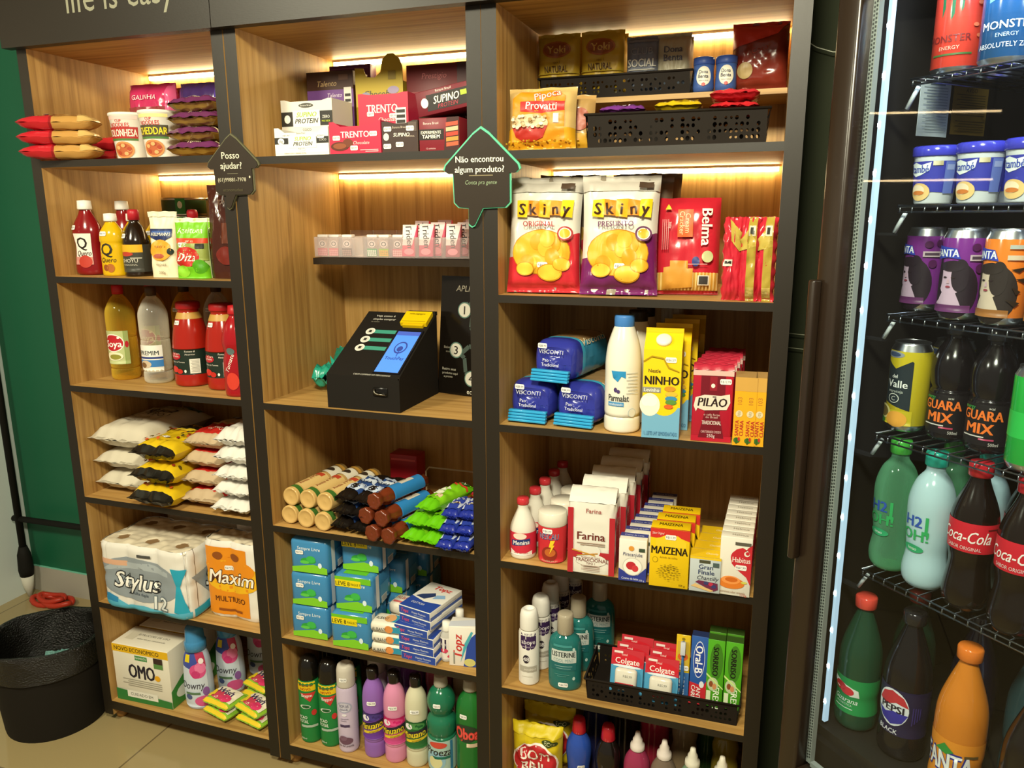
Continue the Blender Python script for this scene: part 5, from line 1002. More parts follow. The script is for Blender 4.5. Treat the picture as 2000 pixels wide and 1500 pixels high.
CRK = [R(-.5, 0, .5, .04, '8E1C24'), R(-.5, .04, .5, .22, 'C9963C')] + [R(-.48 + .055 * k, .04, -.455 + .055 * k, .22, 'E0BE78') for k in range(18)] + [P([(-.38, .05), (.08, .07), (.08, .26), (-.0, .26), (-.0, .34), (-.28, .34), (-.28, .28), (-.38, .27)], 'C98E36'),
    T('Belma', .28, .68, .17, 'EDE4DA', rot=-90, b=1.4), R(-.18, .58, .06, .86, 'D8602A'), T('Cream', -.02, .72, .08, 'F0D8A8', rot=-90), T('Cracker', -.11, .72, .08, 'F0D8A8', rot=-90), T('300g', -.3, .7, .04, 'E8C8C0', rot=-90), P([(-.38, .86), (-.28, .86), (-.33, .92)], 'E8C02A'),
    E(.3, .38, .09, .06, 'B8BE8A'), E(.12, .33, .06, .05, '2A3A7A'), R(.16, .09, .34, .19, 'D8D0C0'), R(.18, .1, .32, .18, '3A3A3A'), R(.0, .3, .3, .305, 'E8C8C0')] + [R(-.42 + .03 * k, .45, -.41 + .03 * k, .76, 'D88A8A') for k in range(4)]
put('cracker_pack', 'large red cream cracker pack with sideways BELMA print', 'crackers', pouch(.138, .215, .055, 'fl:BE2534', CRK, 'pillow', 27, .0025, .03, .0), (.412, .108, Z2 + .001), 8, 'red cream cracker packs', (radians(-8), 0, radians(8)))
SIDE = [R(-.1, 0, .36, 1, 'fl:A8923A'), P([(-.5, .72), (-.1, .85), (.36, .72), (.36, .66), (-.5, .6)], 'fl:B8A24A'), R(-.05, .78, .3, .9, 'D8CDB0'), R(.02, .8, .22, .88, '3A3A34')] + [R(-.08, .02 + .016 * k, .34, .026 + .016 * k, 'D8C07A') for k in range(10)] + [R(.36, 0, .5, 1, 'fl:C02838')]
def crk(label, loc, rz, seed): put('cracker_pack', label, 'crackers', pouch(.038, .172, .036, 'fl:C02838', SIDE if seed != 31 else [P([(-.2, .98), (.5, .8), (.5, .55), (-.1, .72)], 'fl:B8A24A'), R(-.45, .42, .0, .5, 'E0D8C8'), R(-.4, .45, -.05, .48, '2A2A28')], 'pillow', seed, .004, .04, 0, zig=.002), loc, rz, 'narrow red cracker packs')
crk('narrow red cracker pack seen edge on, next to the large one', (.512, .03, Z2), 4, 31)
crk('narrow red and gold cracker pack in the middle of three', (.547, .022, Z2), -4, 32)
crk('narrow red and gold cracker pack against the right side', (.580, .018, Z2), -6, 33)
crk('narrow red cracker pack standing behind the first of three', (.525, .085, Z2), 2, 34)
crk('narrow red cracker pack standing behind the last of three', (.568, .088, Z2), 0, 35)

# --- bread, milk, coffee
def bread(label, loc, rz, first=None):
    if first: return dup(first, loc, label, rz)
    W, L, H = .112, .22, .10
    def f(u, v):
        a = 2 * pi * u; k = 1 if .04 < v < .9 else .82
        x = W / 2 * (abs(cos(a)) ** .55) * (1 if cos(a) > 0 else -1); z = H / 2 + H / 2 * (abs(sin(a)) ** .6) * (1 if sin(a) > 0 else -1) * (1.0 if sin(a) > 0 else 1)
        n_ = .003 * noise.noise(Vector((x * 60, v * 9, z * 60))); q = 1 if v > .12 else .80 + .2 * sqrt(v / .12)
        q *= 1 if v < .88 else sqrt(max(0, 1 - ((v - .88) / .12) ** 2 * .6))
        return (x * q * (1 + n_ * 8), L * v, H / 2 * (1 - q) * .4 + z * q * (1 + n_ * 5) if v > .1 else H * .02 + z * q)
    b = B().grid(f, 40, 30, lambda u, v: 'fl:2C3390' if v < .2 else ('fl:3FA6CC' if v < .26 or .2 < (u * 2 % 1) < .24 else 'fl:A8865A' if .1 < u < .42 else 'fl:3A8CB4'))
    b.art(lambda u, v, o: tuple(Vector(f((0.0 + (.5 - u / .13)) % 1 * .0 + .02 + max(0, min(.2, (v) / .36)), .35 + u * 2.4)) + Vector((o * 2, 0, o))), [], .1, .1)
    front = B().grid(lambda u, v: (lambda p: (p[0] * v, p[1] - .012 * (1 - v) ** 2 + .004 * noise.noise(Vector((u * 9, v * 7, 2))), p[2] * v + H * .42 * (1 - v)))(f(u, 0)), 40, 12, 'fl:2C3390')
    def ff(u, v, o): return (u, -.016 - o * 2 + .6 * (abs(u) / .1) ** 2 * .02, v)
    front.art(ff, [T('VISCONTI', 0, .74, .10, 'C8CCE0', .62, s=.1), T('Pao', -.12, .54, .08, 'E0E2EC', .3), T('Tradicional', -.02, .43, .08, 'E0E2EC', .4)], W, H, .008)
    fold = B()
    for k in range(4): fold.box(-.048, -.03 + .002 * k, .004 + .007 * k, .048, -.016 + .002 * k, .010 + .007 * k, 'fl:2F9CD0', .0015)
    cr_ = B().art(lambda u, v, o: (lambda p: (p[0] + .002 + o, p[1], p[2] + .001))(f(.02 + .2 * max(0, min(1, v / .09)), .55 + u * 4.2)), [T('Visconti', 0, .5, .42, 'E4D8B8', .9, s=.3, b=.5)], .17, .09, .008)
    return put('bread_loaf', label, 'bread', [('wrapper', b.join(front)), ('folded_end', fold), ('printed_name', cr_), ('price_sticker', sticker(ff, -.02, .088, 'R$8,99'))], loc, rz, 'blue wrapped sliced loaves')
br0 = bread('blue wrapped sliced loaf lying at the bottom left', (.062, .05, Z3), -4)
bread('blue wrapped sliced loaf lying at the bottom right', (.178, .045, Z3), -8, br0)
bread('blue wrapped sliced loaf lying on top of the other two', (.118, .055, Z3 + .1005), -10, br0)
MK = smooth_prof([(.036, 0), (.041, .006), (.041, .03), (.0385, .038), (.041, .046), (.041, .135), (.0405, .165), (.036, .2), (.026, .232), (.0205, .245), (.02, .25)])
def milk(label, loc, body, capc, arts, stick=None, first=None):
    return put('milk_bottle', label, 'bottle', bottle(MK, body, [(.0215, .24), (.0225, .242), (.0225, .262), (.0215, .267), (0, .267)], capc, [(.042, .15, None, arts, .08)] if arts else [], stick=None, seg=40), loc, 12, 'plastic milk bottles')
milk('white plastic milk bottle with blue cap', (.285, .048, Z3), 'sh:E2DECF', '3F78BC', [P([(-.36, .95), (.06, .95), (.06, .8), (-.06, .84), (-.16, .72), (-.3, .8)], '2A86BC'), T('Parmalat', -.14, .38, .14, '2E3234', .6, b=1.2), E(-.22, .55, .05, .05, '4A3A6A'), E(-.14, .52, .05, .04, '4A3A6A'), R(-.44, .2, .02, .29, '4A8ABC'), T('semidesnatado', -.21, .245, .05, 'E2E8EC', .4), E(.26, .06, .12, .1, 'B8C4C4'), E(.26, .06, .1, .085, 'DCDACC')] + lines(.25, .9, 7, .07, .34, 'A8AAA4', .012))
milk('milk bottle with black cap behind the blue capped one', (.30, .145, Z3), 'sh:DAD2BE', '1F1A16', [])
milk('second bottle with black cap near the back', (.303, .238, Z3), 'sh:D8CFB8', '241F1A', [])
bf = pouch(.06, .275, .025, 'fl:C9BFA6', [], 'pillow', 37, .006, .04, .05)
put('clear_bread_bag', 'pale clear bag standing behind the black capped bottle', 'bag', bf[0][1], (.352, .37, Z3), 0, None)
def ninho(label, loc, first=None, dim=False):
    if first: return dup(first, loc, label)
    w_, d_, h_, hg = .082, .075, .20, .032
    b = B().box(-w_ / 2, -d_ / 2, 0, w_ / 2, d_ / 2, h_, 'E6BE14', 0, {'f': 'EBC416', 'r': 'C9C4B4'})
    y1 = -d_ / 2 + .04
    b.add([(-w_ / 2, -d_ / 2, h_), (w_ / 2, -d_ / 2, h_), (w_ / 2, y1, h_ + hg), (-w_ / 2, y1, h_ + hg), (w_ / 2, d_ / 2, h_), (-w_ / 2, d_ / 2, h_)], [(0, 1, 2, 3), (1, 4, 2), (0, 3, 5), (3, 2, 4, 5)], 'EBC416')
    b.box(-w_ / 2, y1 - .001, h_ + hg, w_ / 2, y1 + .002, h_ + hg + .010, 'E6BE14')
    b.art(lambda u, v, o: (u, -d_ / 2 - o, v), [R(-.5, 0, .5, .36, '6FA6C6'), E(.08, .46, .42, .2, 'EBC416'), E(-.3, .38, .27, .13, 'E3DECF'), E(-.26, .42, .16, .06, 'F0ECDF'), E(-.4, .42, .12, .06, 'F0ECDF'), T('Nestle', -.2, .765, .04, '3A2E1E', .32, b=.6), T('NINHO', .0, .66, .095, '241A14', .9, b=1.8), R(-.5, .52, -.02, .58, '8A8A84'), T('Levinho', -.26, .55, .04, 'ECE8DC', .4, b=.5), E(.22, .57, .15, .03, 'C88A2A'), E(.26, .51, .16, .03, 'D8B03A'), E(.26, .46, .16, .028, '3A86B0'), E(.26, .42, .15, .028, '5A8A3A'), E(.2, .37, .12, .025, 'D8602A'), T('1 L LEITE UHT SEMIDESNATADO', 0, .06, .042, '2E5E8A', .9)] +
          [P([(-.5, .86), (-.28, .92), (.02, .9), (.16, .8), (.45, .76), (.45, .77), (.18, .815), (.04, .915), (-.28, .935), (-.5, .875)], 'A88A14')], w_, h_)
    b.art(lambda u, v, o: (w_ / 2 + o, u, v), [R(-.5, .84, .5, 1, 'E0B814')] + lines(0, .78, 12, .055, .8, '9A968A', .012), d_, h_)
    sl = lambda u, v, o: (u, -d_ / 2 + v * .04 / .0512 - o * .6, h_ + v * hg / .0512 + o * .8)
    cp_ = B().lathe([(.017, 0), (.017, .006), (.014, .009), (0, .009)], 'E2DECF', 20)
    cp_.xf(Matrix.Translation((0, -d_ / 2 + .02, h_ + .016)) @ Matrix.Rotation(radians(38.6), 4, 'X'))
    return put('milk_carton', label, 'carton', [('carton_body', b), ('screw_cap', cp_), ('price_sticker', sticker(lambda u, v, o: (u, -d_ / 2 - o + .001, v), .018, .178, 'R$6,59'))], loc, 3, 'yellow milk cartons')
ni0 = ninho('yellow and blue milk carton with white cap, front of the row', (.378, .035, Z3))
ninho('yellow milk carton second in the row', (.388, .118, Z3), ni0)
ninho('yellow milk carton third in the row', (.396, .2, Z3), ni0)
ninho('yellow milk carton at the rear of the row', (.404, .285, Z3), ni0)
def pilao(label, loc, first=None):
    if first: return dup(first, loc, label)
    w_, h_ = .085, .172
    a = [R(-.5, .93, .5, 1, 'D8B0A8'), R(-.5, .0, .5, .08, 'B01A30'), P([(-.3, .93), (.3, .93), (.3, .6), (.18, .42), (.32, .05), (-.32, .05), (-.18, .42), (-.3, .6)], '6E1020'), R(-.08, .72, .1, .92, '8E1A2A'), E(.0, .79, .05, .03, 'E8D8D0'), P([(-.46, .5), (-.42, .62), (-.2, .66), (.2, .655), (.42, .68), (.44, .56), (.36, .46), (-.2, .44), (-.36, .47), (-.4, .42)], 'D9CFC0'),
         T('PILAO', 0, .56, .12, '241014', .72, s=.15, b=1.6), R(.0, .63, .09, .642, '241014'), T('TRADICIONAL', 0, .27, .055, 'E6D8D0', .48, b=.6), T('o cafe forte', 0, .385, .03, 'D8B8B0', .4), T('do Brasil', 0, .35, .03, 'D8B8B0', .3), T('CAFE TORRADO E MOIDO', 0, .14, .035, 'E0B8B8', .5), T('250g', 0, .085, .045, 'E6D0D0', .2)]
    b = B().box(-w_ / 2, -.024, 0, w_ / 2, .024, h_ - .014, 'fl:A81A30', .004)
    b.grid(lambda u, v: ((u - .5) * w_, -.022 + .044 * v, h_ - .014 + .012 * abs(sin(v * 7)) + .0015 * sin(u * 20 + v * 9)), 16, 12, 'fl:B02A3E')
    b.art(lambda u, v, o: (u, -.0242 - o, v * .92), a, w_, h_)
    return put('coffee_pack', label, 'coffee', [('brick_pack', b), ('price_sticker', sticker(lambda u, v, o: (u, -.0232 - o, v), .026, .135, 'R$12,99'))], loc, 4, 'red coffee packs')
pi0 = pilao('red coffee brick with PILAO print, front of the row', (.487, .032, Z3))
for k in range(4): pilao('red coffee brick, %s in the row' % ('second', 'third', 'fourth', 'rear')[k], (.490 + .004 * k, .083 + .05 * k, Z3 + .0), pi0)
def santa(label, loc, rz, first=None):
    if first: return dup(first, loc, label, rz)
    w_, d_, h_ = .0225, .07, .15
    b = B().box(-w_ / 2, -d_ / 2, 0, w_ / 2, d_ / 2, h_, 'E0A41E', 0, {'t': 'B8935A', 'r': 'D8A83A'})
    b.art(lambda u, v, o: (u, -d_ / 2 - o, v), [R(-.5, .8, .5, 1, 'C89A4A'), T('103', -.0, .66, .4, 'B8742A', rot=90), E(0, .47, .32, .05, 'D8C8A0'), T('103', 0, .47, .25, '8A7A5A', rot=80), T('SANTA', -.16, .26, .34, 'B8302A', rot=90, b=1.0), T('CLARA', .26, .26, .34, 'B8302A', rot=90, b=1.0), E(-.1, .08, .3, .04, '3E6A2A'), E(.1, .1, .1, .03, 'B8302A'), R(-.2, .03, -.05, .12, '2E5A22')], w_, h_)
    return put('coffee_filter_box', label, 'box', b, loc, rz, 'narrow yellow coffee filter boxes')
sa0 = santa('narrow yellow filter box next to the coffee bricks', (.545, .03, Z3), 2)
santa('narrow yellow filter box in the middle of three', (.5675, .03, Z3), 2, sa0)
santa('narrow yellow filter box against the right side', (.5875, .032, Z3), 0, sa0)

# --- baking shelf
YG = smooth_prof([(.028, 0), (.033, .005), (.033, .062), (.030, .085), (.019, .112), (.0135, .125), (.0135, .138)])
def yog(label, loc, first=None):
    if first: return dup(first, loc, label)
    return put('coconut_milk_bottle', label, 'bottle', bottle(YG, 'sh:DCD8CC', [(.0145, .136), (.0158, .138), (.0155, .15), (.013, .153), (0, .153)], 'sh:C0303A', [(.012, .07, 'C82C42', [P([(-.5, .0), (.5, 0), (.5, .2), (.2, .1), (-.2, .1), (-.5, .25)], 'E6E0DA'), E(-.05, .86, .3, .14, 'E6D0C0'), P([(-.42, .66), (.4, .76), (.4, .5), (-.42, .4)], '23346E'), T('Menina', 0, .58, .2, 'ECE6E4', .72, s=.2, rot=5, b=1), T('leite de coco', 0, .12, .08, 'C82C42', .6)], .058)], seg=30), loc, 8, 'red capped coconut milk bottles')
yo0 = yog('red capped coconut milk bottle with pink label, front of the row', (.042, .052, Z4))
for k, n_ in enumerate(('second', 'third', 'fourth', 'fifth')): yog('red capped coconut milk bottle, %s in the row along the side' % n_, (.050 + .004 * k, .13 + .076 * k, Z4), yo0)
NP = [(.0335, 0), (.0355, .003), (.0355, .092), (.0345, .095)]
def nes(label, loc, first=None):
    if first: return dup(first, loc, label)
    return put('chocolate_powder_can', label, 'can', bottle(NP, 'C22A34', [(.0358, .094), (.037, .096), (.0368, .112), (.0355, .126), (.034, .128), (0, .128)], 'sh:DDD8CA', [(.003, .092, None, [R(-.5, 0, .5, 1, 'C22A34'), E(-.05, .25, .3, .22, '8A2A1E'), E(-.02, .3, .2, .12, 'B8602A'), T('NESCAU', -.08, .76, .17, 'E8E2DC', .74, b=2.2), T('NESCAU', -.08, .76, .17, '2A3A7A', .74, b=.8), P([(.0, .66), (.16, .66), (.08, .52), (.14, .52), (-.04, .26), (.02, .46), (-.06, .46)], 'E8C42A'), T('chocolate em po', -.05, .06, .05, 'E8C0A8', .6)], .066)], stick=(-.008, .085), seg=36), loc, 8, 'red chocolate powder cans with white lids')
ne0 = nes('red chocolate powder can with white lid, in front', (.118, .055, Z4))
nes('white lidded chocolate powder can, second in the row', (.126, .135, Z4), ne0)
nes('white lidded chocolate powder can, third in the row', (.132, .215, Z4), ne0)
def farina(label, loc, first=None, rz=4):
    if first: return dup(first, loc, label, rz)
    w_, d_, h_ = .112, .072, .178
    b = B()
    def f(u, v):
        a = 2 * pi * (u + .125); s = .0025 * noise.noise(Vector((cos(a) * 3, sin(a) * 3, v * 5))); x = (abs(cos(a)) ** .35) * (1 if cos(a) > 0 else -1); y = (abs(sin(a)) ** .35) * (1 if sin(a) > 0 else -1)
        k = 1 - .03 * (1 - min(1, v * 8)) ** 2; sq = 1 + .02 * sin(pi * v)
        return ((w_ / 2 * k * sq + s) * x, -(d_ / 2 * k * sq + s) * y * (1 - .12 * max(0, v - .9) * 10 * .3), h_ * v)
    b.grid(lambda u, v: f(u, v), 72, 26, 'fl:E0DCD2')
    b.grid(lambda u, v: ((u - .5) * w_ * .98, -d_ / 2 * .9 + d_ * .9 * v + .0, h_ + .024 * sin(min(1, v * 1.25) * pi * .55) * (1 - max(0, v - .8) * 4) + .002 * noise.noise(Vector((u * 8, v * 8, 1)))), 18, 14, 'fl:E2DED4')
    for sx in (-1, 1): b.grid(lambda u, v: (sx * w_ / 2 * .98 + sx * .0 - sx * .004 * v * (1 - abs(2 * u - 1)), -d_ / 2 * .9 + d_ * .9 * u, h_ * .98 + v * (h_ * .02 + .024 * sin(min(1, u * 1.25) * pi * .55) * (1 - max(0, u - .8) * 4))), 14, 4, 'fl:D2CEC4')
    rd = 'fl:AE2632'; yF = lambda u, v, o: (u, -d_ / 2 * (1.02) - .0008 - o, v)
    b.art(yF, [R(-.5, 0, -.38, .93, rd), R(.38, 0, .5, .82, rd), R(-.4, .23, .4, .32, rd), E(-.0, .33, .2, .1, 'DDD9CF'), E(0, .2, .34, .09, 'DDD9CF'), T('Farina', 0, .545, .11, '6A2A24', .78, b=1.2), T('Farina', .05, .90, .06, '9A3A36', .4, b=.5), T('FARINHA DE TRIGO', 0, .24, .02, '8A4A40', .5), T('TRADICIONAL', .02, .205, .05, '7A3A34', .7, b=.5), T('TIPO 1', 0, .155, .03, '7A3A34', .3), P([(-.4, .35), (.1, .28), (.1, .265), (-.4, .33)], 'C8923A'), P([(-.3, .27), (.15, .315), (.15, .3), (-.3, .255)], 'B87E2A')] + lines(0, .44, 2, .025, .6, '9A7A6A', .01) + lines(0, .12, 4, .022, .4, 'A88A80', .008), w_, h_)
    b.art(lambda u, v, o: (w_ / 2 * 1.02 + .0008 + o, u, v), [R(-.46, .0, .46, .88, rd), T('Far', -.05, .72, .12, 'E0D0C8', .6, b=.8), R(-.4, .1, .2, .3, 'C8606A')] + lines(0, .62, 9, .035, .7, 'D88A8A', .01), d_, h_)
    return put('flour_bag', label, 'flour', b, loc, rz, 'white and red paper flour bags')
fa0 = farina('white and red FARINA flour bag, front of the row', (.226, .035, Z4))
for k, n_ in enumerate(('second', 'third', 'fourth', 'rear')): farina('white and red flour bag, %s in the row' % n_, (.236 + .005 * k, .117 + .083 * k, Z4), fa0, (4, 6, 2, 4)[k])
def row(root, n, step, fmt, names=None):
    for k in range(n - 1): dup(root, tuple(Vector(root.location) + Vector(step) * (k + 1)), fmt % (names or ORD[1:])[k])
pr0 = put('cream_box', 'small white and blue cream box with strawberry picture, front of the row', 'box', carton(.064, .04, .103, 'E0DCD2', [R(-.5, 0, .5, .16, '2E3A8E'), P([(-.5, .16), (-.5, .3), (-.1, .16)], '2E3A8E'), P([(.5, .16), (.5, .36), (.2, .16)], '2E3A8E'), E(0, .36, .36, .22, 'C9C4BA'), E(0, .36, .33, .2, 'ECE8DE'), E(-.05, .38, .18, .1, 'B82A34'), E(.1, .32, .12, .08, 'C8383E'), E(-.05, .8, .1, .06, 'D8923A'), T('Piracanjuba', 0, .66, .085, '3A3A6A', .7, s=.15), T('Creme de leite', -.08, .07, .055, 'D8DCF0', .6, b=.5), T('200 g', .34, .05, .04, 'D8DCF0', .2), R(.22, .74, .44, .82, '3A4A3A')], [R(-.5, 0, .5, .3, '2E3A8E'), R(-.3, .4, .3, .8, 'C8C4BA')], [R(-.5, .5, .5, 1, '3A448E'), T('Creme de Leite', 0, .72, .2, 'C8CCE8', .7)])[0][1], (.328, .012, Z4), 3, 'white and blue cream boxes')
row(pr0, 8, (.0045, .0415, 0), 'small white and blue cream box, %s in the row')
ma0 = put('corn_starch_box', 'yellow MAIZENA box with red top corner, front of the row', 'box', carton(.088, .05, .142, 'E3BC10', [P([(-.5, 1), (.5, 1), (.5, .82), (.3, .86), (.05, .9), (-.2, .86), (-.35, .84), (-.5, .85)], 'C8302A'), P([(-.36, .82), (-.1, .9), (.2, .9), (.42, .8), (.42, .7), (-.36, .7)], 'E8C62A'), T('MAIZENA', 0, .64, .13, '231A10', .92, b=1.8), T('Amido de milho', -.02, .52, .035, '8A6A10', .45), E(-.36, .47, .07, .05, '8A7410'), E(-.36, .47, .06, .043, 'E3BC10'), T('150 g', .34, .06, .035, '4A3A10', .18), T('Sabor Original', -.3, .93, .04, 'F0D8D0', .3, s=.2)] +
    [E(.3 * cos(k * 2.4) * sqrt(k / 40), .3 + .14 * sin(k * 2.4) * sqrt(k / 40), .035, .006, ('6A5610', '8A7210')[k % 2]) for k in range(40)], [R(-.5, .8, .0, 1, 'C8302A')], [T('MAIZENA', .0, .6, .3, '3A2C10', .6, s=.1, b=1), R(-.5, 0, .5, .06, 'C8402A')], stick=(.02, .87), price='R$11,99'), (.412, .012, Z4), 3, 'yellow corn starch boxes')
row(ma0, 3, (.006, .052, 0), 'yellow corn starch box, %s in the row')
gr0 = put('whipped_cream_box', 'pale blue and yellow cream box with cake picture, front of the row', 'box', carton(.068, .045, .085, 'B9C2C6', [R(-.5, .94, .5, 1, 'E8C01E'), R(-.2, .83, .16, .92, '4A4A34'), T('Gran', .02, .73, .13, '23335E', .6, b=.8), T('Finale', .04, .58, .13, '23335E', .6, b=.8), T('Chantilly', .1, .42, .11, '2A2E44', .7, s=.3), P([(-.3, .28), (-.2, .34), (.42, .3), (.44, .12), (.3, .06)], '6A2A4A'), P([(-.44, .16), (-.3, .24), (.3, .08), (.2, .04)], 'D8B47A'), E(.2, .26, .08, .05, 'B8304A'), E(.3, .2, .08, .05, '3A3A6A'), E(.05, .28, .08, .05, '3A3A6A'), R(.24, .76, .44, .88, '4A5A5A')], [R(-.5, .0, .5, 1, 'DDB41E')], [R(-.5, 0, .5, 1, 'E5BE1E'), T('Chantilly', .2, .5, .2, 'F4EBC8', .4, s=.3)])[0][1], (.493, .012, Z4), 2, 'pale blue and yellow whipped cream boxes')
row(gr0, 4, (.004, .047, 0), 'pale blue and yellow cream box, %s in the row')
ha0 = put('pudding_mix_box', 'white HABITUS pudding mix box with red swirl, front of the row', 'box', carton(.068, .033, .14, 'DFDACE', [P([(.5, .9), (.5, .2), (.36, .34), (.1, .44), (-.12, .55), (-.14, .7), (.0, .8), (.2, .84), (.36, .8), (.42, .74), (.34, .72), (.3, .78), (.36, .84)], 'C02A34'), E(.12, .66, .28, .14, 'C02A34'), E(.34, .74, .09, .045, 'DFDACE'), E(.36, .75, .06, .03, 'C02A34'), T('Habitus', .18, .63, .09, 'ECE2D8', .56, b=.6), E(-.1, .22, .42, .1, 'D8782A'), E(-.12, .27, .3, .07, 'E8924A'), E(-.1, .28, .2, .04, 'C8641E'), E(.3, .25, .1, .02, 'C8C85A'), R(-.04, .88, .46, .93, '5A544A'), T('sobremesa sabor caramelo', -.05, .07, .035, '8A5A3A', .8), T('110g', .3, .035, .04, 'B8402E', .25)], [], [T('Habitus', .1, .5, .3, '8A8070', .5)], stick=(.18, .50), price='R$7,99'), (.558, .010, Z4), 0, 'white and red pudding mix boxes')
row(ha0, 8, (.0008, .0345, 0), 'white pudding mix box, %s in the row along the right side')

# --- bathroom shelf
DEO = [P([(-.42, .98), (-.36, .98), (-.3, .94), (.3, .94), (.36, .98), (.42, .98), (.42, .76), (.3, .70), (0, .67), (-.3, .70), (-.42, .76)], '3A2450'), T('above', 0, .83, .085, 'E2DCE4', .7, b=.4), T('POP UP', 0, .97, .035, '5A4A66', .4), T('antitranspirante', 0, .74, .03, 'C8B8D0', .6), E(-.1, .5, .16, .08, '2A2230'), T('48', -.1, .5, .075, 'E6E2E4', b=1), R(-.45, .25, .45, .36, 'ABA69C'), T('sensitive', .1, .305, .045, 'E6E2DA', .6), R(-.3, .16, .2, .166, 'C8C4BA')]
de0 = spray('deodorant_can', 'white deodorant can with purple crest, front of the row', (.058, .052, Z5), .0265, .208, 'E2DFD8', 'E4E1DA', DEO, (.004, .150), cap=.052, grp='white deodorant cans', dome=1)
for k, (n_, x, y) in enumerate((('second', .067, .128), ('third', .072, .205), ('fourth', .08, .28), ('fifth', .10, .35))):
    dup(de0, (x, y, Z5), 'white deodorant can, %s in the row along the side' % n_, 30)
LP = smooth_prof([(.034, 0), (.042, .006), (.043, .06), (.043, .105), (.038, .135), (.02, .152), (.0185, .156)])
def listr(label, loc, first=None):
    if first: return dup(first, loc, label)
    return put('mouthwash_bottle', label, 'bottle', bottle(LP, 'gl:2A7A78:.72', [(.0195, .15), (.0215, .153), (.0205, .196), (.0195, .203), (.017, .2045), (0, .2045)], 'sh:A89E8A', [(.012, .135, None, [R(-.46, .55, .46, .83, 'C5CCC8'), T('LISTERINE', 0, .74, .11, '1E2A2C', .84, b=1.4), T('COOL MINT', 0, .61, .075, '7A9A9E', .7), R(-.46, .38, .46, .55, '1E6468'), R(-.3, .47, .3, .482, '8AB0B0'), R(-.25, .42, .25, .43, '8AB0B0'), R(-.38, .90, .3, .95, '3E8A8A'), E(.36, .86, .05, .04, 'B8D0CC'), E(.36, .2, .05, .04, 'B8D0CC'), R(-.3, .28, .2, .29, '5A9A98'), R(-.2, .24, .1, .25, '5A9A98')], .075)], 1, .68, stick=(.0, .018), seg=40), loc, 6, 'teal mouthwash bottles')
li0 = listr('teal mouthwash bottle with grey cap, front of three', (.152, .062, Z5))
listr('teal mouthwash bottle, second of three', (.163, .155, Z5), li0)
listr('teal mouthwash bottle, rear of three', (.198, .262, Z5), li0)
basket('black pierced basket holding toothpaste and toothbrushes', .362, .155, .058, (.400, .105, Z5), 1, 17)
def floss(label, loc, first=None):
    if first: return dup(first, loc, label, None, (radians(-14), 0, 0))
    w_, h_ = .082, .112
    b = B().box(-w_ / 2, -.0008, 0, w_ / 2, .0008, h_, 'C2303C', .0)
    b.art(lambda u, v, o: (u, -.0008 - o, v), [P([(-.5, 0), (.5, 0), (.5, .62), (.2, .66), (-.2, .66), (-.5, .62)], '4E9AC4'), E(0, .76, .48, .14, 'C8202E'), T('Colgate', 0, .74, .13, 'F0EAE6', .74, b=.8), T('total', -.1, .88, .05, 'F0D8D4', .3), R(-.42, .9, -.15, .95, 'E6D8D4'), E(0, .62, .44, .03, 'D8E4EC'), R(.1, .05, .45, .2, '3A86B8')], w_, h_)
    box_ = B().box(-.028, -.020, .012, .028, -.001, .068, 'sh:DDD8CA', .008)
    box_.art(lambda u, v, o: (u, -.0202 - o, v + .012), [R(-.5, .15, .42, .38, 'C2303C'), T('Colgate', -.05, .265, .12, 'EBD8D8', .6), T('R$5,99', .1, .7, .1, '8A8A84', .45)], .05, .056)
    return put('dental_floss_pack', label, 'dental floss', [('card', b), ('floss_case', box_)], loc, 0, 'red and blue dental floss packs', (radians(-14), 0, 0))
fl0 = floss('red and blue dental floss card, front one on the left', (.310, .062, Z5 + .006))
for l, x, y, z in (('front one on the right', .398, .052, .006), ('middle one on the left', .318, .092, .008), ('middle one on the right', .404, .082, .010), ('rear one on the left', .324, .122, .012), ('rear one on the right', .408, .112, .014)):
    floss('red and blue dental floss card, ' + l, (x, y, Z5 + z), fl0)
tb = B().box(-.017, -.003, 0, .017, 0, .165, 'sh:D8B41E', .002)
tb.art(lambda u, v, o: (u, -.003 - o, v), [R(-.5, 0, .5, .42, '3A6AA8'), T('KINGS', .0, .2, .4, 'DDE2EA', rot=90, b=.8), R(-.4, .5, .4, .9, 'C8A83A'), E(0, .66, .36, .06, 'D8602A'), T('10', 0, .66, .05, 'F0E0C0'), E(-.0, .94, .12, .02, '8A7414')], .034, .165)
brs = B().tube([(0, -.006, .01), (.001, -.0075, .06), (0, -.006, .11), (0, -.006, .15)], [.004, .005, .003, .0035], 'sh:3F74B4'); brs.box(-.006, -.018, .118, .006, -.006, .15, 'C8CCD4', .001)
put('toothbrush_pack', 'yellow toothbrush card with blue brush in the bathroom basket', 'toothbrush', [('card', tb), ('toothbrush', brs), ('price_sticker', sticker(lambda u, v, o: (u, -.004 - o, v), .003, .082, 'R$9,99'))], (.445, .085, Z5 + .008), 0, None, (radians(-8), 0, radians(2)))
def paste(name, label, loc, rot, arts, col, w_=.0405, h_=.172, d_=.034):
    return put(name, label, 'toothpaste', carton(w_, d_, h_, col, arts, [R(-.5, 0, .5, 1, '2E6A1E' if col != '2A56A0' else '24488A')], [R(-.5, 0, .5, 1, '3A5A22' if col != '2A56A0' else '2A3A6A')])[0][1], loc, 0, 'toothpaste boxes in the basket', rot)
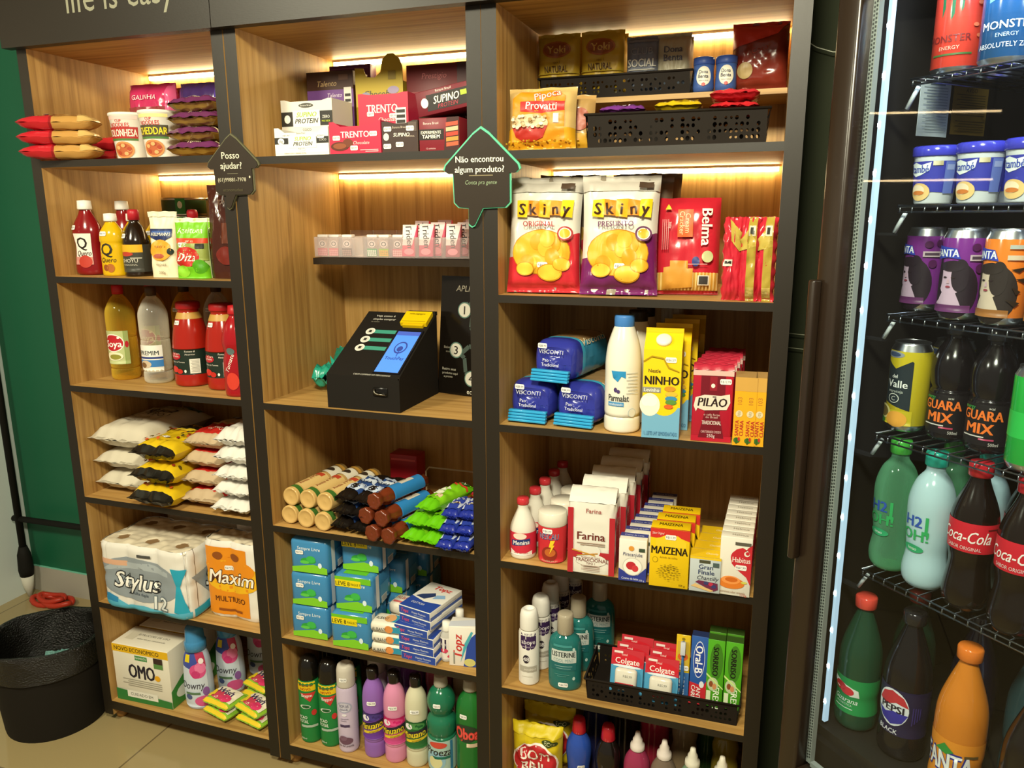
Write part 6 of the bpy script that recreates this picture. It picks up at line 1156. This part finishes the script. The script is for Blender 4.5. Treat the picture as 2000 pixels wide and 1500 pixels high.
paste('toothpaste_box', 'blue and red toothpaste box reading ORAL-B upwards', (.485, .088, Z5 + .008), (radians(-8), 0, radians(0)), [P([(-.5, 0), (.5, 0), (.5, .36), (.3, .28), (-.5, .32)], 'C02A34'), E(0, .66, .34, .27, 'D8DCE8'), E(0, .66, .31, .255, '23429A'), T('Oral-B', 0, .66, .44, 'EEEEF2', rot=-90, b=1.4), E(.22, .3, .14, .05, 'DDE0E4'), T('ANTI', .05, .16, .26, 'ECE2DE', rot=-90, b=1), T('CARIES', -.25, .15, .24, 'ECE2DE', rot=-90, b=1)], '2A56A0')
SOR = [E(.05, .68, .38, .27, '3E7A1E'), T('SORRISO', .0, .68, .32, '14180E', rot=-90, b=2.2), T('FRESH', .12, .14, .36, 'E6F0D8', rot=-90, b=1), E(-.1, .34, .32, .1, 'B8C8A0'), E(-.2, .34, .12, .045, '8A4A2A'), E(.0, .31, .12, .045, 'C88A5A'), R(-.45, .05, -.2, .24, 'D8E4C0'), P([(-.5, .5), (.5, .3), (.5, .28), (-.5, .47)], 'C8E48A')]
paste('toothpaste_box', 'green toothpaste box reading SORRISO, left of two in front', (.5245, .090, Z5 + .008), (radians(-6), 0, 0), SOR, '4EA21E')
paste('toothpaste_box', 'green toothpaste box reading SORRISO, against the right side', (.5665, .092, Z5 + .008), (radians(-6), 0, 0), SOR, '4EA21E')
paste('toothpaste_box', 'dark green topped toothpaste box behind the left green one', (.5245, .134, Z5 + .008), (radians(-4), 0, 0), [], '4A8A1E')
paste('toothpaste_box', 'dark green topped toothpaste box behind the right green one', (.5665, .136, Z5 + .008), (radians(-4), 0, 0), [], '4A8A1E')

# --- bottom shelf
BOM = [R(-.5, .88, .5, 1, 'D8C21E'), E(0, .5, .46, .3, 'F0E4DC'), E(0, .5, .43, .275, 'B8242A'), T('BOM', .0, .62, .15, 'EEE6DC', .62, b=1), T('BRIL', .0, .44, .15, 'EEE6DC', .62, b=1), E(.28, .82, .16, .05, '3A4A1E'), T('ECO', .28, .82, .06, 'D8D8A8', .2), R(-.5, .1, .5, .16, 'C8A81A')]
pk('steel_wool_bag', 'yellow steel wool bag with red oval BOM print, at the front', .14, .185, .07, 'fl:D0B81C', BOM, (.073, .085, Z6), 3, 41, 'yellow steel wool bags', wr=.007)
pk('steel_wool_bag', 'yellow steel wool bag standing behind the front one', .15, .185, .07, 'fl:C8AE1C', BOM, (.08, .178, Z6 + .0), 0, 42, 'yellow steel wool bags', wr=.007)
put('steel_wool_bag', 'yellow steel wool bag raised at the rear, its red print under the shelf', 'pack', pouch(.15, .27, .07, 'fl:C0A61C', [R(-.35, .78, .35, .93, 'B8342A'), T('BRIL', 0, .85, .1, 'E8DCD0', .5, b=1.5), T('BOMBRIL', .1, .62, .06, '4A3A14', .4)], 'pillow', 43, .006, .05, .03)[0][1], (.085, .275, Z6), 0, 'yellow steel wool bags')
DT = smooth_prof([(.036, 0), (.040, .006), (.040, .03), (.034, .06), (.038, .095), (.040, .12), (.036, .145), (.024, .165), (.0185, .172), (.0185, .177)])
CAPF = [(.0185, .174), (.0195, .176), (.0165, .206), (.0145, .213), (0, .213)]
CAPN = [(.018, .174), (.019, .176), (.018, .188), (.012, .194), (.0125, .202), (.008, .21), (.006, .222), (0, .223)]
def det(label, loc, col, capc, flip, art=(), first=None, pr='R$2,99'):
    return put('detergent_bottle', label, 'bottle', bottle(DT, col, CAPF if flip else CAPN, capc, [(.01, .06, 'D8D4CC', list(art), .07)] if art else [], .86, .8, (.012, .085), 0, pr, seg=32), loc, 8, 'dish and bathroom detergent bottles')
det('blue detergent bottle with red cap, next to the yellow bag', (.182, .105, Z6), 'sh:2A4CA8', 'sh:B81E2E', True)
det('black detergent bottle with red cap', (.262, .10, Z6), 'sh:17120F', 'sh:B81E2E', True)
det('raspberry pink detergent bottle with white pointed cap', (.342, .085, Z6), 'gl:A83A5E:.75', 'E0D6D0', False)
det('smoky clear detergent bottle with white pointed cap', (.412, .075, Z6), 'gl:8A7868:.65', 'E0D6D0', False)
det('pale green detergent bottle with white pointed cap', (.483, .068, Z6), 'gl:8AA88A:.6', 'E0DCCC', False)
det('olive yellow detergent bottle with white pointed cap, at the right side', (.555, .058, Z6), 'gl:B09A3A:.6', 'E0DCCC', False)
for l, x, y, c_ in (('dark blue bottle behind the blue one', .205, .22, 'sh:1E2048'), ('black bottle behind the red capped black one', .289, .212, 'sh:1A1310'), ('crimson bottle behind the pink one', .373, .195, 'sh:8A2034'), ('clear brownish bottle behind the smoky one', .452, .185, 'gl:9A8464:.55'), ('dark green bottle in the second row', .51, .225, 'gl:2E4A22:.75'), ('olive bottle in the second row at the right side', .558, .16, 'gl:8A7A2A:.7')):
    pj = smooth_prof([(.037, 0), (.0405, .01), (.0405, .10), (.039, .16), (.0405, .19), (.034, .225), (.02, .245), (.017, .25)]) if x < .45 else smooth_prof([(.031, 0), (.034, .01), (.034, .12), (.031, .15), (.034, .18), (.026, .205), (.016, .218), (.016, .222)])
    t_ = pj[-1][1]; put('cleaner_bottle', l, 'bottle', bottle(pj, c_, [(pj[-1][0] + .001, t_ - .004), (pj[-1][0] + .0015, t_ + .012), (0, t_ + .014)], c_ if c_[:2] == 'sh' else 'C8BEA8'), (x, y, Z6), 0, 'second row of cleaner bottles')
# ============================================================= drinks fridge, turned 45 degrees to the shelves
FP, FT = Vector((.78228, -.23732, 0)), .793594
FD, FN = Vector((cos(FT), -sin(FT), 0)), Vector((sin(FT), cos(FT), 0))
FZ = -math.degrees(FT)
def fw(u, w_, z): return tuple(FP + FD * u + FN * w_ + Vector((0, 0, z)))
def front(u, w_, z, r_): return fw(u - .62 * r_, w_ + .78 * r_, z)
RACKS = [1.8166, 1.6212, 1.4430, 1.2349, .9789]
FB = .652
def fridge():
    r = tag(mk('drinks_fridge', None, None, tuple(FP), (0, 0, radians(FZ))), 'tall black glass door drinks fridge standing to the right of the shelf units', 'fridge')
    def part(name, b, par=None): return mk(name, b.mesh(name), par or r)
    K = 'mt:15120F'; U0, U1, W1 = -.058, .74, .56
    fr = nodes_mat('brown_black_door_frame'); fr[3].inputs['Base Color'].default_value = lin('241A12'); fr[3].inputs['Roughness'].default_value = .28; FRM = fr[0]
    part('left_side', B().box(U0 - .026, -.06, .06, U0, W1, 2.06, K)); part('right_side', B().box(U1, -.06, .06, U1 + .03, W1, 2.06, K))
    part('back_wall', B().box(U0, W1 - .02, .06, U1, W1, 2.06, 'mt:1C1C1E')); part('roof', B().box(U0, -.06, 2.03, U1, W1 - .02, 2.06, K))
    part('base', B().box(U0, -.055, .0, U1, W1 - .02, FB - .02, K)); part('interior_floor', B().box(U0, -.04, FB - .02, U1, W1 - .02, FB - .001, '22201E'))
    door = part('door', B().box(-.062, -.105, .10, -.018, -.066, 2.06, FRM, .006).box(U1 - .03, -.105, .10, U1 + .03, -.066, 2.06, FRM, .006).box(-.016, -.104, 1.99, U1 - .032, -.067, 2.058, FRM).box(-.016, -.104, .102, U1 - .032, -.067, .585, FRM))
    part('glass', B().box(-.018, -.083, .585, U1 - .03, -.078, 1.99, GLASS), door)
    g = B()
    g.box(-.018, -.077, .59, -.008, -.066, 1.99, '8F948E'); g.box(-.008, -.077, .585, U1 - .032, -.066, .594, '8F948E')
    for k in range(230):
        z = .60 + k * .006
        g.box(-.0165, -.0778, z, -.0140, -.0771, z + .003, '3A3C3A'); g.box(-.0120, -.0778, z + .0015, -.0095, -.0771, z + .0045, '3A3C3A')
    part('gasket', g, door)
    part('stile_highlight', B().box(-.060, -.125, 1.0, -.046, -.1055, 1.5, FRM, .004), door)  # raised strip put in for the bright highlight along the door stile
    for uu, s_ in ((-.0215, 1), (U1 - .02, -1)):
        strip = part('light_strip', B().box(uu - .003, -.036, .66, uu + .003, -.026, 2.02, 'em:A9C4D8:%s' % (.45 if s_ > 0 else 4)))
        for k in range(18): part('light_dot', B().box(uu - .0022, -.0375, .70 + k * .0745, uu + .0022, -.0365, .706 + k * .0745, 'em:E4F2FF:25'), strip)
    for z in RACKS:
        b = B(); wr = 'me:8C9298'
        for zz, ww in ((-.0025, 0), (-.012, 0), (-.0045, .46), (-.0045, .22)): b.tube([(0, ww, z + zz), (U1 - .02, ww, z + zz)], .0016, wr, 6)
        for k in range(33): b.tube([(.004 + k * .022, -.0005, z - .0135), (.004 + k * .022, 0.0, z - .002), (.004 + k * .022, .46, z - .002)], .0013, wr, 5)
        b.tube([(0, 0, z - .0025), (0, .46, z - .0045)], .0022, wr, 6)
        rk = part('wire_rack', b)
        c = B(); c.tube([(.006, .012, z - .013), (-.012, .012, z - .045)], .0035, 'C9D2D6', 6); c.box(-.057, .006, z - .05, -.010, .018, z - .046, 'mt:1A1A1C')
        part('rack_clip', c, rk)
    part('paper_notice', B().box(-.0579, .100, 1.738, -.0570, .178, 1.832, 'C6D2D8').art(lambda u, v, o: (-.057 + o, .139 + u, 1.738 + v), [R(-.2, .9, .3, .93, '6A7A86')] + lines(0, .85, 16, .05, .8, '8A98A2', .012), .078, .094))
    part('energy_notice', B().box(-.0579, .187, 1.744, -.0570, .281, 1.83, '8A6A28').art(lambda u, v, o: (-.057 + o, .234 + u, 1.744 + v), [T('AVISO', 0, .88, .09, '2A2010', .5)] + lines(0, .78, 9, .05, .84, '4A3A1A', .014) + lines(0, .26, 5, .05, .84, '4A3A1A', .014), .094, .086))
fridge()
def can(label, u, w_, rack, r_, hh, col, arts, rz=0, first=None, grp=None, name='drink_can'):
    if first: return dup(first, front(u, w_, RACKS[rack] + .0008, r_), label, FZ + rz)
    pr = [(r_ * .80, 0), (r_ * .86, .003), (r_, .012), (r_, hh - .014), (r_ * .86, hh - .004), (r_ * .86, hh)]
    body = B().lathe([(p[0], p[1], 'me:C9CCD0' if p[1] < .004 or p[1] > hh - .016 else 'sh:' + col) for p in pr], 'me:C9CCD0', 36)
    body.lathe([(r_ * .86, hh + .0005), (r_ * .80, hh - .004), (0, hh - .004)], 'me:C9CCD0', 36, close=False)
    sf = lsurf(pr)
    body.art(lambda a, v, o: sf(a, v + .012, o), arts, r_ * 2, hh - .026, .008)
    tab = B().lathe([(.009, hh - .0035), (.009, hh - .002), (0, hh - .002)], 'me:B8BCC0', 14, c=(0, -.006))
    return put(name, label, 'can', [('can_body', body), ('tab', tab)], front(u, w_, RACKS[rack] + .0008, r_), FZ + rz, grp)
MON = [P([(-.2, 1), (-.12, 1), (-.1, .62), (-.16, .52)], '1F5A3A'), P([(.02, 1), (.1, 1), (.1, .55), (.04, .48)], '1F5A3A'), P([(.24, 1), (.3, 1), (.26, .6), (.22, .56)], '1F5A3A'), T('MONSTER', .0, .30, .075, '6A1A1A', 1.0, b=.6), T('ENERGY', .05, .2, .04, 'E0A08A', .6), R(-.3, .12, .5, .14, '3A5A2A')] + [E(.6 + .1 * cos(k * 2), .5 + .3 * sin(k * 1.7), .06, .02, 'C86A4A') for k in range(10)]
can('red tall energy drink can on the top rack', .047, .04, 0, .036, .165, 'BE3A2C', MON, 10, grp='tall energy drink cans')
can('blue tall energy drink can on the top rack', .128, .035, 0, .036, .165, '1F4A78', [P([(-.4, 1), (-.1, 1), (0, .6), (-.3, .55)], '6AB4D0'), P([(.1, 1), (.5, 1), (.3, .6), (.05, .7)], '2A7AA8'), T('MONSTER', .1, .32, .08, 'D8E0E8', 1.1, b=.8), T('ENERGY', .1, .22, .04, 'A8C0D0', .7), T('ABSOLUTELY ZERO', .1, .12, .05, 'D0D8E0', 1.1)], 20, grp='tall energy drink cans')
can('green tall energy drink can behind the red one', .06, .13, 0, .036, .165, '1A2A1A', [], grp='tall energy drink cans')
TUB = [(.026, 0), (.028, .002), (.033, .072), (.034, .074), (.034, .079)]
def tub(label, u, w_, first=None):
    if first: return dup(first, front(u, w_, RACKS[1] + .0008, .03), label)
    body = bottle(TUB, 'D6DEE4', [(.0355, .074), (.0365, .076), (.0365, .088), (.034, .0905), (.0335, .088), (0, .088)], 'sh:3A3CB0', [(.002, .072, None, [R(-.5, .42, 1.0, .92, '34399E'), P([(-.5, .42), (-.1, .5), (.5, .42), (1, .3), (1, .42)], '34399E'), P([(-.5, .2), (.2, .24), (.9, .2), (.9, .5), (-.5, .48)], '34399E'), P([(-.48, .86), (-.3, .9), (-.1, .84), (.16, .9), (.12, .72), (-.1, .62), (-.3, .58), (-.48, .66)], 'D9E2E6'), T('Itambé', -.18, .755, .17, '2A3FA0', .56, b=1.2),
        E(-.15, .24, .32, .2, 'D8B87A'), E(-.2, .28, .22, .12, 'E6D6B8'), E(-.18, .22, .2, .05, 'C8783A'), R(.2, .82, .44, .92, 'A89E7A'), R(.5, .2, .78, .9, '5E70B8'), R(.54, .72, .74, .84, '8A98C8')], .06)])
    return put('cheese_tub', label, 'tub', body, front(u, w_, RACKS[1] + .0008, .03), FZ + 8, 'white and blue dairy tubs')
tu = tub('white and blue dairy tub with purple lid, nearest the fridge side', .040, .03)
tub('white and blue dairy tub, second from the fridge side', .115, .03, tu); tub('white and blue dairy tub, third from the fridge side', .190, .03, tu)
tub('dairy tub with purple lid behind the first one', .05, .13, tu)
tl = dup(tu, fw(.082, .138, RACKS[1] + .0008), 'dairy tub with purple lid at the back of the second rack')
def fan(base, skin, hair, word, extra=()):
    return [E(.05, .30, .62, .40, hair), E(-.02, .42, .30, .2, skin), P([(-.16, .3), (.12, .3), (.24, .16), (.3, .08), (-.5, .08), (-.3, .16)], skin), E(.22, .5, .2, .22, hair), E(-.3, .5, .08, .22, hair), E(-.0, .62, .3, .07, hair), E(-.13, .47, .05, .012, '2A1E22'), E(.07, .47, .05, .012, '2A1E22'), E(-.03, .345, .06, .014, '8A3A4A'), P([(-.05, .45), (-.02, .45), (.0, .39), (-.07, .39)], 'B89AA8'), R(-.5, 0, .5, .10, base),
            P([(-.5, .70), (-.1, .74), (.2, .72), (.1, .86), (-.5, .9)], '2E3FA8'), T(word, -.16, .80, .1, 'DDE6EC', .62, b=1.8)] + list(extra)
BLOB = [E(.5, .88, .1, .05, '4A1A4A'), E(.75, .9, .08, .05, '4A1A4A'), E(.62, .6, .1, .06, '4A1A4A'), R(.38, .70, .8, .78, 'B8A8B0'), R(.42, .72, .76, .76, '4A3A4A')]
BAT = [P([(.45, .62), (.8, .66), (.62, .58)], '2A1E14'), P([(.55, .5), (.85, .52), (.8, .44)], '2A1E14'), P([(.5, .4), (.7, .34), (.6, .3)], '2A1E14'), P([(.4, .24), (.7, .2), (.6, .14)], '2A1E14'), R(.36, .74, .8, .8, 'C8B8A0'), R(.38, .88, .76, .93, 'A8B0A8')]
cf = can('purple soda can with dark haired portrait, nearest the fridge side', .012, .066, 2, .031, .14, '6E2A7E', fan('5A2A5A', 'B8A0B8', '241A24', 'FANTA', BLOB), -14, grp='slim soda cans')
can('purple soda can with dark haired portrait, second on its rack', .118, .012, 2, .031, .14, '', [], 4, cf)
co = can('orange soda can with portrait and bat shapes, third on its rack', .188, .008, 2, .031, .14, 'D8782A', fan('8A5A2A', 'C0B0A0', '2A2220', 'FANTA', BAT), -10, grp='slim soda cans')
can('orange soda can at the right end of the third rack', .262, .004, 2, .031, .14, '', [], 6, co)
can('purple soda can in the row behind the first', .075, .10, 2, .031, .14, '', [], 0, cf); can('orange soda can in the row behind the third', .21, .085, 2, .031, .14, '', [], 0, co)
DV = [P([(-.42, .86), (-.1, .76), (.3, .88), (.34, .86), (.34, .2), (-.42, .3)], '1E2A30'), E(-.2, .95, .3, .045, '8A9098'), E(-.2, .95, .2, .03, '3A4A6A'), T('del', -.1, .66, .05, 'E2E6E4', .2, b=.6), T('Valle', -.03, .56, .1, 'E2E6E4', .66, b=.8), T('maracuja', -.05, .46, .04, 'B8C0B8', .5), E(-.08, .36, .15, .065, 'C8CCC4'), E(-.08, .36, .13, .055, '1E2A30'), T('C', -.08, .36, .06, 'C8CCC4'), R(-.42, .0, .4, .2, 'B8A81E'), E(-.36, .16, .24, .1, 'D8CC8A'), E(-.36, .16, .18, .075, '6A5A2A'), E(.04, .08, .26, .11, 'D89A3A'), E(-.4, .04, .14, .04, '2E7A2A')]
cd = can('yellow and black fruit nectar can on the fourth rack', .028, .038, 3, .033, .155, 'B5A51E', DV, 6, grp='yellow nectar cans')
can('yellow nectar can behind the front one on the fourth rack', .045, .125, 3, .033, .155, '', [], 0, cd)
GP = smooth_prof([(.026, 0), (.032, .006), (.032, .075), (.029, .085), (.032, .095), (.034, .12), (.030, .142), (.018, .165), (.0145, .172), (.0145, .180)])
def guara(label, u, w_, first=None, rz=0):
    if first: return dup(first, front(u, w_, RACKS[3] + .0008, .032), label, FZ + rz)
    return put('guarana_drink_bottle', label, 'bottle', bottle(GP, 'sh:120E10', [(.0165, .176), (.017, .178), (.017, .192), (.015, .194), (0, .194)], 'sh:2A2A2E', [(.012, .078, '161214', [T('GUARA', .0, .74, .24, 'E0702A', .9, b=1.8), T('MIX', -.02, .42, .26, 'E0702A', .6, b=1.8), T('energy', -.3, .92, .1, '3A9A4A', .3), T('acai', .2, .93, .06, 'C8C4C0', .3), R(-.4, .2, .1, .23, 'C8C4C0'), R(.0, .14, .3, .18, 'A83A5A'), T('500ml', .3, .05, .08, 'C8C4C0', .2)], .07)]), front(u, w_, RACKS[3] + .0008, .032), FZ + rz, 'dark energy drink bottles')
gg = guara('dark drink bottle with orange GUARA MIX print, left one in front', .095, .055, rz=12)
guara('dark drink bottle with orange GUARA MIX print, right one in front', .168, .048, gg, 12)
guara('dark drink bottle in the second row of the fourth rack', .135, .135, gg); guara('dark drink bottle in the second row, farther right', .21, .125, gg)
can('bright green can at the right end of the fourth rack', .262, .004, 3, .033, .155, '1E9A3A', [R(-.5, .3, .5, .6, '2AB04A')], 0, None, 'green drink cans')
HP = smooth_prof([(.027, 0), (.034, .010), (.036, .03), (.032, .06), (.034, .085), (.036, .12), (.036, .155), (.028, .185), (.016, .203), (.0145, .21), (.0145, .216)])
def hoh(label, u, w_, col, cap_, first=None, rz=0):
    if first: return dup(first, front(u, w_, RACKS[4] + .0008, .034), label, FZ + rz)
    return put('lime_water_bottle', label, 'bottle', bottle(HP, col, [(.0165, .214), (.0178, .216), (.0178, .236), (.016, .239), (0, .239)], 'sh:' + cap_, [(.06, .14, None, [T('H2', -.12, .76, .24, '2A4FA8', b=1.6), T('OH!', -.06, .46, .24, '2E9E5A', b=1.6), R(.22, .5, .3, .9, '2E9E5A'), E(-.1, .14, .34, .09, '2E9E6A'), T('limao', -.1, .14, .07, 'DDEEE4', .3)], .06)], seg=36, flute=.0), front(u, w_, RACKS[4] + .0008, .034), FZ + rz, 'lime water bottles')
h1 = hoh('clear green water bottle with green cap', .036, .026, 'gl:7CCB9E:.2', '3EA03A', rz=4)
h2 = hoh('cloudy pale blue water bottle with teal cap', .110, .018, 'sh:A5C3CC', '1E9A8A', rz=4)
hoh('green water bottle behind the first on the fifth rack', .075, .115, '', '', h1); hoh('cloudy water bottle with teal cap behind the front one', .15, .10, '', '', h2)
CP = smooth_prof([(.027, 0), (.033, .010), (.035, .03), (.030, .075), (.034, .105), (.0345, .15), (.030, .175), (.0185, .205), (.0145, .218), (.0145, .224)])
def coke(label, u, w_, first=None, rz=0):
    if first: return dup(first, front(u, w_, RACKS[4] + .0008, .034), label, FZ + rz)
    return put('cola_bottle', label, 'bottle', bottle(CP, 'sh:140B0A', [(.0165, .222), (.0178, .224), (.0178, .243), (.016, .246), (0, .246)], 'sh:B01E2A', [(.103, .152, 'C02030', [T('Coca-Cola', .0, .55, .40, 'ECE2E0', 1.2, s=.35, b=.6), T('SABOR ORIGINAL', 0, .15, .12, 'E0C8C8', .8), R(.5, .82, .8, .86, '5A1A1A')], .065)], seg=36), front(u, w_, RACKS[4] + .0008, .034), FZ + rz, 'cola bottles')
ck = coke('cola bottle with red label and red cap, left one on the fifth rack', .190, .010, rz=12)
coke('cola bottle with red label, at the right end of the fifth rack', .272, .002, ck, 12); coke('cola bottle behind the left one on the fifth rack', .225, .095, ck)
BP2 = smooth_prof([(.038, 0), (.046, .012), (.047, .04), (.044, .08), (.0465, .105), (.047, .17), (.043, .21), (.030, .255), (.018, .29), (.0155, .30), (.0155, .308)])
def big(name, label, u, w_, col, cap_, lab, lz, rz=0, grp='large soda bottles in the bottom of the fridge', sc=1.0, r_=.046):
    pr = [(a * sc, b * sc) for a, b in BP2]; t_ = pr[-1][1]
    return put(name, label, 'bottle', bottle(pr, col, [(.0175, t_ - .004), (.019, t_ - .002), (.019, t_ + .016), (.017, t_ + .019), (0, t_ + .019)], 'sh:' + cap_, [(lz[0], lz[1], lab[0], lab[1], .09 * sc)] if lab else [], seg=40), front(u, w_, FB, r_ * sc), FZ + rz, grp)
big('guarana_soda_bottle', 'large dark green soda bottle with coral cap and green label', .0205, -.003, 'gl:24503A:.6', 'D2483C', ('1E8A4A', [P([(-.4, .9), (.3, .72), (.34, .52), (.1, .5), (-.3, .68), (-.44, .78)], 'DDE0D8'), E(-.18, .72, .18, .12, 'B8202A'), E(.02, .64, .18, .12, 'C8303A'), T('Guarana', -.02, .38, .14, 'E2ECE4', .8, s=.25), T('ANTARCTICA', -.05, .25, .05, 'C8DCCC', .5), R(-.3, .14, .2, .16, 'C8DCCC')]), (.036, .108), 8, sc=.8)
big('cola_bottle', 'large dark cola bottle with black cap and round blue red emblem', .114, .004, 'sh:0E0C12', '1E1C20', ('1F1A3E', [E(-.05, .58, .38, .40, 'D8DCE4'), P([(-.4, .66), (-.28, .86), (-.05, .95), (.2, .86), (.32, .66), (.05, .72), (-.2, .6)], 'B8303A'), P([(-.4, .5), (-.28, .3), (-.05, .21), (.2, .3), (.32, .5), (.0, .52), (-.2, .44)], '34309A'), T('PEPSI', -.04, .585, .15, '1E1A2A', .66, b=1.8), T('BLACK', -.1, .08, .09, 'D8D8E0', .5, b=.6)] + [R(.4 + .05 * k, .3 + .05 * k, .42 + .05 * k, .7, '3A2F7A') for k in range(4)]), (.05, .14), 10, sc=.84)
big('orange_soda_bottle', 'large orange soda bottle with orange cap, at the fridge front', .222, -.006, 'gl:D8822A:.8', 'D8742A', ('D8882A', [T('FANTA', -.05, .52, .42, '2A2F8A', 1.1, b=4), T('FANTA', -.05, .52, .42, 'E6E8EA', 1.1, b=2), P([(-.3, .74), (-.1, .92), (.1, .78), (-.05, .7)], '2E8A3A'), R(.3, .72, .6, .78, '5A4A2A')]), (.03, .115), 14, sc=.82)
big('cola_bottle', 'large dark cola bottle with red label at the right edge', .335, -.01, 'sh:100A0C', 'B01E2A', ('B82030', [T('Coca-Cola', 0, .5, .4, 'E8E0E0', 1.2, s=.3, b=.6)]), (.04, .11), 10, sc=.82)
big('soda_bottle', 'dark green soda bottle behind the coral capped one', .050, .105, 'gl:1C3A2A:.78', '8A2A2A', None, None, sc=.8)
big('soda_bottle', 'teal tinted soda bottle in the second row of the fridge bottom', .258, .125, 'gl:3A5A60:.7', '2A3A4A', None, None, sc=.8)
big('soda_bottle', 'dark violet soda bottle in the second row, middle', .158, .12, 'sh:16122A', '1A1A22', None, None, sc=.8)
big('soda_bottle', 'clear brownish soda bottle in the second row at the right', .36, .12, 'gl:6A4A3A:.6', '9A6A3A', None, None, sc=.82)
# thin cable on the wall gap
put('cable_and_reflection', 'thin white cable sagging between shelf unit and fridge', 'cable', B().tube([(.6355, .30, 1.985), (.655, .30, 1.972), (.69, .30, 1.960), (.76, .30, 1.955)], .0012, 'C9CCB8', 6))
put('cable_and_reflection', 'pair of thin pale reflection lines low in the gap beside the fridge', 'cable', B().tube([(.6355, .3, 1.325), (.68, .3, 1.322), (.76, .3, 1.338)], .001, '9A9C84', 6).tube([(.6355, .3, 1.29), (.68, .3, 1.287), (.76, .3, 1.30)], .001, '9A9C84', 6))  # two reflection lines in the gap, modelled as thin pale tubes
# two light tubes added out of view for the lines in the fridge glass
for l, a, b_ in (('unseen warm light tube, upper of the pair added for the lines in the fridge glass', (-2.105, -.495, 2.078), (-2.03, -1.04, 2.055)), ('unseen warm light tube, lower of the pair added for the lines in the fridge glass', (-2.104, -.507, 1.764), (-2.03, -1.04, 1.759))):
    v = Vector(b_) - Vector(a)
    cord_ = B()
    for t in (.05, .95): cord_.tube([tuple(v * t + Vector((0, 0, .003))), (v.x * t - .03 * (a[2] < 2), v.y * t, .05 + .05 * (a[2] < 2)), (v.x * t - .03 * (a[2] < 2), v.y * t, 2.745 - a[2])], .0008, '1A1A1A', 5)
    put('added_light_tube', l, 'lamp', [('tube', B().tube([(0, 0, 0), tuple(v)], .004, 'em:FFDFA8:22', 8)), ('suspension_cord', cord_)], a, 0, 'added light tubes')
